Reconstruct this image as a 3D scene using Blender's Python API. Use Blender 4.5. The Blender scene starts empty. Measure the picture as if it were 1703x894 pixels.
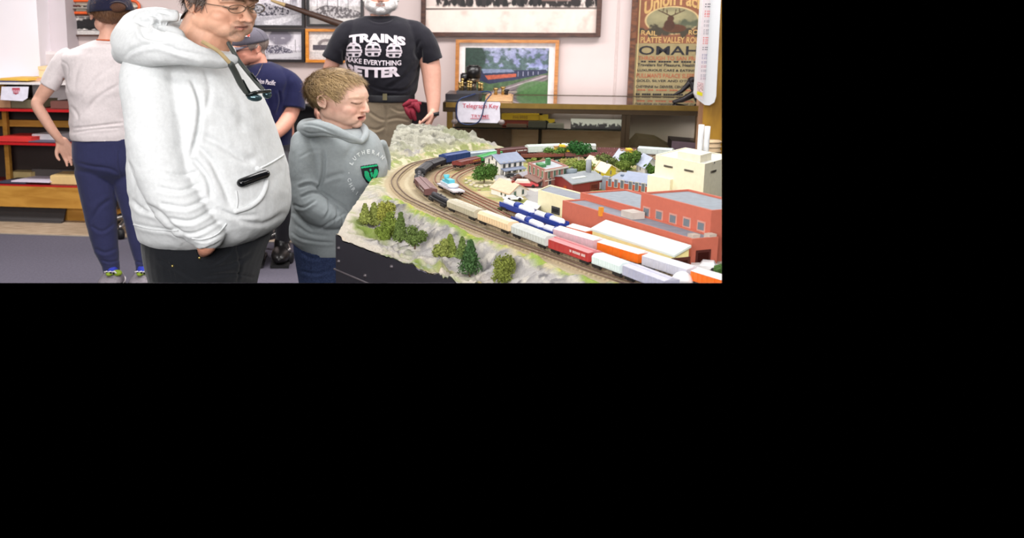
import bpy, bmesh, math, random
import numpy as np
from mathutils import Vector, Matrix
from mathutils.bvhtree import BVHTree
R = math.radians
random.seed(7); rng = np.random.default_rng(7)
SC = bpy.context.scene; COL = SC.collection
# ---------------------------------------------------------------- camera (1703x894 frame)
F = 1900.0; P = R(13.2); CZ = 1.62; CX, CY = 600.0, 447.0
cp, sp = math.cos(P), math.sin(P)
def ray(px, py):
    x = (px-CX)/F; y = (CY-py)/F
    return np.array([x, cp+y*sp, -sp+y*cp])
EYE = np.array([0, 0, CZ])
def atY(px, py, Y):
    d = ray(px, py); return EYE+d*(Y/d[1])
def atZ(px, py, z):
    d = ray(px, py); return EYE+d*((z-CZ)/d[2])
def proj(V):
    V = np.asarray(V, float); w = V[..., 1]*cp-(V[..., 2]-CZ)*sp
    return np.stack([CX+F*V[..., 0]/w, CY-F*(V[..., 1]*sp+(V[..., 2]-CZ)*cp)/w], -1), w
def pxs(Y, z=1.2):
    "metres per pixel at this distance"
    return (Y*cp-(z-CZ)*sp)/F
cam = bpy.data.cameras.new('camera'); co = bpy.data.objects.new('camera', cam); COL.objects.link(co)
co.location = (0, 0, CZ); co.rotation_euler = (R(90)-P, 0, 0)
cam.sensor_fit = 'HORIZONTAL'; cam.sensor_width = 36; cam.lens = F/1703*36; cam.shift_x = (851.5-CX)/1703
cam.clip_start = .1; cam.clip_end = 60
cam.dof.use_dof = True; cam.dof.focus_distance = 4.4; cam.dof.aperture_fstop = 5.0
SC.camera = co
# limits of the modelled piece of the room (plane normal pointing outwards, through the camera station)
def edge_plane(pa, pb, inside):
    n = np.cross(ray(*pa), ray(*pb)); n /= np.linalg.norm(n)
    if n @ ray(*inside) > 0: n = -n
    return n
LIMITS = [edge_plane((0, 470.3), (1200, 470.3), (600, 200)), edge_plane((1200.3, 0), (1200.3, 470), (600, 200))]
# ---------------------------------------------------------------- materials
def lin(c):
    c = np.asarray(c, float)/255.0
    return tuple(np.where(c <= .04045, c/12.92, ((c+.055)/1.055)**2.4))
def hsh(*a): return abs(hash(a))
MATS = {}
def M(name, rgb, rough=.6, var=.08, scale=30, bump=0., metal=0., spec=.4, sheen=0, alpha=1, trans=0, attr=None, bscale=None, stretch=None, coat=0):
    if name in MATS: return MATS[name]
    m = bpy.data.materials.new(name); m.use_nodes = True; nt = m.node_tree; N = nt.nodes; L = nt.links
    b = N['Principled BSDF']; MATS[name] = m
    b.inputs['Roughness'].default_value = rough; b.inputs['Metallic'].default_value = metal
    b.inputs['Specular IOR Level'].default_value = spec
    b.inputs['Coat Weight'].default_value = coat
    b.inputs['Transmission Weight'].default_value = trans
    b.inputs['Alpha'].default_value = alpha
    if sheen: b.inputs['Sheen Weight'].default_value = sheen
    tc = N.new('ShaderNodeTexCoord'); mp = N.new('ShaderNodeMapping'); L.new(tc.outputs['Object'], mp.inputs[0])
    if stretch: mp.inputs['Scale'].default_value = stretch
    nz = N.new('ShaderNodeTexNoise'); nz.inputs['Scale'].default_value = scale; nz.inputs['Detail'].default_value = 5
    L.new(mp.outputs[0], nz.inputs['Vector'])
    mx = N.new('ShaderNodeMix'); mx.data_type = 'RGBA'; mx.blend_type = 'MULTIPLY'; mx.inputs[0].default_value = 1
    rp = N.new('ShaderNodeValToRGB'); rp.color_ramp.elements[0].position = .3; rp.color_ramp.elements[1].position = .7
    k = 1-2*var; rp.color_ramp.elements[0].color = (k, k, k, 1); rp.color_ramp.elements[1].color = (1, 1, 1, 1)
    L.new(nz.outputs[0], rp.inputs[0]); L.new(rp.outputs[0], mx.inputs[7])
    if attr:
        at = N.new('ShaderNodeAttribute'); at.attribute_name = attr; L.new(at.outputs['Color'], mx.inputs[6])
    else:
        mx.inputs[6].default_value = (*lin(rgb), 1)
    L.new(mx.outputs[2], b.inputs['Base Color'])
    if bump:
        bp = N.new('ShaderNodeBump'); bp.inputs['Strength'].default_value = bump; bp.inputs['Distance'].default_value = .004
        n2 = N.new('ShaderNodeTexNoise'); n2.inputs['Scale'].default_value = bscale or scale*3; n2.inputs['Detail'].default_value = 4
        L.new(mp.outputs[0], n2.inputs['Vector'])
        L.new(n2.outputs[0], bp.inputs['Height']); L.new(bp.outputs[0], b.inputs['Normal'])
    return m
def wood(name, a, b_, scale=4, rough=.45, axis=(1, 12, 12)):
    if name in MATS: return MATS[name]
    m = M(name, a, rough, 0, scale); nt = m.node_tree; N = nt.nodes; L = nt.links
    tc = N.new('ShaderNodeTexCoord'); mp = N.new('ShaderNodeMapping'); mp.inputs['Scale'].default_value = axis
    L.new(tc.outputs['Object'], mp.inputs[0])
    nz = N.new('ShaderNodeTexNoise'); nz.inputs['Scale'].default_value = scale; nz.inputs['Detail'].default_value = 6; nz.inputs['Distortion'].default_value = .6
    L.new(mp.outputs[0], nz.inputs['Vector'])
    rp = N.new('ShaderNodeValToRGB'); e = rp.color_ramp.elements; e[0].position = .35; e[1].position = .65
    e[0].color = (*lin(a), 1); e[1].color = (*lin(b_), 1)
    L.new(nz.outputs[0], rp.inputs[0]); L.new(rp.outputs[0], N['Principled BSDF'].inputs['Base Color'])
    return m
def glass(name, tint=(235, 245, 240), a=.12, rough=.03):
    if name in MATS: return MATS[name]
    m = bpy.data.materials.new(name); m.use_nodes = True; MATS[name] = m; nt = m.node_tree; N = nt.nodes; L = nt.links
    N.remove(N['Principled BSDF']); out = N['Material Output']
    t = N.new('ShaderNodeBsdfTransparent'); t.inputs[0].default_value = (*lin(tint), 1)
    g = N.new('ShaderNodeBsdfGlossy'); g.inputs['Roughness'].default_value = rough
    fr = N.new('ShaderNodeFresnel'); fr.inputs[0].default_value = 1.5
    ma = N.new('ShaderNodeMath'); ma.operation = 'ADD'; ma.inputs[1].default_value = a; L.new(fr.outputs[0], ma.inputs[0])
    mx = N.new('ShaderNodeMixShader'); mx.inputs[0].default_value = .03
    if a >= 0: L.new(ma.outputs[0], mx.inputs[0])
    L.new(t.outputs[0], mx.inputs[1]); L.new(g.outputs[0], mx.inputs[2])
    L.new(mx.outputs[0], out.inputs[0]); return m
PAINT = lambda: M('painted_print', (255, 255, 255), .45, .02, 40, attr='Col', spec=.3)
# ---------------------------------------------------------------- numpy noise
def vnoise(Pn, s=1.0, seed=0):
    q = np.asarray(Pn, float)*s; i = np.floor(q).astype(np.int64); f = q-i; f = f*f*(3-2*f)
    def h(ix, iy, iz):
        n = (ix*374761393+iy*668265263+iz*2147483647+seed*144665) & 0x7fffffff
        n = ((n ^ (n >> 13))*1274126177) & 0x7fffffff
        n = n ^ (n >> 16)
        return (n & 0xffff)/65535.0
    r = 0
    for a in (0, 1):
        for b in (0, 1):
            for c in (0, 1):
                w = (f[..., 0] if a else 1-f[..., 0])*(f[..., 1] if b else 1-f[..., 1])*(f[..., 2] if c else 1-f[..., 2])
                r = r+w*h(i[..., 0]+a, i[..., 1]+b, i[..., 2]+c)
    return r
def fbm(Pn, s=1., o=4, seed=0):
    r = 0; a = .5; t = 0
    for k in range(o): r = r+a*vnoise(Pn, s*2**k, seed+k); t += a; a *= .5
    return r/t
def noise2(X, Y, s, o=4, seed=0): return fbm(np.stack([X, Y, np.zeros_like(X)], -1), s, o, seed)
# ---------------------------------------------------------------- mesh builder
def rotm(rx=0, ry=0, rz=0):
    return np.array(Matrix.Rotation(rz, 3, 'Z') @ Matrix.Rotation(ry, 3, 'Y') @ Matrix.Rotation(rx, 3, 'X'))
class MB:
    def __init__(s): s.v = []; s.f = []; s.m = []; s.n = 0; s.c = []; s.sm = []
    def add(s, V, Fc, mi=0, col=None, smooth=False, T=None):
        V = np.asarray(V, float).reshape(-1, 3)
        if T is not None: V = T(V)
        for f in Fc: s.f.append([i+s.n for i in f]); s.m.append(mi); s.sm.append(smooth)
        s.v.append(V); s.n += len(V)
        c = np.ones((len(V), 3)) if col is None else np.broadcast_to(np.asarray(col, float), (len(V), 3))
        s.c.append(c); return s
    def box(s, c, h, rot=None, mi=0, col=None, T=None):
        V = np.array([[x, y, z] for z in (-1, 1) for y in (-1, 1) for x in (-1, 1)], float)*np.asarray(h)
        if rot is not None: V = V @ np.asarray(rot).T
        return s.add(V+np.asarray(c), [[0, 2, 3, 1], [4, 5, 7, 6], [0, 1, 5, 4], [2, 6, 7, 3], [0, 4, 6, 2], [1, 3, 7, 5]], mi, col, T=T)
    def bx(s, x0, x1, y0, y1, z0, z1, mi=0, T=None, col=None):
        return s.box(((x0+x1)/2, (y0+y1)/2, (z0+z1)/2), (abs(x1-x0)/2, abs(y1-y0)/2, abs(z1-z0)/2), None, mi, col, T)
    def hexa(s, bot, top, mi=0):
        V = list(bot)+list(top)
        return s.add(V, [[3, 2, 1, 0], [4, 5, 6, 7], [0, 1, 5, 4], [1, 2, 6, 5], [2, 3, 7, 6], [3, 0, 4, 7]], mi)
    def prism(s, poly, d, mi=0, T=None):
        "extrude a closed polygon of 3D points by vector d"
        poly = np.asarray(poly, float); n = len(poly); V = np.vstack([poly, poly+np.asarray(d, float)])
        return s.add(V, [list(range(n))[::-1], list(range(n, 2*n))]+[[i, (i+1) % n, (i+1) % n+n, i+n] for i in range(n)], mi, T=T)
    def ell(s, c, r, rot=None, seg=20, ring=12, mi=0, T=None, col=None):
        V = []
        for i in range(1, ring):
            t = math.pi*i/ring
            for j in range(seg):
                a = 2*math.pi*j/seg; V.append((math.sin(t)*math.cos(a), math.sin(t)*math.sin(a), math.cos(t)))
        V += [(0, 0, 1), (0, 0, -1)]; V = np.array(V)*np.asarray(r if np.ndim(r) else (r, r, r), float)
        if rot is not None: V = V @ np.asarray(rot).T
        Fc = []
        for i in range(ring-2):
            for j in range(seg):
                a, b = i*seg+j, i*seg+(j+1) % seg; Fc.append([a, a+seg, b+seg, b])
        t, bt = (ring-1)*seg, (ring-1)*seg+1
        for j in range(seg):
            Fc.append([t, j, (j+1) % seg]); k = (ring-2)*seg; Fc.append([bt, k+(j+1) % seg, k+j])
        return s.add(V+np.asarray(c, float), Fc, mi, col, True, T)
    def tube(s, pts, rad, seg=12, caps='round', mi=0, T=None, col=None, flat=1., smooth=True, closed=False):
        pts = np.asarray(pts, float); n = len(pts); rad = np.broadcast_to(np.asarray(rad, float), (n,))
        tg = np.gradient(pts, axis=0)
        if closed: tg = np.roll(pts, -1, 0)-np.roll(pts, 1, 0)
        tg /= np.linalg.norm(tg, axis=1)[:, None]+1e-12
        rings = []; rr = []
        u = np.cross(tg[0], (0, 0, 1.)); u = u if np.linalg.norm(u) > .1 else np.cross(tg[0], (0, 1., 0)); u /= np.linalg.norm(u)
        Us = []
        for i in range(n):
            u = u-tg[i]*(u@tg[i]); u /= np.linalg.norm(u)+1e-12; Us.append(u.copy())
        idx = []
        if caps == 'round' and not closed:
            for k in (1, 2, 3): t = k*math.pi/8; idx.append((0, -math.cos(t), math.sin(t)))
        for i in range(n): idx.append((i, 0, 1))
        if caps == 'round' and not closed:
            for k in (3, 2, 1): t = k*math.pi/8; idx.append((n-1, math.cos(t), math.sin(t)))
        V = []
        for i, off, sc in idx:
            w = np.cross(tg[i], Us[i]); c = pts[i]+tg[i]*off*rad[i]
            for j in range(seg):
                a = 2*math.pi*j/seg; V.append(c+(Us[i]*math.cos(a)+w*math.sin(a)*flat)*rad[i]*sc)
        m = len(idx); Fc = []
        for i in range(m if closed else m-1):
            for j in range(seg):
                a, b = i*seg+j, i*seg+(j+1) % seg; a2, b2 = ((i+1) % m)*seg+j, ((i+1) % m)*seg+(j+1) % seg
                Fc.append([a, a2, b2, b])
        if not closed: Fc.append(list(range(seg))); Fc.append([(m-1)*seg+j for j in range(seg)][::-1])
        return s.add(V, Fc, mi, col, smooth, T)
    def cyl(s, a, b, r, r2=None, seg=16, mi=0, T=None, smooth=True):
        return s.tube([a, b], [r, r if r2 is None else r2], seg, 'flat', mi, T, smooth=smooth)
    def loft(s, rings, mi=0, T=None, smooth=True, col=None):
        "rings: list of (n,3) arrays, closed cross-sections"
        n = len(rings[0]); V = np.vstack(rings); m = len(rings); Fc = []
        for i in range(m-1):
            for j in range(n):
                a, b = i*n+j, i*n+(j+1) % n; Fc.append([a, b, b+n, a+n])
        Fc.append(list(range(n))[::-1]); Fc.append([(m-1)*n+j for j in range(n)])
        return s.add(V, Fc, mi, col, smooth, T)
    def grid(s, Pm, mi=0, col=None, smooth=True, closed=False):
        "Pm (a,b,3)"
        a, b = Pm.shape[:2]; idx = np.arange(a*b).reshape(a, b)
        q = np.stack([idx[:-1, :-1], idx[1:, :-1], idx[1:, 1:], idx[:-1, 1:]], -1).reshape(-1, 4)
        return s.add(Pm.reshape(-1, 3), q.tolist(), mi, None if col is None else col.reshape(-1, 3), smooth)
    def arrays(s): return np.vstack(s.v), s.f, np.vstack(s.c)
def catmull(pts, n=8, closed=False):
    p = np.asarray(pts, float); N = len(p); out = []
    for i in range(N if closed else N-1):
        if closed: a, b, c, d = p[(i-1) % N], p[i], p[(i+1) % N], p[(i+2) % N]
        else: a, b, c, d = p[max(i-1, 0)], p[i], p[i+1], p[min(i+2, N-1)]
        for k in range(n):
            t = k/n; out.append(.5*((2*b)+(-a+c)*t+(2*a-5*b+4*c-d)*t*t+(-a+3*b-3*c+d)*t**3))
    if not closed: out.append(p[-1])
    return np.array(out)
def mk_mesh(name, mb, mats, cap=True):
    V, Fc, Cc = mb.arrays()
    me = bpy.data.meshes.new(name); me.from_pydata(V.tolist(), [], Fc)
    for m in (mats if isinstance(mats, (list, tuple)) else [mats]): me.materials.append(m)
    me.polygons.foreach_set('material_index', mb.m); me.polygons.foreach_set('use_smooth', mb.sm)
    ca = me.color_attributes.new('Col', 'FLOAT_COLOR', 'POINT'); ca.data.foreach_set('color', np.hstack([Cc, np.ones((len(Cc), 1))]).ravel())
    for n in LIMITS:
        d = (np.array([v.co for v in me.vertices])-EYE) @ n if len(me.vertices) else np.array([-1])
        if d.max() > 1e-4:
            bm = bmesh.new(); bm.from_mesh(me)
            r = bmesh.ops.bisect_plane(bm, geom=bm.verts[:]+bm.edges[:]+bm.faces[:], dist=1e-5, plane_co=Vector(EYE), plane_no=Vector(n), clear_outer=True)
            if cap:
                ed = [g for g in r['geom_cut'] if isinstance(g, bmesh.types.BMEdge) and g.is_boundary]
                if ed: bmesh.ops.holes_fill(bm, edges=ed, sides=0)
            bm.to_mesh(me); bm.free()
    me.update(); return me
ALLN = {}
def link(name, me):
    o = bpy.data.objects.new(name, me); COL.objects.link(o); return o
def bbox(me):
    a = np.empty(len(me.vertices)*3); me.vertices.foreach_get('co', a); a = a.reshape(-1, 3); return a.min(0), a.max(0)
class Thing:
    def __init__(s, name, label, cat, group=None): s.name = name; s.label = label; s.cat = cat; s.group = group; s.parts = []
    def part(s, name, mb, mat, parent=None, label=None, cap=True, kind=None):
        me = mk_mesh(name, mb, mat, cap)
        if not len(me.vertices): bpy.data.meshes.remove(me); return None
        s.parts.append([name, me, parent, label, None, None, kind]); return len(s.parts)-1
    def done(s):
        if not s.parts: return None
        bb = [bbox(p[1]) for p in s.parts]; lo = np.min([b[0] for b in bb], 0); hi = np.max([b[1] for b in bb], 0)
        base = np.array([(lo[0]+hi[0])/2, (lo[1]+hi[1])/2, lo[2]])
        r = bpy.data.objects.new(s.name, None); COL.objects.link(r); r.location = base; r.empty_display_size = .05
        tagp(r, s.label, s.cat, s.group)
        for p, (l, h) in zip(s.parts, bb):
            c = (l+h)/2; c[2] = l[2]; p[1].transform(Matrix.Translation(Vector(-c)))
            o = link(p[0], p[1]); p[4] = o; p[5] = c
            par = r if p[2] is None else s.parts[p[2]][4]; pc = base if p[2] is None else s.parts[p[2]][5]
            o.parent = par; o.location = c-pc
            if p[3]: o['label'] = p[3]
            if p[6]: o['kind'] = p[6]
        return r
def tagp(o, label, cat, group=None, kind=None):
    if label: o['label'] = label
    if cat: o['category'] = cat
    if group: o['group'] = group
    if kind: o['kind'] = kind
def solo(name, mb, mat, label, cat, group=None, kind=None, cap=True):
    me = mk_mesh(name, mb, mat, cap)
    if not len(me.vertices): return None
    l, h = bbox(me); c = (l+h)/2; c[2] = l[2]; me.transform(Matrix.Translation(Vector(-c)))
    o = link(name, me); o.location = c; tagp(o, label, cat, group, kind); return o
def struct(name, mb, mat, label=None):
    o = solo(name, mb, mat, label, None, None, 'structure', False); return o
# ---------------------------------------------------------------- text
def text2d(s, w, h, bold=0.0, shear=0., space=1., split=0):
    cu = bpy.data.curves.new('t', 'FONT'); cu.body = s; cu.offset = bold; cu.shear = shear; cu.space_character = space; cu.resolution_u = 3
    o = bpy.data.objects.new('t', cu); COL.objects.link(o); bpy.context.view_layer.update()
    me = bpy.data.meshes.new_from_object(o.evaluated_get(bpy.context.evaluated_depsgraph_get()))
    bm = bmesh.new(); bm.from_mesh(me); bmesh.ops.triangulate(bm, faces=bm.faces[:])
    xs = [v.co.x for v in bm.verts]; ys = [v.co.y for v in bm.verts]
    x0, x1, y0, y1 = min(xs), max(xs), min(ys), max(ys)
    for v in bm.verts: v.co.x = (v.co.x-x0)/(x1-x0)*w; v.co.y = (v.co.y-y0)/(y1-y0)*h; v.co.z = 0
    if split:
        for k in range(1, int(w/split)+1):
            bmesh.ops.bisect_plane(bm, geom=bm.verts[:]+bm.edges[:]+bm.faces[:], plane_co=(k*split, 0, 0), plane_no=(1, 0, 0))
        for k in range(1, int(h/split)+1):
            bmesh.ops.bisect_plane(bm, geom=bm.verts[:]+bm.edges[:]+bm.faces[:], plane_co=(0, k*split, 0), plane_no=(0, 1, 0))
    V = np.array([v.co[:2] for v in bm.verts]); bm.verts.index_update(); Fc = [[v.index for v in f.verts] for f in bm.faces]
    bm.free(); bpy.data.objects.remove(o); bpy.data.curves.remove(cu); bpy.data.meshes.remove(me)
    return V, Fc
# ================================================================ ROOM
WA = np.array([-2.86, 9.3]); WB = np.array([2.573, 8.37])
U = (WB-WA)/np.linalg.norm(WB-WA); NN = np.array([U[1], -U[0]])      # NN points to the camera side
if NN[1] > 0: NN = -NN
def Wp(px, py, d=0.):
    r = ray(px, py); o = WA+NN*d
    t = ((o-EYE[:2])@NN)/(r[:2]@NN); q = EYE+r*t
    return (q[:2]-WA)@U, q[2]
def TW(V):
    V = np.asarray(V, float); o = np.empty_like(V); xy = WA+V[:, :1]*U+V[:, 1:2]*NN
    o[:, :2] = xy; o[:, 2] = V[:, 2]; return o      # (u, d, z) -> world
def quad_frame(mb, o, i, d0, d1, mi=0):
    "ring between outer and inner rectangles (u0,u1,z0,z1)"
    a, b, c, e = o; p, q, r, s = i
    mb.bx(a, b, d0, d1, c, r, mi, TW); mb.bx(a, b, d0, d1, s, e, mi, TW)
    mb.bx(a, p, d0, d1, r, s, mi, TW); mb.bx(q, b, d0, d1, r, s, mi, TW)
# floor / carpet
m_carpet = M('carpet_grey_violet', (98, 94, 106), .95, .1, 60, bump=.5, spec=.1)
m_vinyl = wood('pale_vinyl_plank', (150, 128, 106), (196, 176, 152), 5, .5, (2, 14, 2))
m_wall = M('pinkish_wall_paint', (203, 187, 184), .8, .02, 4, spec=.2)
m_white = M('white_paint', (235, 228, 232), .6, .02, 3)
f = MB(); L0 = atZ(0, 389, 0); L1 = atZ(460, 403, 0); dr = (L1-L0)/np.linalg.norm(L1-L0)
a = L0-dr*.6; b = L0+dr*7
f.add([a, b, (b[0], 2.4, 0), (a[0]-.2, 2.4, 0)], [[0, 3, 2, 1]]); struct('floor', f, m_carpet)
f = MB(); nb = np.array([-dr[1], dr[0], 0])
f.add([a, b, b+nb*3, a+nb*3], [[0, 1, 2, 3]]); struct('floor', f, m_vinyl)
f = MB(); f.tube([a+np.array([0, 0, .002]), b+np.array([0, 0, .002])], .006, 6); struct('trim_1', f, M('metal_strip', (150, 140, 130), .4))
# back wall, pilaster, wooden partition on the right
w = MB(); w.bx(-.8, 6.6, -.12, 0, 0, 1.78, 0, TW); struct('wall_back', w, m_wall)
w = MB(); u1, _ = Wp(56, 0, .42); u2, _ = Wp(73, 130, .1)
w.bx(-.8, u1+.02, 0, .42, 0, 1.8, 0, TW); struct('wall_left', w, m_white)
w = MB(); w.bx(u1+.02, u1+.16, 0, .22, 0, 1.8, 0, TW)
struct('trim_2', w, M('pilaster_side_grey', (196, 186, 190), .6, .03, 5))  # side face of the pilaster, a darker grey than its white front
w = MB(); w.bx(u1+.02, 6.6, 0, .02, 0, .1, 0, TW); struct('baseboard_back', w, M('brown_base', (110, 88, 74), .6))
for k, pxx in enumerate((330, 1025)):
    w = MB(); uu, _ = Wp(pxx, 60, 0); w.bx(uu, uu+.012, 0, .006, 0, 1.78, 0, TW); struct('trim_%d' % (3+k), w, M('wall_joint', (196, 178, 174), .7))
m_ochre = wood('ochre_stained_plywood', (150, 108, 28), (184, 138, 40), 2.5, .5, (5, 5, 1.2))
m_tanpost = wood('tan_wood_post', (150, 112, 82), (178, 138, 104), 3, .55, (6, 6, 1))
uR, _ = Wp(1176, 100, .95); uP, _ = Wp(1161, 200, .90)
w = MB(); w.bx(uR, uR+1.2, .74, .95, 0, 1.8, 0, TW); struct('wall_right', w, m_ochre)
w = MB(); w.bx(uP, uR, .74, .92, 0, 1.8, 0, TW); struct('trim_5', w, m_tanpost)
# ---------------------------------------------------------------- painted pictures
class Canvas:
    def __init__(s, w, h, c): s.w = w; s.h = h; s.a = np.ones((h, w, 3))*np.array(lin(c)); s.y, s.x = np.mgrid[0:h, 0:w]/np.array([h-1, w-1]).reshape(2, 1, 1)
    def put(s, m, c, k=1.): m = np.clip(m, 0, 1)[..., None]*k; s.a = s.a*(1-m)+m*np.array(lin(c)); return s
    def ell(s, cx, cy, rx, ry, c, k=1., soft=.15):
        d = np.hypot((s.x-cx)/rx, (s.y-cy)/ry); return s.put((1-d)/soft, c, k)
    def rect(s, x0, x1, y0, y1, c, k=1.): return s.put(((s.x >= x0) & (s.x <= x1) & (s.y >= y0) & (s.y <= y1)).astype(float), c, k)
    def poly(s, pts, c, k=1.):
        ins = np.zeros(s.x.shape, bool); n = len(pts); j = n-1
        for i in range(n):
            (xi, yi), (xj, yj) = pts[i], pts[j]
            ins ^= ((yi > s.y) != (yj > s.y)) & (s.x < (xj-xi)*(s.y-yi)/(yj-yi+1e-12)+xi); j = i
        return s.put(ins.astype(float), c, k)
    def line(s, x0, y0, x1, y1, wd, c, k=1.):
        ax = s.w/s.h; dx, dy = (x1-x0)*ax, y1-y0; L2 = dx*dx+dy*dy
        t = np.clip(((s.x-x0)*ax*dx+(s.y-y0)*dy)/L2, 0, 1); d = np.hypot((s.x-x0)*ax-t*dx, s.y-y0-t*dy)
        return s.put((wd-d)/wd*2, c, k)
    def mottle(s, sc, amt, seed=0, mask=None):
        n = (noise2(s.x*s.w/s.h, s.y, sc, 4, seed)-.5)*2*amt; n = n if mask is None else n*mask
        s.a = np.clip(s.a*(1+n[..., None]), 0, 1); return s
def canvas_mb(c, pa, pb, pc, pd):
    "grid between 4 corners: top-left, top-right, bottom-right, bottom-left (world)"
    pa, pb, pc, pd = map(np.asarray, (pa, pb, pc, pd)); X = c.x[..., None]; Y = c.y[..., None]
    G = (pa*(1-X)+pb*X)*(1-Y)+(pd*(1-X)+pc*X)*Y
    return MB().grid(G, col=c.a, smooth=False)
def wpt(u, d, z): return TW(np.array([[u, d, z]]))[0]
def framed(name, label, px0, px1, py0, py1, fw, mat, canvas, d=.05, matw=0, group='framed train pictures on the back wall', dx=0, cat='picture'):
    pm = (px0+px1)/2, (py0+py1)/2
    u0, _ = Wp(px0, pm[1], d); u1_, _ = Wp(px1, pm[1], d); _, z1 = Wp(pm[0], py0, d); _, z0 = Wp(pm[0], py1, d)
    k = (u1_-u0)/(px1-px0); fwu = fw*k
    T = Thing(name, label, cat, group); m = MB()
    quad_frame(m, (u0, u1_, z0, z1), (u0+fwu, u1_-fwu, z0+fwu*.85, z1-fwu*.85), .004, d)
    T.part('frame', m, mat)
    m = MB(); m.bx(u0+fwu*.5, u1_-fwu*.5, .003, .02, z0+fwu*.4, z1-fwu*.4, 0, TW); T.part('backing_board', m, M('mat_board', (236, 228, 226), .8))
    a = fwu+matw*k; b = fwu*.85+matw*k*.85
    c = canvas_mb(canvas, wpt(u0+a, .023, z1-b), wpt(u1_-a, .023, z1-b), wpt(u1_-a, .023, z0+b), wpt(u0+a, .023, z0+b))
    T.part('print', c, PAINT())
    return T, (u0, u1_, z0, z1, fwu)
m_blackframe = M('black_frame', (32, 28, 30), .35); m_orangeframe = wood('orange_oak_frame', (188, 112, 30), (222, 146, 52), 6, .4)
m_brownframe = wood('dark_walnut_frame', (52, 30, 24), (84, 52, 40), 6, .4); m_oak = wood('oak_frame', (156, 98, 48), (190, 128, 68), 6, .4)
# locomotive print, upper left
c = Canvas(150, 60, (226, 218, 212)); c.rect(.0, 1, .72, 1, (196, 190, 186)); n = noise2(c.x*5, c.y*2, 3.5, 4, 3)
c.put(((.62-np.hypot((c.x-.56)/.8, (c.y-.45)/.62))*6+n*3-1.6), (34, 32, 34)); c.mottle(22, .35, 5)
for k in range(9): c.ell(.2+.07*k, .66, .028, .07, (20, 20, 22), .9)
for k in range(6): c.ell(.25+.1*k, .1, .05, .06, (60, 58, 60), .7)
c.line(.05, .78, .97, .76, .015, (70, 66, 66)); framed('framed_print', 'dark framed black and white steam locomotive print beside the navy cap', 90, 216, 24, 60, 2.6, m_brownframe, c)[0].done()
# freight train landscape
c = Canvas(140, 90, (222, 216, 222)); c.mottle(3, .12, 1)
c.put((noise2(c.x*3, c.y*2, 2, 4, 8)-.38)*5*(1-c.y*1.2)*np.clip(c.x*4-.4, 0, 1)*(c.x < .9), (120, 116, 128), .9); c.rect(0, 1, .62, 1, (176, 172, 178)); c.poly([(0, .5), (.25, .45), (.72, .62), (.72, .74), (0, .78)], (64, 60, 72)); c.put((noise2(c.x*4, c.y*3, 9, 4, 88)-.45)*9*(c.y > .42)*(c.y < .8)*(c.x < .75), (206, 200, 206), .7)
c.poly([(.2, .9), (1, .7), (1, .78), (.5, 1), (.2, 1)], (212, 208, 212)); c.mottle(26, .35, 4); c.line(.6, .3, .6, .68, .012, (60, 56, 60)); c.line(.75, .35, .75, .66, .01, (80, 76, 80))
framed('framed_photograph', 'black framed grey photograph of a smoking train, half hidden by the olive cap brim', 417, 506, -30, 46, 4.5, m_blackframe, c)[0].done()
c = Canvas(140, 90, (212, 206, 208)); c.rect(0, 1, .55, 1, (186, 180, 178)); c.poly([(0, .7), (.3, .52), (.7, .58), (1, .7), (1, .86), (0, .85)], (96, 90, 92)); c.mottle(20, .5, 6); c.put((noise2(c.x*4, c.y*3, 9, 4, 89)-.5)*9*(c.y > .5), (206, 200, 200), .7)
for k in range(4): c.line(.15+.2*k, .25+.04*k, .15+.2*k, .7, .01, (70, 66, 66))
c.rect(0, 1, .86, 1, (206, 200, 196)); framed('framed_photograph', 'black framed grey photograph of a low hill and poles above the orange frame', 509, 604, -30, 44, 4.5, m_blackframe, c)[0].done()
c = Canvas(150, 90, (218, 212, 218)); c.put((noise2(c.x*3, c.y*2, 2.2, 4, 18)-.3)*6*np.clip(1-np.hypot((c.x-.55)/.3, (c.y-.12)/.45), 0, 1)*2, (126, 120, 132))
c.rect(0, 1, .68, 1, (182, 176, 182)); c.poly([(.25, .5), (.55, .5), (.8, .68), (.8, .78), (.25, .8)], (70, 66, 84)); c.put((noise2(c.x*5, c.y*3, 10, 4, 90)-.48)*9*(c.y > .48)*(c.y < .8), (210, 204, 212), .7); c.mottle(24, .35, 14, c.y > .45); c.poly([(.3, .85), (1, .74), (1, .9), (.3, .98)], (206, 202, 206))
c.line(.86, .3, .86, .72, .012, (70, 66, 70)); c.line(.5, .25, .5, .6, .008, (120, 116, 120))
framed('framed_photograph', 'black framed grey photograph of a smoking train directly above the seated man in navy', 416, 506, 48, 103, 4.8, m_blackframe, c)[0].done()
c = Canvas(100, 80, (214, 206, 202)); c.ell(.55, .45, .32, .22, (130, 120, 120)); c.ell(.55, .5, .22, .16, (190, 182, 178)); c.rect(.1, 1, .48, .66, (80, 74, 82)); c.rect(0, 1, .74, 1, (196, 190, 188)); c.mottle(22, .3, 9)
framed('framed_photograph', 'orange wood framed station photograph left of the black shirt', 508, 572, 48, 104, 5, m_orangeframe, c, matw=1)[0].done()
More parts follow.
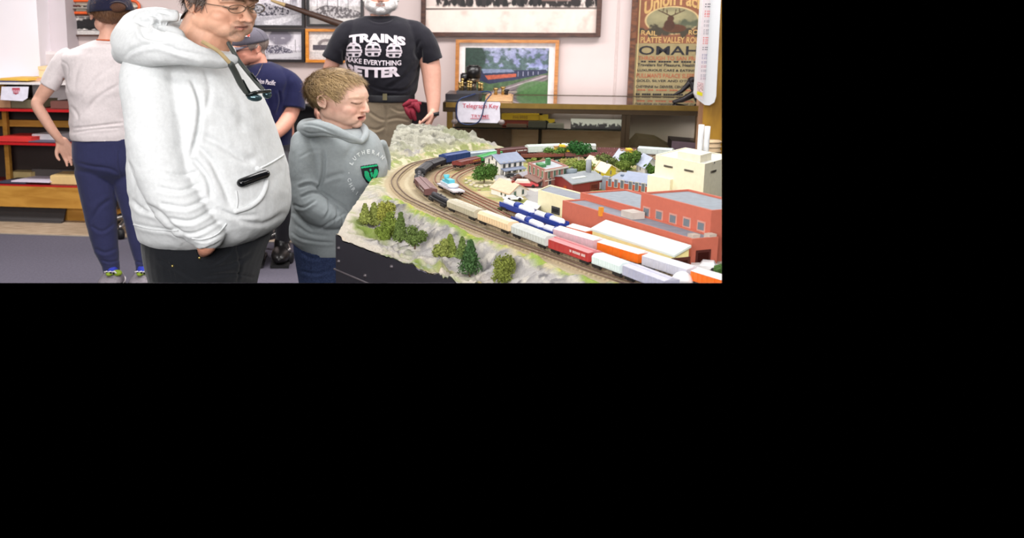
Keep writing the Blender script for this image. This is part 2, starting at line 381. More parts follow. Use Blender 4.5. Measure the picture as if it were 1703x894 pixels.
# large picture
c = Canvas(300, 60, (222, 204, 194)); c.rect(0, 1, 0, .5, (206, 190, 182)); n = noise2(c.x*14, c.y*2, 4, 4, 33)
c.put((n-.30)*7*(c.y < .52)*(c.x > .06)*np.clip((.53-c.y)*14, 0, 1), (38, 32, 32)); c.rect(.66, .85, .0, .4, (150, 120, 110), .5)
c.line(0, .55, 1, .53, .02, (96, 84, 80)); c.put((noise2(c.x*8, c.y*3, 1.6, 4, 35)-.6)*2.5*(c.y > .58), (180, 160, 150)); c.mottle(3, .12, 31)
for k in range(12): c.ell(.12+.05*k, .42, .014, .08, (20, 18, 18))
framed('framed_panorama', 'wide dark walnut framed sepia panorama of a long freight train', 700, 1001, -40, 61, 8, m_brownframe, c)[0].done()
# colour train photo
c = Canvas(220, 160, (150, 158, 188)); c.rect(0, 1, 0, .3, (168, 172, 196))
c.put((noise2(c.x*3, c.y*2, 2, 4, 40)-.2)*1.8*np.clip(1.2-np.abs(c.y-.25)*3, 0, 1)*(c.x > .12), (112, 116, 158), .9)
c.put((noise2(c.x*4, c.y*3, 4, 4, 43)-.22-np.abs(c.y-.38))*5, (62, 84, 74), .9); c.ell(.05, .2, .22, .35, (44, 62, 54)); c.rect(0, 1, .42, 1, (70, 92, 62)); c.mottle(20, .5, 41, c.y > .2)
c.poly([(0, .98), (.92, .5), (1, .5), (1, .58), (.42, 1), (0, 1)], (116, 104, 106)); c.line(.05, 1, .97, .52, .012, (170, 158, 160)); c.line(.25, 1, .98, .55, .01, (80, 70, 76))
c.poly([(.18, .43), (.5, .42), (.97, .40), (1, .46), (.6, .6), (.3, .68), (.18, .62)], (44, 48, 72)); c.poly([(.24, .52), (.62, .48), (.62, .54), (.28, .60)], (170, 84, 62)); c.poly([(.2, .4), (.56, .4), (.6, .45), (.22, .48)], (116, 126, 152))
for k in range(5): c.line(.64+.06*k, .44, .64+.06*k, .53-.01*k, .006, (150, 150, 170))
c.ell(.86, .8, .25, .2, (72, 112, 60), .8); c.mottle(34, .3, 44)
framed('framed_photograph', 'oak framed colour photograph of a silver and red passenger train behind the telegraph key', 757, 928, 66, 182, 6, m_oak, c, matw=10)[0].done()
# ---------------------------------------------------------------- oval orange neon framed shelf
T = Thing('oval_wall_display', 'oval wall display outlined by an orange tube holding a small train, above the locomotive print', 'wall display')
def oval(px0, px1, py0, py1, d, n=40):
    u0, z1 = Wp(px0, py0, d); u1_, z0 = Wp(px1, py1, d); h = (z1-z0)/2; zc = (z0+z1)/2; r = h*1.25; pts = []
    for k in range(n):
        t = 2*math.pi*k/n; cc = (u1_-r if math.cos(t) > 0 else u0+r); pts.append((cc+r*math.cos(t), d, zc+h*math.sin(t)))
    return TW(np.array(pts))
m = MB(); m.prism(oval(75, 231, 2, 21, .02), np.append(-NN*.018, 0)); T.part('back_panel', m, M('cream_panel', (228, 216, 196), .6))
m = MB(); m.tube(oval(74, 232, 1, 21.5, .05), .012, 8, closed=True); T.part('orange_tube', m, M('orange_tube', (222, 92, 40), .35))
m = MB(); u0, z = Wp(78, 11.5, .05); u1_, _ = Wp(228, 11.5, .05); m.bx(u0, u1_, .0, .09, z-.012, z, 0, TW); T.part('shelf', m, M('grey_shelf', (150, 140, 132), .5)); T.done()
for k, (a_, b_, h_, cc) in enumerate([(92, 110, 3.8, (50, 46, 48)), (111, 136, 2.5, (96, 50, 44)), (137, 160, 2, (70, 60, 60))]):
    m = MB(); ua, zz = Wp(a_, 11.5, .06); ub, _ = Wp(b_, 11.5, .06); hh = h_*.0047; m.bx(ua, ub, .04, .075, zz+.006, zz+hh, 0, TW); m.bx(ua+.01, ub-.02, .045, .07, zz+hh, zz+hh*1.3, 0, TW)
    for q in range(4): uq = ua+(ub-ua)*(.15+.23*q); m.cyl(wpt(uq, .04, zz+.005), wpt(uq, .075, zz+.005), .006, seg=8)
    solo('model_railcar', m, M('tiny_car_%d' % k, cc, .5), ['dark miniature locomotive at the left end of the oval display shelf', 'reddish miniature railcar in the middle of the oval display shelf', 'brown miniature railcar at the right of the oval display shelf, next to the navy cap'][k], 'model train')
# long thin pole
m = MB(); pa = wpt(*(lambda q: (q[0], .09, q[1]))(Wp(452, 1, .09))); pb = wpt(*(lambda q: (q[0], .09, q[1]))(Wp(572, 42, .09))); pm_ = pa+(pb-pa)*.2
m.tube([pa, pm_], [.009, .016], 8, mi=0); m.tube([pm_, pb], [.017, .026], 8, mi=1)
solo('wall_pole', m, [M('pale_tip', (176, 150, 104), .5), M('dark_pole', (66, 44, 34), .5)], 'long thin brown pole with a pale tip slanting across the framed photographs', 'pole')
# ---------------------------------------------------------------- right glass showcase
D1 = .85   # front distance from wall
D0 = .12
def Wd(px, py): return Wp(px, py, D1)
uL, zt = Wd(742, 167); uE, _ = Wd(1163, 180); z_top = (Wd(742, 166)[1]+Wd(1163, 181)[1])/2
T = Thing('glass_showcase', 'long glass showcase with brass edging running along the right back wall', 'display case')
m_brass = M('aged_brass', (128, 102, 50), .35, .1, 20, metal=.8); m_darkbrass = M('dark_bronze_edge', (62, 48, 30), .4, metal=.6)
g = MB(); g.bx(uL, uE, D0, D1, z_top-.012, z_top, 0, TW); T.part('glass_top', g, glass('showcase_glass', (222, 226, 216), .12), label='clear glass top')
m = MB(); m.bx(uL-.01, uE+.01, D1, D1+.02, z_top-.030, z_top+.003, 0, TW); m.bx(uL-.01, uE+.01, D1, D1+.016, z_top-.062, z_top-.030, 1, TW)
m.bx(uL-.02, uL, D0, D1+.02, z_top-.06, z_top+.003, 1, TW); m.bx(uL, uE, D0-.02, D0, z_top-.04, z_top+.003, 1, TW); T.part('edge_rail', m, [m_brass, m_darkbrass])
for k, (pxx, ww, dd) in enumerate([(743, .04, D1), (1034, .03, D1), (1040.5, .03, D1), (896, .025, D0+.05), (1035, .03, D0+.05)]):
    m = MB(); uu, _ = Wp(pxx, 200, dd); m.bx(uu, uu+ww, dd-.03, dd, 0, z_top-.05, 0, TW); T.part('post', m, m_darkbrass if k else m_brass)
zs = Wd(900, 214)[1]; uS, _ = Wd(1040, 214); uM, _ = Wd(1046, 214)
m = MB(); m.bx(uL+.02, uS, D0, D1-.03, zs-.01, zs, 0, TW); T.part('shelf', m, glass('shelf_glass', (196, 206, 196), .2), label='glass shelf')
zb = Wp(900, 232, D0)[1]
m = MB(); zp1 = Wp(850, 216, D0)[1]; zp2 = Wp(1100, 240, D0)[1]; m.bx(uL, Wp(1036, 200, D0)[0], D0-.06, D0-.04, 0, zp1, 0, TW); m.bx(Wp(1036, 200, D0)[0], uE, D0-.06, D0-.04, 0, zp2, 0, TW); m.bx(uL, uE, D0, D1, 0.30, .34, 0, TW); T.part('base_panel', m, wood('brown_case_wood', (214, 178, 152), (228, 194, 168), 3, .5))
m = MB(); m.bx(uL+.01, uE, D1-.012, D1-.008, .34, z_top-.06, 0, TW); T.part('front_glass', m, glass('front_glass', (236, 238, 232), .0))
m = MB(); m.bx(uL, uL+.42, D0-.03, D0, .34, z_top-.06, 0, TW); T.part('side_panel', m, M('dark_side_panel', (132, 110, 96), .6)); T.done()
def wbox(name, px0, px1, pyt, pyb, d, dep, mat, label, cat, group=None, ref='D', z=None, col=None):
    ua, _ = Wp(px0, pyb, d); ub, _ = Wp(px1, pyb, d); z0 = Wp((px0+px1)/2, pyb, d)[1] if z is None else z; h_ = Wp((px0+px1)/2, pyt, d)[1]-Wp((px0+px1)/2, pyb, d)[1]
    m = MB(); m.bx(ua, ub, d-dep, d, z0, z0+h_, 0, TW); return solo(name, m, mat, label, cat, group)
# things on the shelf
ds = D1-.12
def szs(): return zs+.001
m = MB(); ua, _ = Wp(834, 200, ds); ub, _ = Wp(896, 200, ds)
T = Thing('yellow_train_box', 'long yellow and red lidded box on the glass shelf', 'box')
b1 = MB(); b1.bx(ua, ub, ds-.12, ds, zs+.045, zs+.083, 0, TW); T.part('lid', b1, M('box_yellow', (226, 176, 22), .5))
b1 = MB(); b1.bx(ua+.004, ub-.004, ds-.116, ds-.004, zs+.005, zs+.045, 0, TW); T.part('tray', b1, M('box_red', (140, 48, 34), .5))
V, Fc = text2d('=== ====', (ub-ua)*.4, .014); b1 = MB(); b1.add(np.c_[V[:, 0]+ua+(ub-ua)*.3, np.full(len(V), ds+.002), V[:, 1]+zs+.058], Fc, T=TW); T.part('print', b1, M('ink_brown', (120, 70, 20), .6)); T.done()
# toy tractor
ut, _ = Wp(915, 205, ds); T = Thing('toy_tractor', 'small yellow toy tractor on the glass shelf', 'toy')
m = MB(); m.bx(ut-.05, ut+.03, ds-.06, ds-.02, zs+.025, zs+.05, 0, TW); m.bx(ut-.05, ut-.015, ds-.06, ds-.02, zs+.05, zs+.08, 0, TW); m.bx(ut-.10, ut-.05, ds-.045, ds-.035, zs+.04, zs+.075, 0, TW); T.part('body', m, M('toy_yellow', (226, 184, 20), .4))
for q, (du, rr) in enumerate([(-.03, .022), (.025, .016)]):
    m = MB(); m.cyl(wpt(ut+du, ds-.07, zs+rr), wpt(ut+du, ds-.01, zs+rr), rr, seg=14); T.part('wheel', m, M('rubber', (30, 30, 30), .7))
T.done()
m_card = M('grey_card', (150, 142, 136), .7); m_whitecard = M('white_card', (226, 220, 222), .7); m_book = M('dark_book', (84, 78, 70), .6)
for (a_, b_, h_, mt, lb) in [(842, 876, .02, M('brown_paper', (118, 90, 78), .7), 'flat brown booklet on the glass shelf under the yellow box'), (878, 908, .05, m_book, 'dark grey book lying on the glass shelf left of the toy tractor'), (910, 938, .03, m_card, 'small pale grey case on the glass shelf below the toy tractor')]:
    if lb.startswith('small pale'): dd = ds+.07
    else: dd = ds+.06
    ua, _ = Wp(a_, 210, dd); ub, _ = Wp(b_, 210, dd); m = MB(); m.bx(ua, ub, dd-.09, dd, zs+.002, zs+.002+h_*.55, 0, TW); m.bx(ua+.003, ub-.003, dd-.088, dd-.002, zs+.002+h_*.55, zs+.004+h_*.75, 0, TW); solo('booklet', m, mt, lb, 'book')
for k, (a_, b_) in enumerate([(949, 996), (996, 1039)]):
    c = Canvas(60, 26, (224, 216, 224)); c.put((noise2(c.x*3, c.y, 5, 3, 50+k)-.2-(.8-c.y)*1.1)*12, (74, 66, 78)); dd = ds+.08
    ua, z0_ = Wp(a_, 213, dd); ub, _ = Wp(b_, 213, dd); q = zs+.002
    g = canvas_mb(c, wpt(ua, dd-.05, q+.062), wpt(ub, dd-.05, q+.060), wpt(ub, dd, q), wpt(ua, dd, q)); o = solo('photo_card', g, PAINT(), ['white bordered photo card standing on the glass shelf, the left of the pair', 'white bordered photo card standing on the glass shelf, next to the metal post'][k], 'photo card', 'photo cards leaning on the glass shelf')
    o.modifiers.new('thick', 'SOLIDIFY').thickness = .004
# rolled papers right lower
for k, (a_, b_, pt, pb_, col_, lb) in enumerate([(1046, 1118, 234, 244, (122, 102, 84), 'beige folded paper bag lying low in the right end of the showcase'), (1112, 1160, 236, 246, (92, 76, 84), 'dull purple box low in the right end of the showcase beside the tan post')]):
    ua, z0_ = Wp(a_, 245, D1-.2); ub, _ = Wp(b_, 245, D1-.2); m = MB(); h_ = (pb_-pt)*.0042
    m.prism(TW(np.array([(ua, D1-.5+.2*k, z0_), (ub, D1-.5+.2*k, z0_), (ub-.1*(1-k), D1-.5+.2*k, z0_+h_*1.3), (ua+.06*(1-k), D1-.5+.2*k, z0_+h_*1.6)])), np.append(NN*.3, 0)); m.bx(ua-.01, ub, D1-.5, D1-.18, z0_-.012, z0_, 0, TW)
    solo(['paper_bag', 'storage_box'][k], m, M('low_item_%d' % k, col_, .8), lb, ['bag', 'box'][k])
# figurine on top
def figur():
    m = MB(); dd = D1-.25
    def q(px, py, dz=0): u_, z_ = Wp(px, py, dd+dz); return wpt(u_, dd+dz, z_)
    m.tube([q(1122, 157), q(1133, 152), q(1143, 142), q(1150, 135)], [.008, .014, .018, .022], 8)
    m.tube([q(1150, 135), q(1158, 150), q(1166, 162)], [.026, .034, .04], 10); m.ell(q(1151, 133), (.03, .03, .022))
    m.tube([q(1121, 169, .05), q(1135, 166, .05), q(1150, 158, .03), q(1160, 152)], [.012, .018, .024, .03], 8)
    m.tube([q(1160, 160), q(1166, 168)], [.03, .035], 8)
    return m
solo('figurine', figur(), M('black_bronze', (26, 20, 24), .4, metal=.3), 'black metal reclining figurine on the glass top beside the Omaha poster', 'figurine')
# telegraph set
dt = D1-.18
def q3(px, py, dd): u_, z_ = Wp(px, py, dd); return wpt(u_, dd, z_)
T = Thing('telegraph_sounder', 'black and brass telegraph instrument on a black box on the glass top', 'telegraph'); zt_ = z_top+.002
ua, _ = Wp(743, 160, dt); ub, _ = Wp(798, 160, dt)
m = MB(); m.bx(ua, ub, dt-.22, dt+.10, zt_, zt_+.05, 0, TW); T.part('box', m, M('black_lacquer', (34, 32, 38), .3))
m = MB(); m.bx(ua+.07, ub+.01, dt-.18, dt+.04, zt_+.05, zt_+.068, 0, TW); T.part('base_plate', m, M('slate', (60, 60, 66), .4))
zc = zt_+.068
for (px, rr, hh, k) in [(792-5, .052, .16, 0), (775-2, .032, .11, 0)]:
    uu, _ = Wp(px, 140, dt-.05); m = MB(); m.cyl(wpt(uu, dt-.05, zc), wpt(uu, dt-.05, zc+hh*.35), rr*.45, seg=20, mi=1); m.cyl(wpt(uu, dt-.05, zc+hh*.35), wpt(uu, dt-.05, zc+hh*.55), rr*.85, seg=20, mi=1); m.cyl(wpt(uu, dt-.05, zc+hh*.52), wpt(uu, dt-.05, zc+hh*1.0), rr, seg=24); m.cyl(wpt(uu, dt-.05, zc+hh), wpt(uu, dt-.05, zc+hh*1.06), rr*.7, seg=20)
    T.part('coil', m, [M('black_coil', (24, 22, 22), .35), M('nickel', (150, 140, 126), .3, metal=.9)])
for (px, hh) in [(765, .05), (769, .075), (779, .06), (783, .055), (797, .05), (801, .045)]:
    uu, _ = Wp(px, 150, dt); m = MB(); m.cyl(wpt(uu, dt+.01, zc), wpt(uu, dt+.01, zc+hh), .008, seg=10); m.ell(wpt(uu, dt+.01, zc+hh), (.013, .013, .010)); m.cyl(wpt(uu, dt+.01, zc+hh*.4), wpt(uu, dt+.01, zc+hh*.5), .014, seg=12); T.part('terminal', m, M('brass_bright', (176, 150, 96), .3, metal=.9))
T.done()
T = Thing('telegraph_key', 'brass telegraph key on a light wooden base beside the black box', 'telegraph key')
ua, _ = Wp(808, 162, dt); ub, _ = Wp(852, 162, dt); m = MB(); m.bx(ua, ub, dt-.16, dt+.05, zt_, zt_+.032, 0, TW); m.bx(ua+.01, ub-.01, dt-.15, dt+.04, zt_+.032, zt_+.038, 0, TW); T.part('base', m, wood('pale_base', (176, 134, 92), (206, 166, 120), 6))
for (px, hh) in [(824, .04), (836, .05), (842, .03)]:
    uu, _ = Wp(px, 155, dt); m = MB(); z_ = zt_+.038; m.cyl(wpt(uu, dt-.04, z_), wpt(uu, dt-.04, z_+hh), .012, seg=12); m.ell(wpt(uu, dt-.04, z_+hh), (.02, .02, .009)); T.part('knob', m, MATS['brass_bright'] if px < 840 else M('black_knob', (24, 22, 24), .3))
uu, _ = Wp(820, 155, dt); m = MB(); m.bx(uu, uu+.16, dt-.045, dt-.035, zt_+.055, zt_+.063, 0, TW); T.part('lever', m, MATS['nickel']); T.done()
# paper sign
T = Thing('paper_sign', 'white paper sign reading Telegraph Key TRY ME hung on the showcase front', 'sign')
dp = D1+.03; pts = [(761.5, 168.5), (831, 169.5), (832.5, 173), (831, 178), (832, 200), (827, 204.5), (766, 203), (760, 196)]
uvs = [Wp(x, y, dp) for x, y in pts]; m = MB(); m.prism(TW(np.array([(a_, dp, b_) for a_, b_ in uvs])), np.append(NN*.003, 0)); T.part('sheet', m, M('paper_white', (240, 236, 246), .7))
m_red = M('red_ink', (196, 60, 84), .6)
def wtext(s, px0, px1, pyt, pyb, d, mat, T=None, name='lettering', bold=.0, label=None, shear=0.):
    ua, z0 = Wp(px0, pyb, d); ub, _ = Wp(px1, pyb, d); z1 = Wp(px0, pyt, d)[1]
    V, Fc = text2d(s, ub-ua, z1-z0, bold, shear); m = MB(); m.add(np.c_[V[:, 0]+ua, np.full(len(V), d), V[:, 1]+z0], Fc, T=TW)
    if T is not None: return T.part(name, m, mat, label=label)
    return m
wtext('Telegraph Key', 769, 829, 172, 181.5, dp+.006, m_red, T, 'lettering', .012); wtext('TRY ME', 783.5, 813, 190.5, 195.5, dp+.006, m_red, T, 'lettering', .01)
ua, z0 = Wp(782, 197.2, dp); ub, _ = Wp(814, 197.2, dp); m = MB(); m.bx(ua, ub, dp+.003, dp+.006, z0, z0+.003, 0, TW); T.part('underline', m, m_red); T.done()
for k, (px, py) in enumerate([(756, 202), (834, 203)]):
    m = MB(); m.ell(q3(px, py, dp), (.022, .02, .018)); m.cyl(q3(px, py, dp-.03), q3(px, py, dp), .012); solo('rubber_bumper', m, M('clear_grey_knob', (140, 128, 124), .3), ['round grey lock knob at the left bottom corner of the paper sign', 'round grey lock knob at the right bottom corner of the paper sign'][k], 'knob')
# blue wires
m = MB(); P3 = [q3(790, 156, D1-.05), q3(778, 160, D1+.02), q3(765, 165, D1+.05), q3(759, 176, D1+.05), q3(760, 195, D1+.05), q3(766, 204, D1+.05), q3(780, 207, D1+.05), q3(795, 203, D1+.05), q3(802, 190, D1+.05), q3(806, 172, D1+.05), q3(813, 161, D1+.0), q3(817, 156, D1-.05), q3(812, 152, D1-.1), q3(800, 153, D1-.12)]
m.tube(catmull(P3, 6), .0045, 6); solo('wire', m, M('blue_wire', (28, 52, 96), .4), 'looped dark blue wire hanging over the paper sign', 'wire')
# ---------------------------------------------------------------- Omaha poster
T = Thing('framed_poster', 'tall antique railway poster with large OMAHA lettering in a dark wood frame', 'poster')
d = .06; u0, _ = Wp(1050, 60, d); u0b, _ = Wp(1045, 60, d); u1_ = Wp(1205, 60, d)[0]; z0 = Wp(1100, 184, .02)[1]; z1 = Wp(1100, -30, d)[1]
uf = Wp(1047.5, 80, d)[0]; ui = Wp(1057, 80, d)[0]; m = MB(); m.bx(uf, ui, .004, d, z0, z1, 0, TW); m.bx(ui, uf+1.0, .004, d, z0, z0+.04, 0, TW); m.bx(ui, uf+1.0, .004, d, z1-.04, z1, 0, TW); m.bx(uf+.95, uf+1.0, .004, d, z0, z1, 0, TW)
T.part('frame', m, wood('mottled_dark_frame', (60, 36, 24), (110, 66, 40), 7, .4, (2, 2, 5)))
def pz(y): return Wp(1110, y, .03)[1]
zA = pz(-28); zB = pz(180); Hh = zA-zB; yy = lambda y: (zA-pz(y))/Hh
uI, uJ = ui, uf+.95; xx = lambda x: (Wp(x, 70, .03)[0]-uI)/(uJ-uI)
c = Canvas(220, 260, (142, 128, 92)); c.rect(0, 1, 0, yy(72), (126, 80, 58)); c.rect(xx(1060.5), xx(1062), 0, 1, (196, 172, 120))
ex, ey = xx(1116), yy(34); c.ell(ex, ey, .215, .115, (200, 174, 124), 1, .05); c.ell(ex, ey, .205, .108, (128, 122, 92), 1, .06); c.ell(ex-.02, ey-.03, .17, .055, (150, 142, 106), .7, .5)
n = noise2(c.x*3, c.y*3, 9, 3, 61); c.put((n*1.2-np.abs(c.y-yy(52))*13)*4*(np.abs(c.x-ex) < .25), (62, 56, 44)); c.put((n*1.1-np.abs(c.y-yy(40))*14)*3*(c.x > ex)*(c.x < ex+.2), (80, 84, 66)); c.ell(ex+.02, yy(47), .1, .035, (84, 54, 38)); c.ell(ex-.02, yy(42), .045, .05, (70, 46, 34)); c.ell(ex-.012, yy(31), .028, .028, (74, 48, 36))
for sg in (-1, 1):
    c.line(ex-.01, yy(27), ex-.01+sg*.05, yy(22), .006, (70, 50, 36)); c.line(ex-.01+sg*.05, yy(22), ex-.01+sg*.1, yy(17), .005, (70, 50, 36))
    c.line(ex-.01+sg*.03, yy(24), ex-.01+sg*.035, yy(16), .004, (70, 50, 36)); c.line(ex-.01+sg*.065, yy(21), ex-.01+sg*.06, yy(14), .004, (70, 50, 36))
c.mottle(30, .18, 66)
T.part('print', canvas_mb(c, wpt(uI, .012, zA), wpt(uJ, .012, zA), wpt(uJ, .012, zB), wpt(uI, .012, zB)), PAINT())
ink = M('poster_black_ink', (30, 28, 34), .6); gold = M('poster_gold_ink', (190, 154, 96), .6); rust = M('poster_rust_ink', (158, 92, 62), .6)
def ptxt(s, x0, x1, y0, y1, mt, bold=.02, arch=0, sh=0, slant=0):
    ua, zl = Wp(x0, y1, .014); ub, _ = Wp(x1, y1, .014); zh = Wp(x0, y0, .014)[1]; V, Fc = text2d(s, ub-ua, zh-zl, bold, sh, split=.03 if arch else 0); w_ = ub-ua
    t = V[:, 0]/w_*2-1; dz = arch*(1-t*t)*(zh-zl); m = MB(); m.add(np.c_[V[:, 0]+ua, np.full(len(V), .0145), V[:, 1]+zl+dz+slant*V[:, 0]], Fc, T=TW); T.part('lettering', m, mt)
ptxt('Union Pacific', 1071, 1182, 3, 26, gold, .03, .75); ptxt('RAIL', 1066, 1093, 50, 58, gold, .02, 0, 0, -.06); ptxt('ROAD', 1145, 1178, 50, 58, gold, .02, 0, 0, .06)
ptxt('PLATTE VALLEY ROUTE', 1065, 1175, 61, 71, gold, .02); ptxt('OMAHA', 1062, 1187, 76, 91, ink, .015)
for (s, a_, b_, y0, y1, mt) in [('THROUGH TO SAN FRANCISCO', 1061, 1195, 93, 100, rust), ('-- --- ----- -- ---- --- -----', 1066, 1192, 101, 103.5, ink), ('Travelers for Pleasure, Health or Business', 1060, 1195, 105, 111, ink), ('LUXURIOUS CARS & EATING HOUSES', 1060, 1188, 114.5, 118.5, ink), ("PULLMAN'S PALACE SLEEPING CARS", 1058, 1192, 121.5, 129, rust), ('GOLD, SILVER AND OTHER MINERS', 1058, 1186, 132, 136.5, ink), ('CHEYENNE for DENVER, CENTRAL CITY & SANTA FE', 1057, 1195, 141.5, 146.5, ink), ('--- -- ---- --- ------ -- ---', 1060, 1190, 148, 150.5, rust), ('-- ---- ---- ----- --- ---', 1057, 1150, 155, 158, ink), ('--- ---- -- ----- -----', 1057, 1150, 165, 169, ink)]:
    ptxt(s, a_, b_, y0, y1, mt, .02)
T.done()
# ---------------------------------------------------------------- white printed board holder on the partition
T = Thing('wall_rack', 'white plastic board with a narrow printed panel mounted on the ochre partition', 'board')
def rk(px, py, dd): u_, z_ = Wp(px, py, dd); return np.array([u_, dd, z_])
da, db = 1.10, 1.02
m = MB(); A = [rk(1172, -30, da), rk(1201, -30, da), rk(1199, 0, da), rk(1191, 160, da), rk(1188, 170, da), rk(1180, 175, da), rk(1172, 174.5, da), rk(1160, 165, da), rk(1157, 158, da), rk(1168, 0, da)]
A = np.array(A); m.prism(TW(A), np.append(-NN*.14, 0)); T.part('board', m, M('white_plastic', (240, 242, 244), .3, .01))
m = MB(); B = np.array([rk(1173, -30, da), rk(1184, -30, da), rk(1181, 0, da), rk(1171, 158, da), rk(1169, 168, da), rk(1160, 162, da), rk(1157.5, 157, da), rk(1168.6, 0, da)]); B[:, 1] += .003; m.prism(TW(B), np.append(NN*.003, 0)); T.part('printed_panel', m, M('printed_white', (232, 222, 224), .5, .03, 60))
for (y, h_, s, cc) in [(6, 6, '= == ', (70, 70, 80)), (18, 5, '= == ', (222, 60, 50)), (24, 4, '= == ', (222, 60, 50)), (34, 3, '= == ', (120, 116, 130)), (41, 3, '= == ', (120, 116, 130)), (49, 3, '= == ', (110, 106, 120)), (54, 3, '= == ', (110, 106, 120)), (62, 5, '= == ', (222, 60, 50)), (69, 4, '= == ', (222, 60, 50)), (78, 5, '= == ', (80, 76, 90)), (90, 3, '= == ', (110, 110, 160)), (95, 3, '= == ', (110, 110, 160)), (102, 3, '= == ', (110, 110, 160)), (109, 3, '= == ', (180, 90, 110)), (116, 3, '= == ', (120, 116, 140)), (124, 3, '= == ', (120, 116, 140)), (129, 3, '= == ', (150, 110, 140))]:
    x0 = 1170.5-.062*y+1; mm = wtext(s, x0+1.5, x0+10, y, y+h_, da+.009, None); T.part('lettering', mm, M('rack_ink_%d_%d_%d' % cc, cc, .6))
c = Canvas(24, 40, (220, 190, 190)); c.mottle(14, .9, 71); c.rect(0, 1, .72, 1, (230, 220, 30)); m = canvas_mb(c, *[TW(np.array([rk(x, y, da+.009)]))[0] for x, y in [(1160, 136), (1170, 138), (1168, 160), (1159, 157)]]); T.part('picture', m, PAINT()); T.done()
# round cream stack behind chimney; its length down to the floor is added
m = MB()
uu, z_ = Wp(1183, 233, 1.14); m.cyl(wpt(uu, 1.14, .0), wpt(uu, 1.14, z_), .050, .058, seg=28)
for k in range(9): m.cyl(wpt(uu, 1.14, z_-.016-.03*k), wpt(uu, 1.14, z_-.004-.03*k), .064, seg=28)
solo('disc_stack', m, M('cream_disc', (196, 170, 134), .7), 'stack of cream round discs beside the white stacks against the ochre partition', 'bin')
# ---------------------------------------------------------------- left display counter
D2 = .78; T = Thing('display_counter', 'golden wood display counter with red shelf edges at the left back wall', 'display case')
m_gold = wood('golden_wood', (168, 118, 44), (192, 142, 62), 2.5, .45, (1.2, 8, 8)); m_dk = M('dark_interior', (52, 40, 36), .7, .1, 4)
e0 = -.55; e1 = Wp(188, 240, D2)[0]
def zr(py, px=70): return Wp(px, py, D2)[1]
m = MB(); m.bx(e0, e1, .42, D2, zr(141), zr(137.5), 0, TW); T.part('counter_top', m, M('cream_laminate', (226, 218, 216), .3))
for (yt, yb) in [(182, 186), (238, 242), (308, 310.5)]:
    m = MB(); m.bx(e0, e1, .43, D2-.01, zr(yt+1), zr(yt), 1, TW); m.bx(e0, e1, D2-.02, D2, zr(yb), zr(yt), 0, TW); T.part('shelf', m, [M('red_edge', (186, 30, 34), .4), M('red_shelf', (150, 46, 44), .5)], label='shelf with a red front edge')
m = MB(); m.bx(e0, e1, D2-.03, D2, zr(345), zr(310.5), 0, TW); m.bx(e0, e1, .43, D2-.03, zr(345), zr(343), 0, TW); T.part('base_board', m, m_gold)
m = MB(); m.bx(Wp(107, 350, D2-.12)[0], e1, .43, D2-.12, 0, zr(345), 0, TW); T.part('plinth', m, m_gold)
m = MB(); m.bx(e0, e1, .42, .43, 0, zr(141), 0, TW); m.bx(e1-.02, e1, .43, D2, zr(345), zr(141), 0, TW); T.part('back_panel', m, m_dk)
m = MB(); m.bx(e0, e1, .5, .55, zr(217), zr(206), 0, TW); T.part('rail', m, m_gold)
ub = Wp(3, 220, D2)[0]
for px, dd in ((5, .6), (150, .6)): m = MB(); uu = Wp(px, 220, dd)[0]; m.bx(uu, uu+.035, dd-.04, dd, zr(345), zr(141), 0, TW); T.part('post', m, m_gold)
T.done()
def flat(name, label, cat, px, pys, d, dep, h_, mat, zbase, skew=0., group=None, pages=None):
    "sheet/booklet lying on a surface: px range, distance, depth"
    ua = Wp(px[0], pys, d)[0]; ub = Wp(px[1], pys, d)[0]; m = MB()
    P4 = np.array([(ua, d, zbase), (ub, d, zbase), (ub+skew, d-dep, zbase), (ua+skew, d-dep, zbase)])
    m.prism(TW(P4), (0, 0, h_)); 
    if h_ > .012: m.prism(TW(P4*1.0+np.array([.004, -.004, h_])), (0, 0, .004))
    return solo(name, m, mat, label, cat, group)
zc = zr(137.5)+.002
C_ = lambda n, c_, r=.6: M(n, c_, r, .05, 20)
flat('paper_pile', 'yellow papers fanned on the counter top at the left edge', 'papers', (0, 46), 138, D2-.03, .22, .014, C_('yellow_paper', (222, 178, 74)), zc+.008, .06)
flat('folder', 'dark blue folder under the yellow papers on the counter top', 'folder', (-8, 26), 138, D2-.01, .2, .006, C_('blue_folder', (44, 52, 110)), zc, .05)
flat('paper_pile', 'pinkish papers on the counter top beside the cream box', 'papers', (26, 60), 136, D2-.12, .18, .02, C_('pink_paper', (206, 160, 130)), zc, .08)
flat('paper_sheet', 'pale sheet lying behind the yellow papers on the counter top', 'paper', (-4, 30), 132, D2-.24, .1, .01, C_('pale_sheet', (216, 208, 226)), zc, .03)
m = MB(); ua = Wp(65, 130, .60)[0]; ub = Wp(86, 130, .60)[0]; zz = zc; m.bx(ua, ub, .45, .60, zz, zz+.10, 0, TW); m.bx(ua-.003, ub+.003, .447, .603, zz+.08, zz+.105, 0, TW); solo('storage_box', m, C_('cream_box', (226, 200, 158)), 'cream cardboard box on the counter top behind the white sleeve', 'box')
m = MB(); ua, z_ = Wp(72, 116, .3); ub, zt2 = Wp(108, 86, .3); m.bx(ua, ub, .02, .3, 1.03, z_+.02, 0, TW); m.bx(ua-.01, ub, .02, .31, z_+.02, zt2, 1, TW); m.bx(ua+.02, ub-.05, .305, .315, zt2-.1, zt2-.02, 2, TW)
solo('cabinet', m, [C_('dark_cab', (60, 54, 54)), C_('pale_cab', (218, 208, 208)), C_('pale_cab2', (200, 190, 190))], 'small pale cabinet behind the elbow side of the white t shirt', 'cabinet')
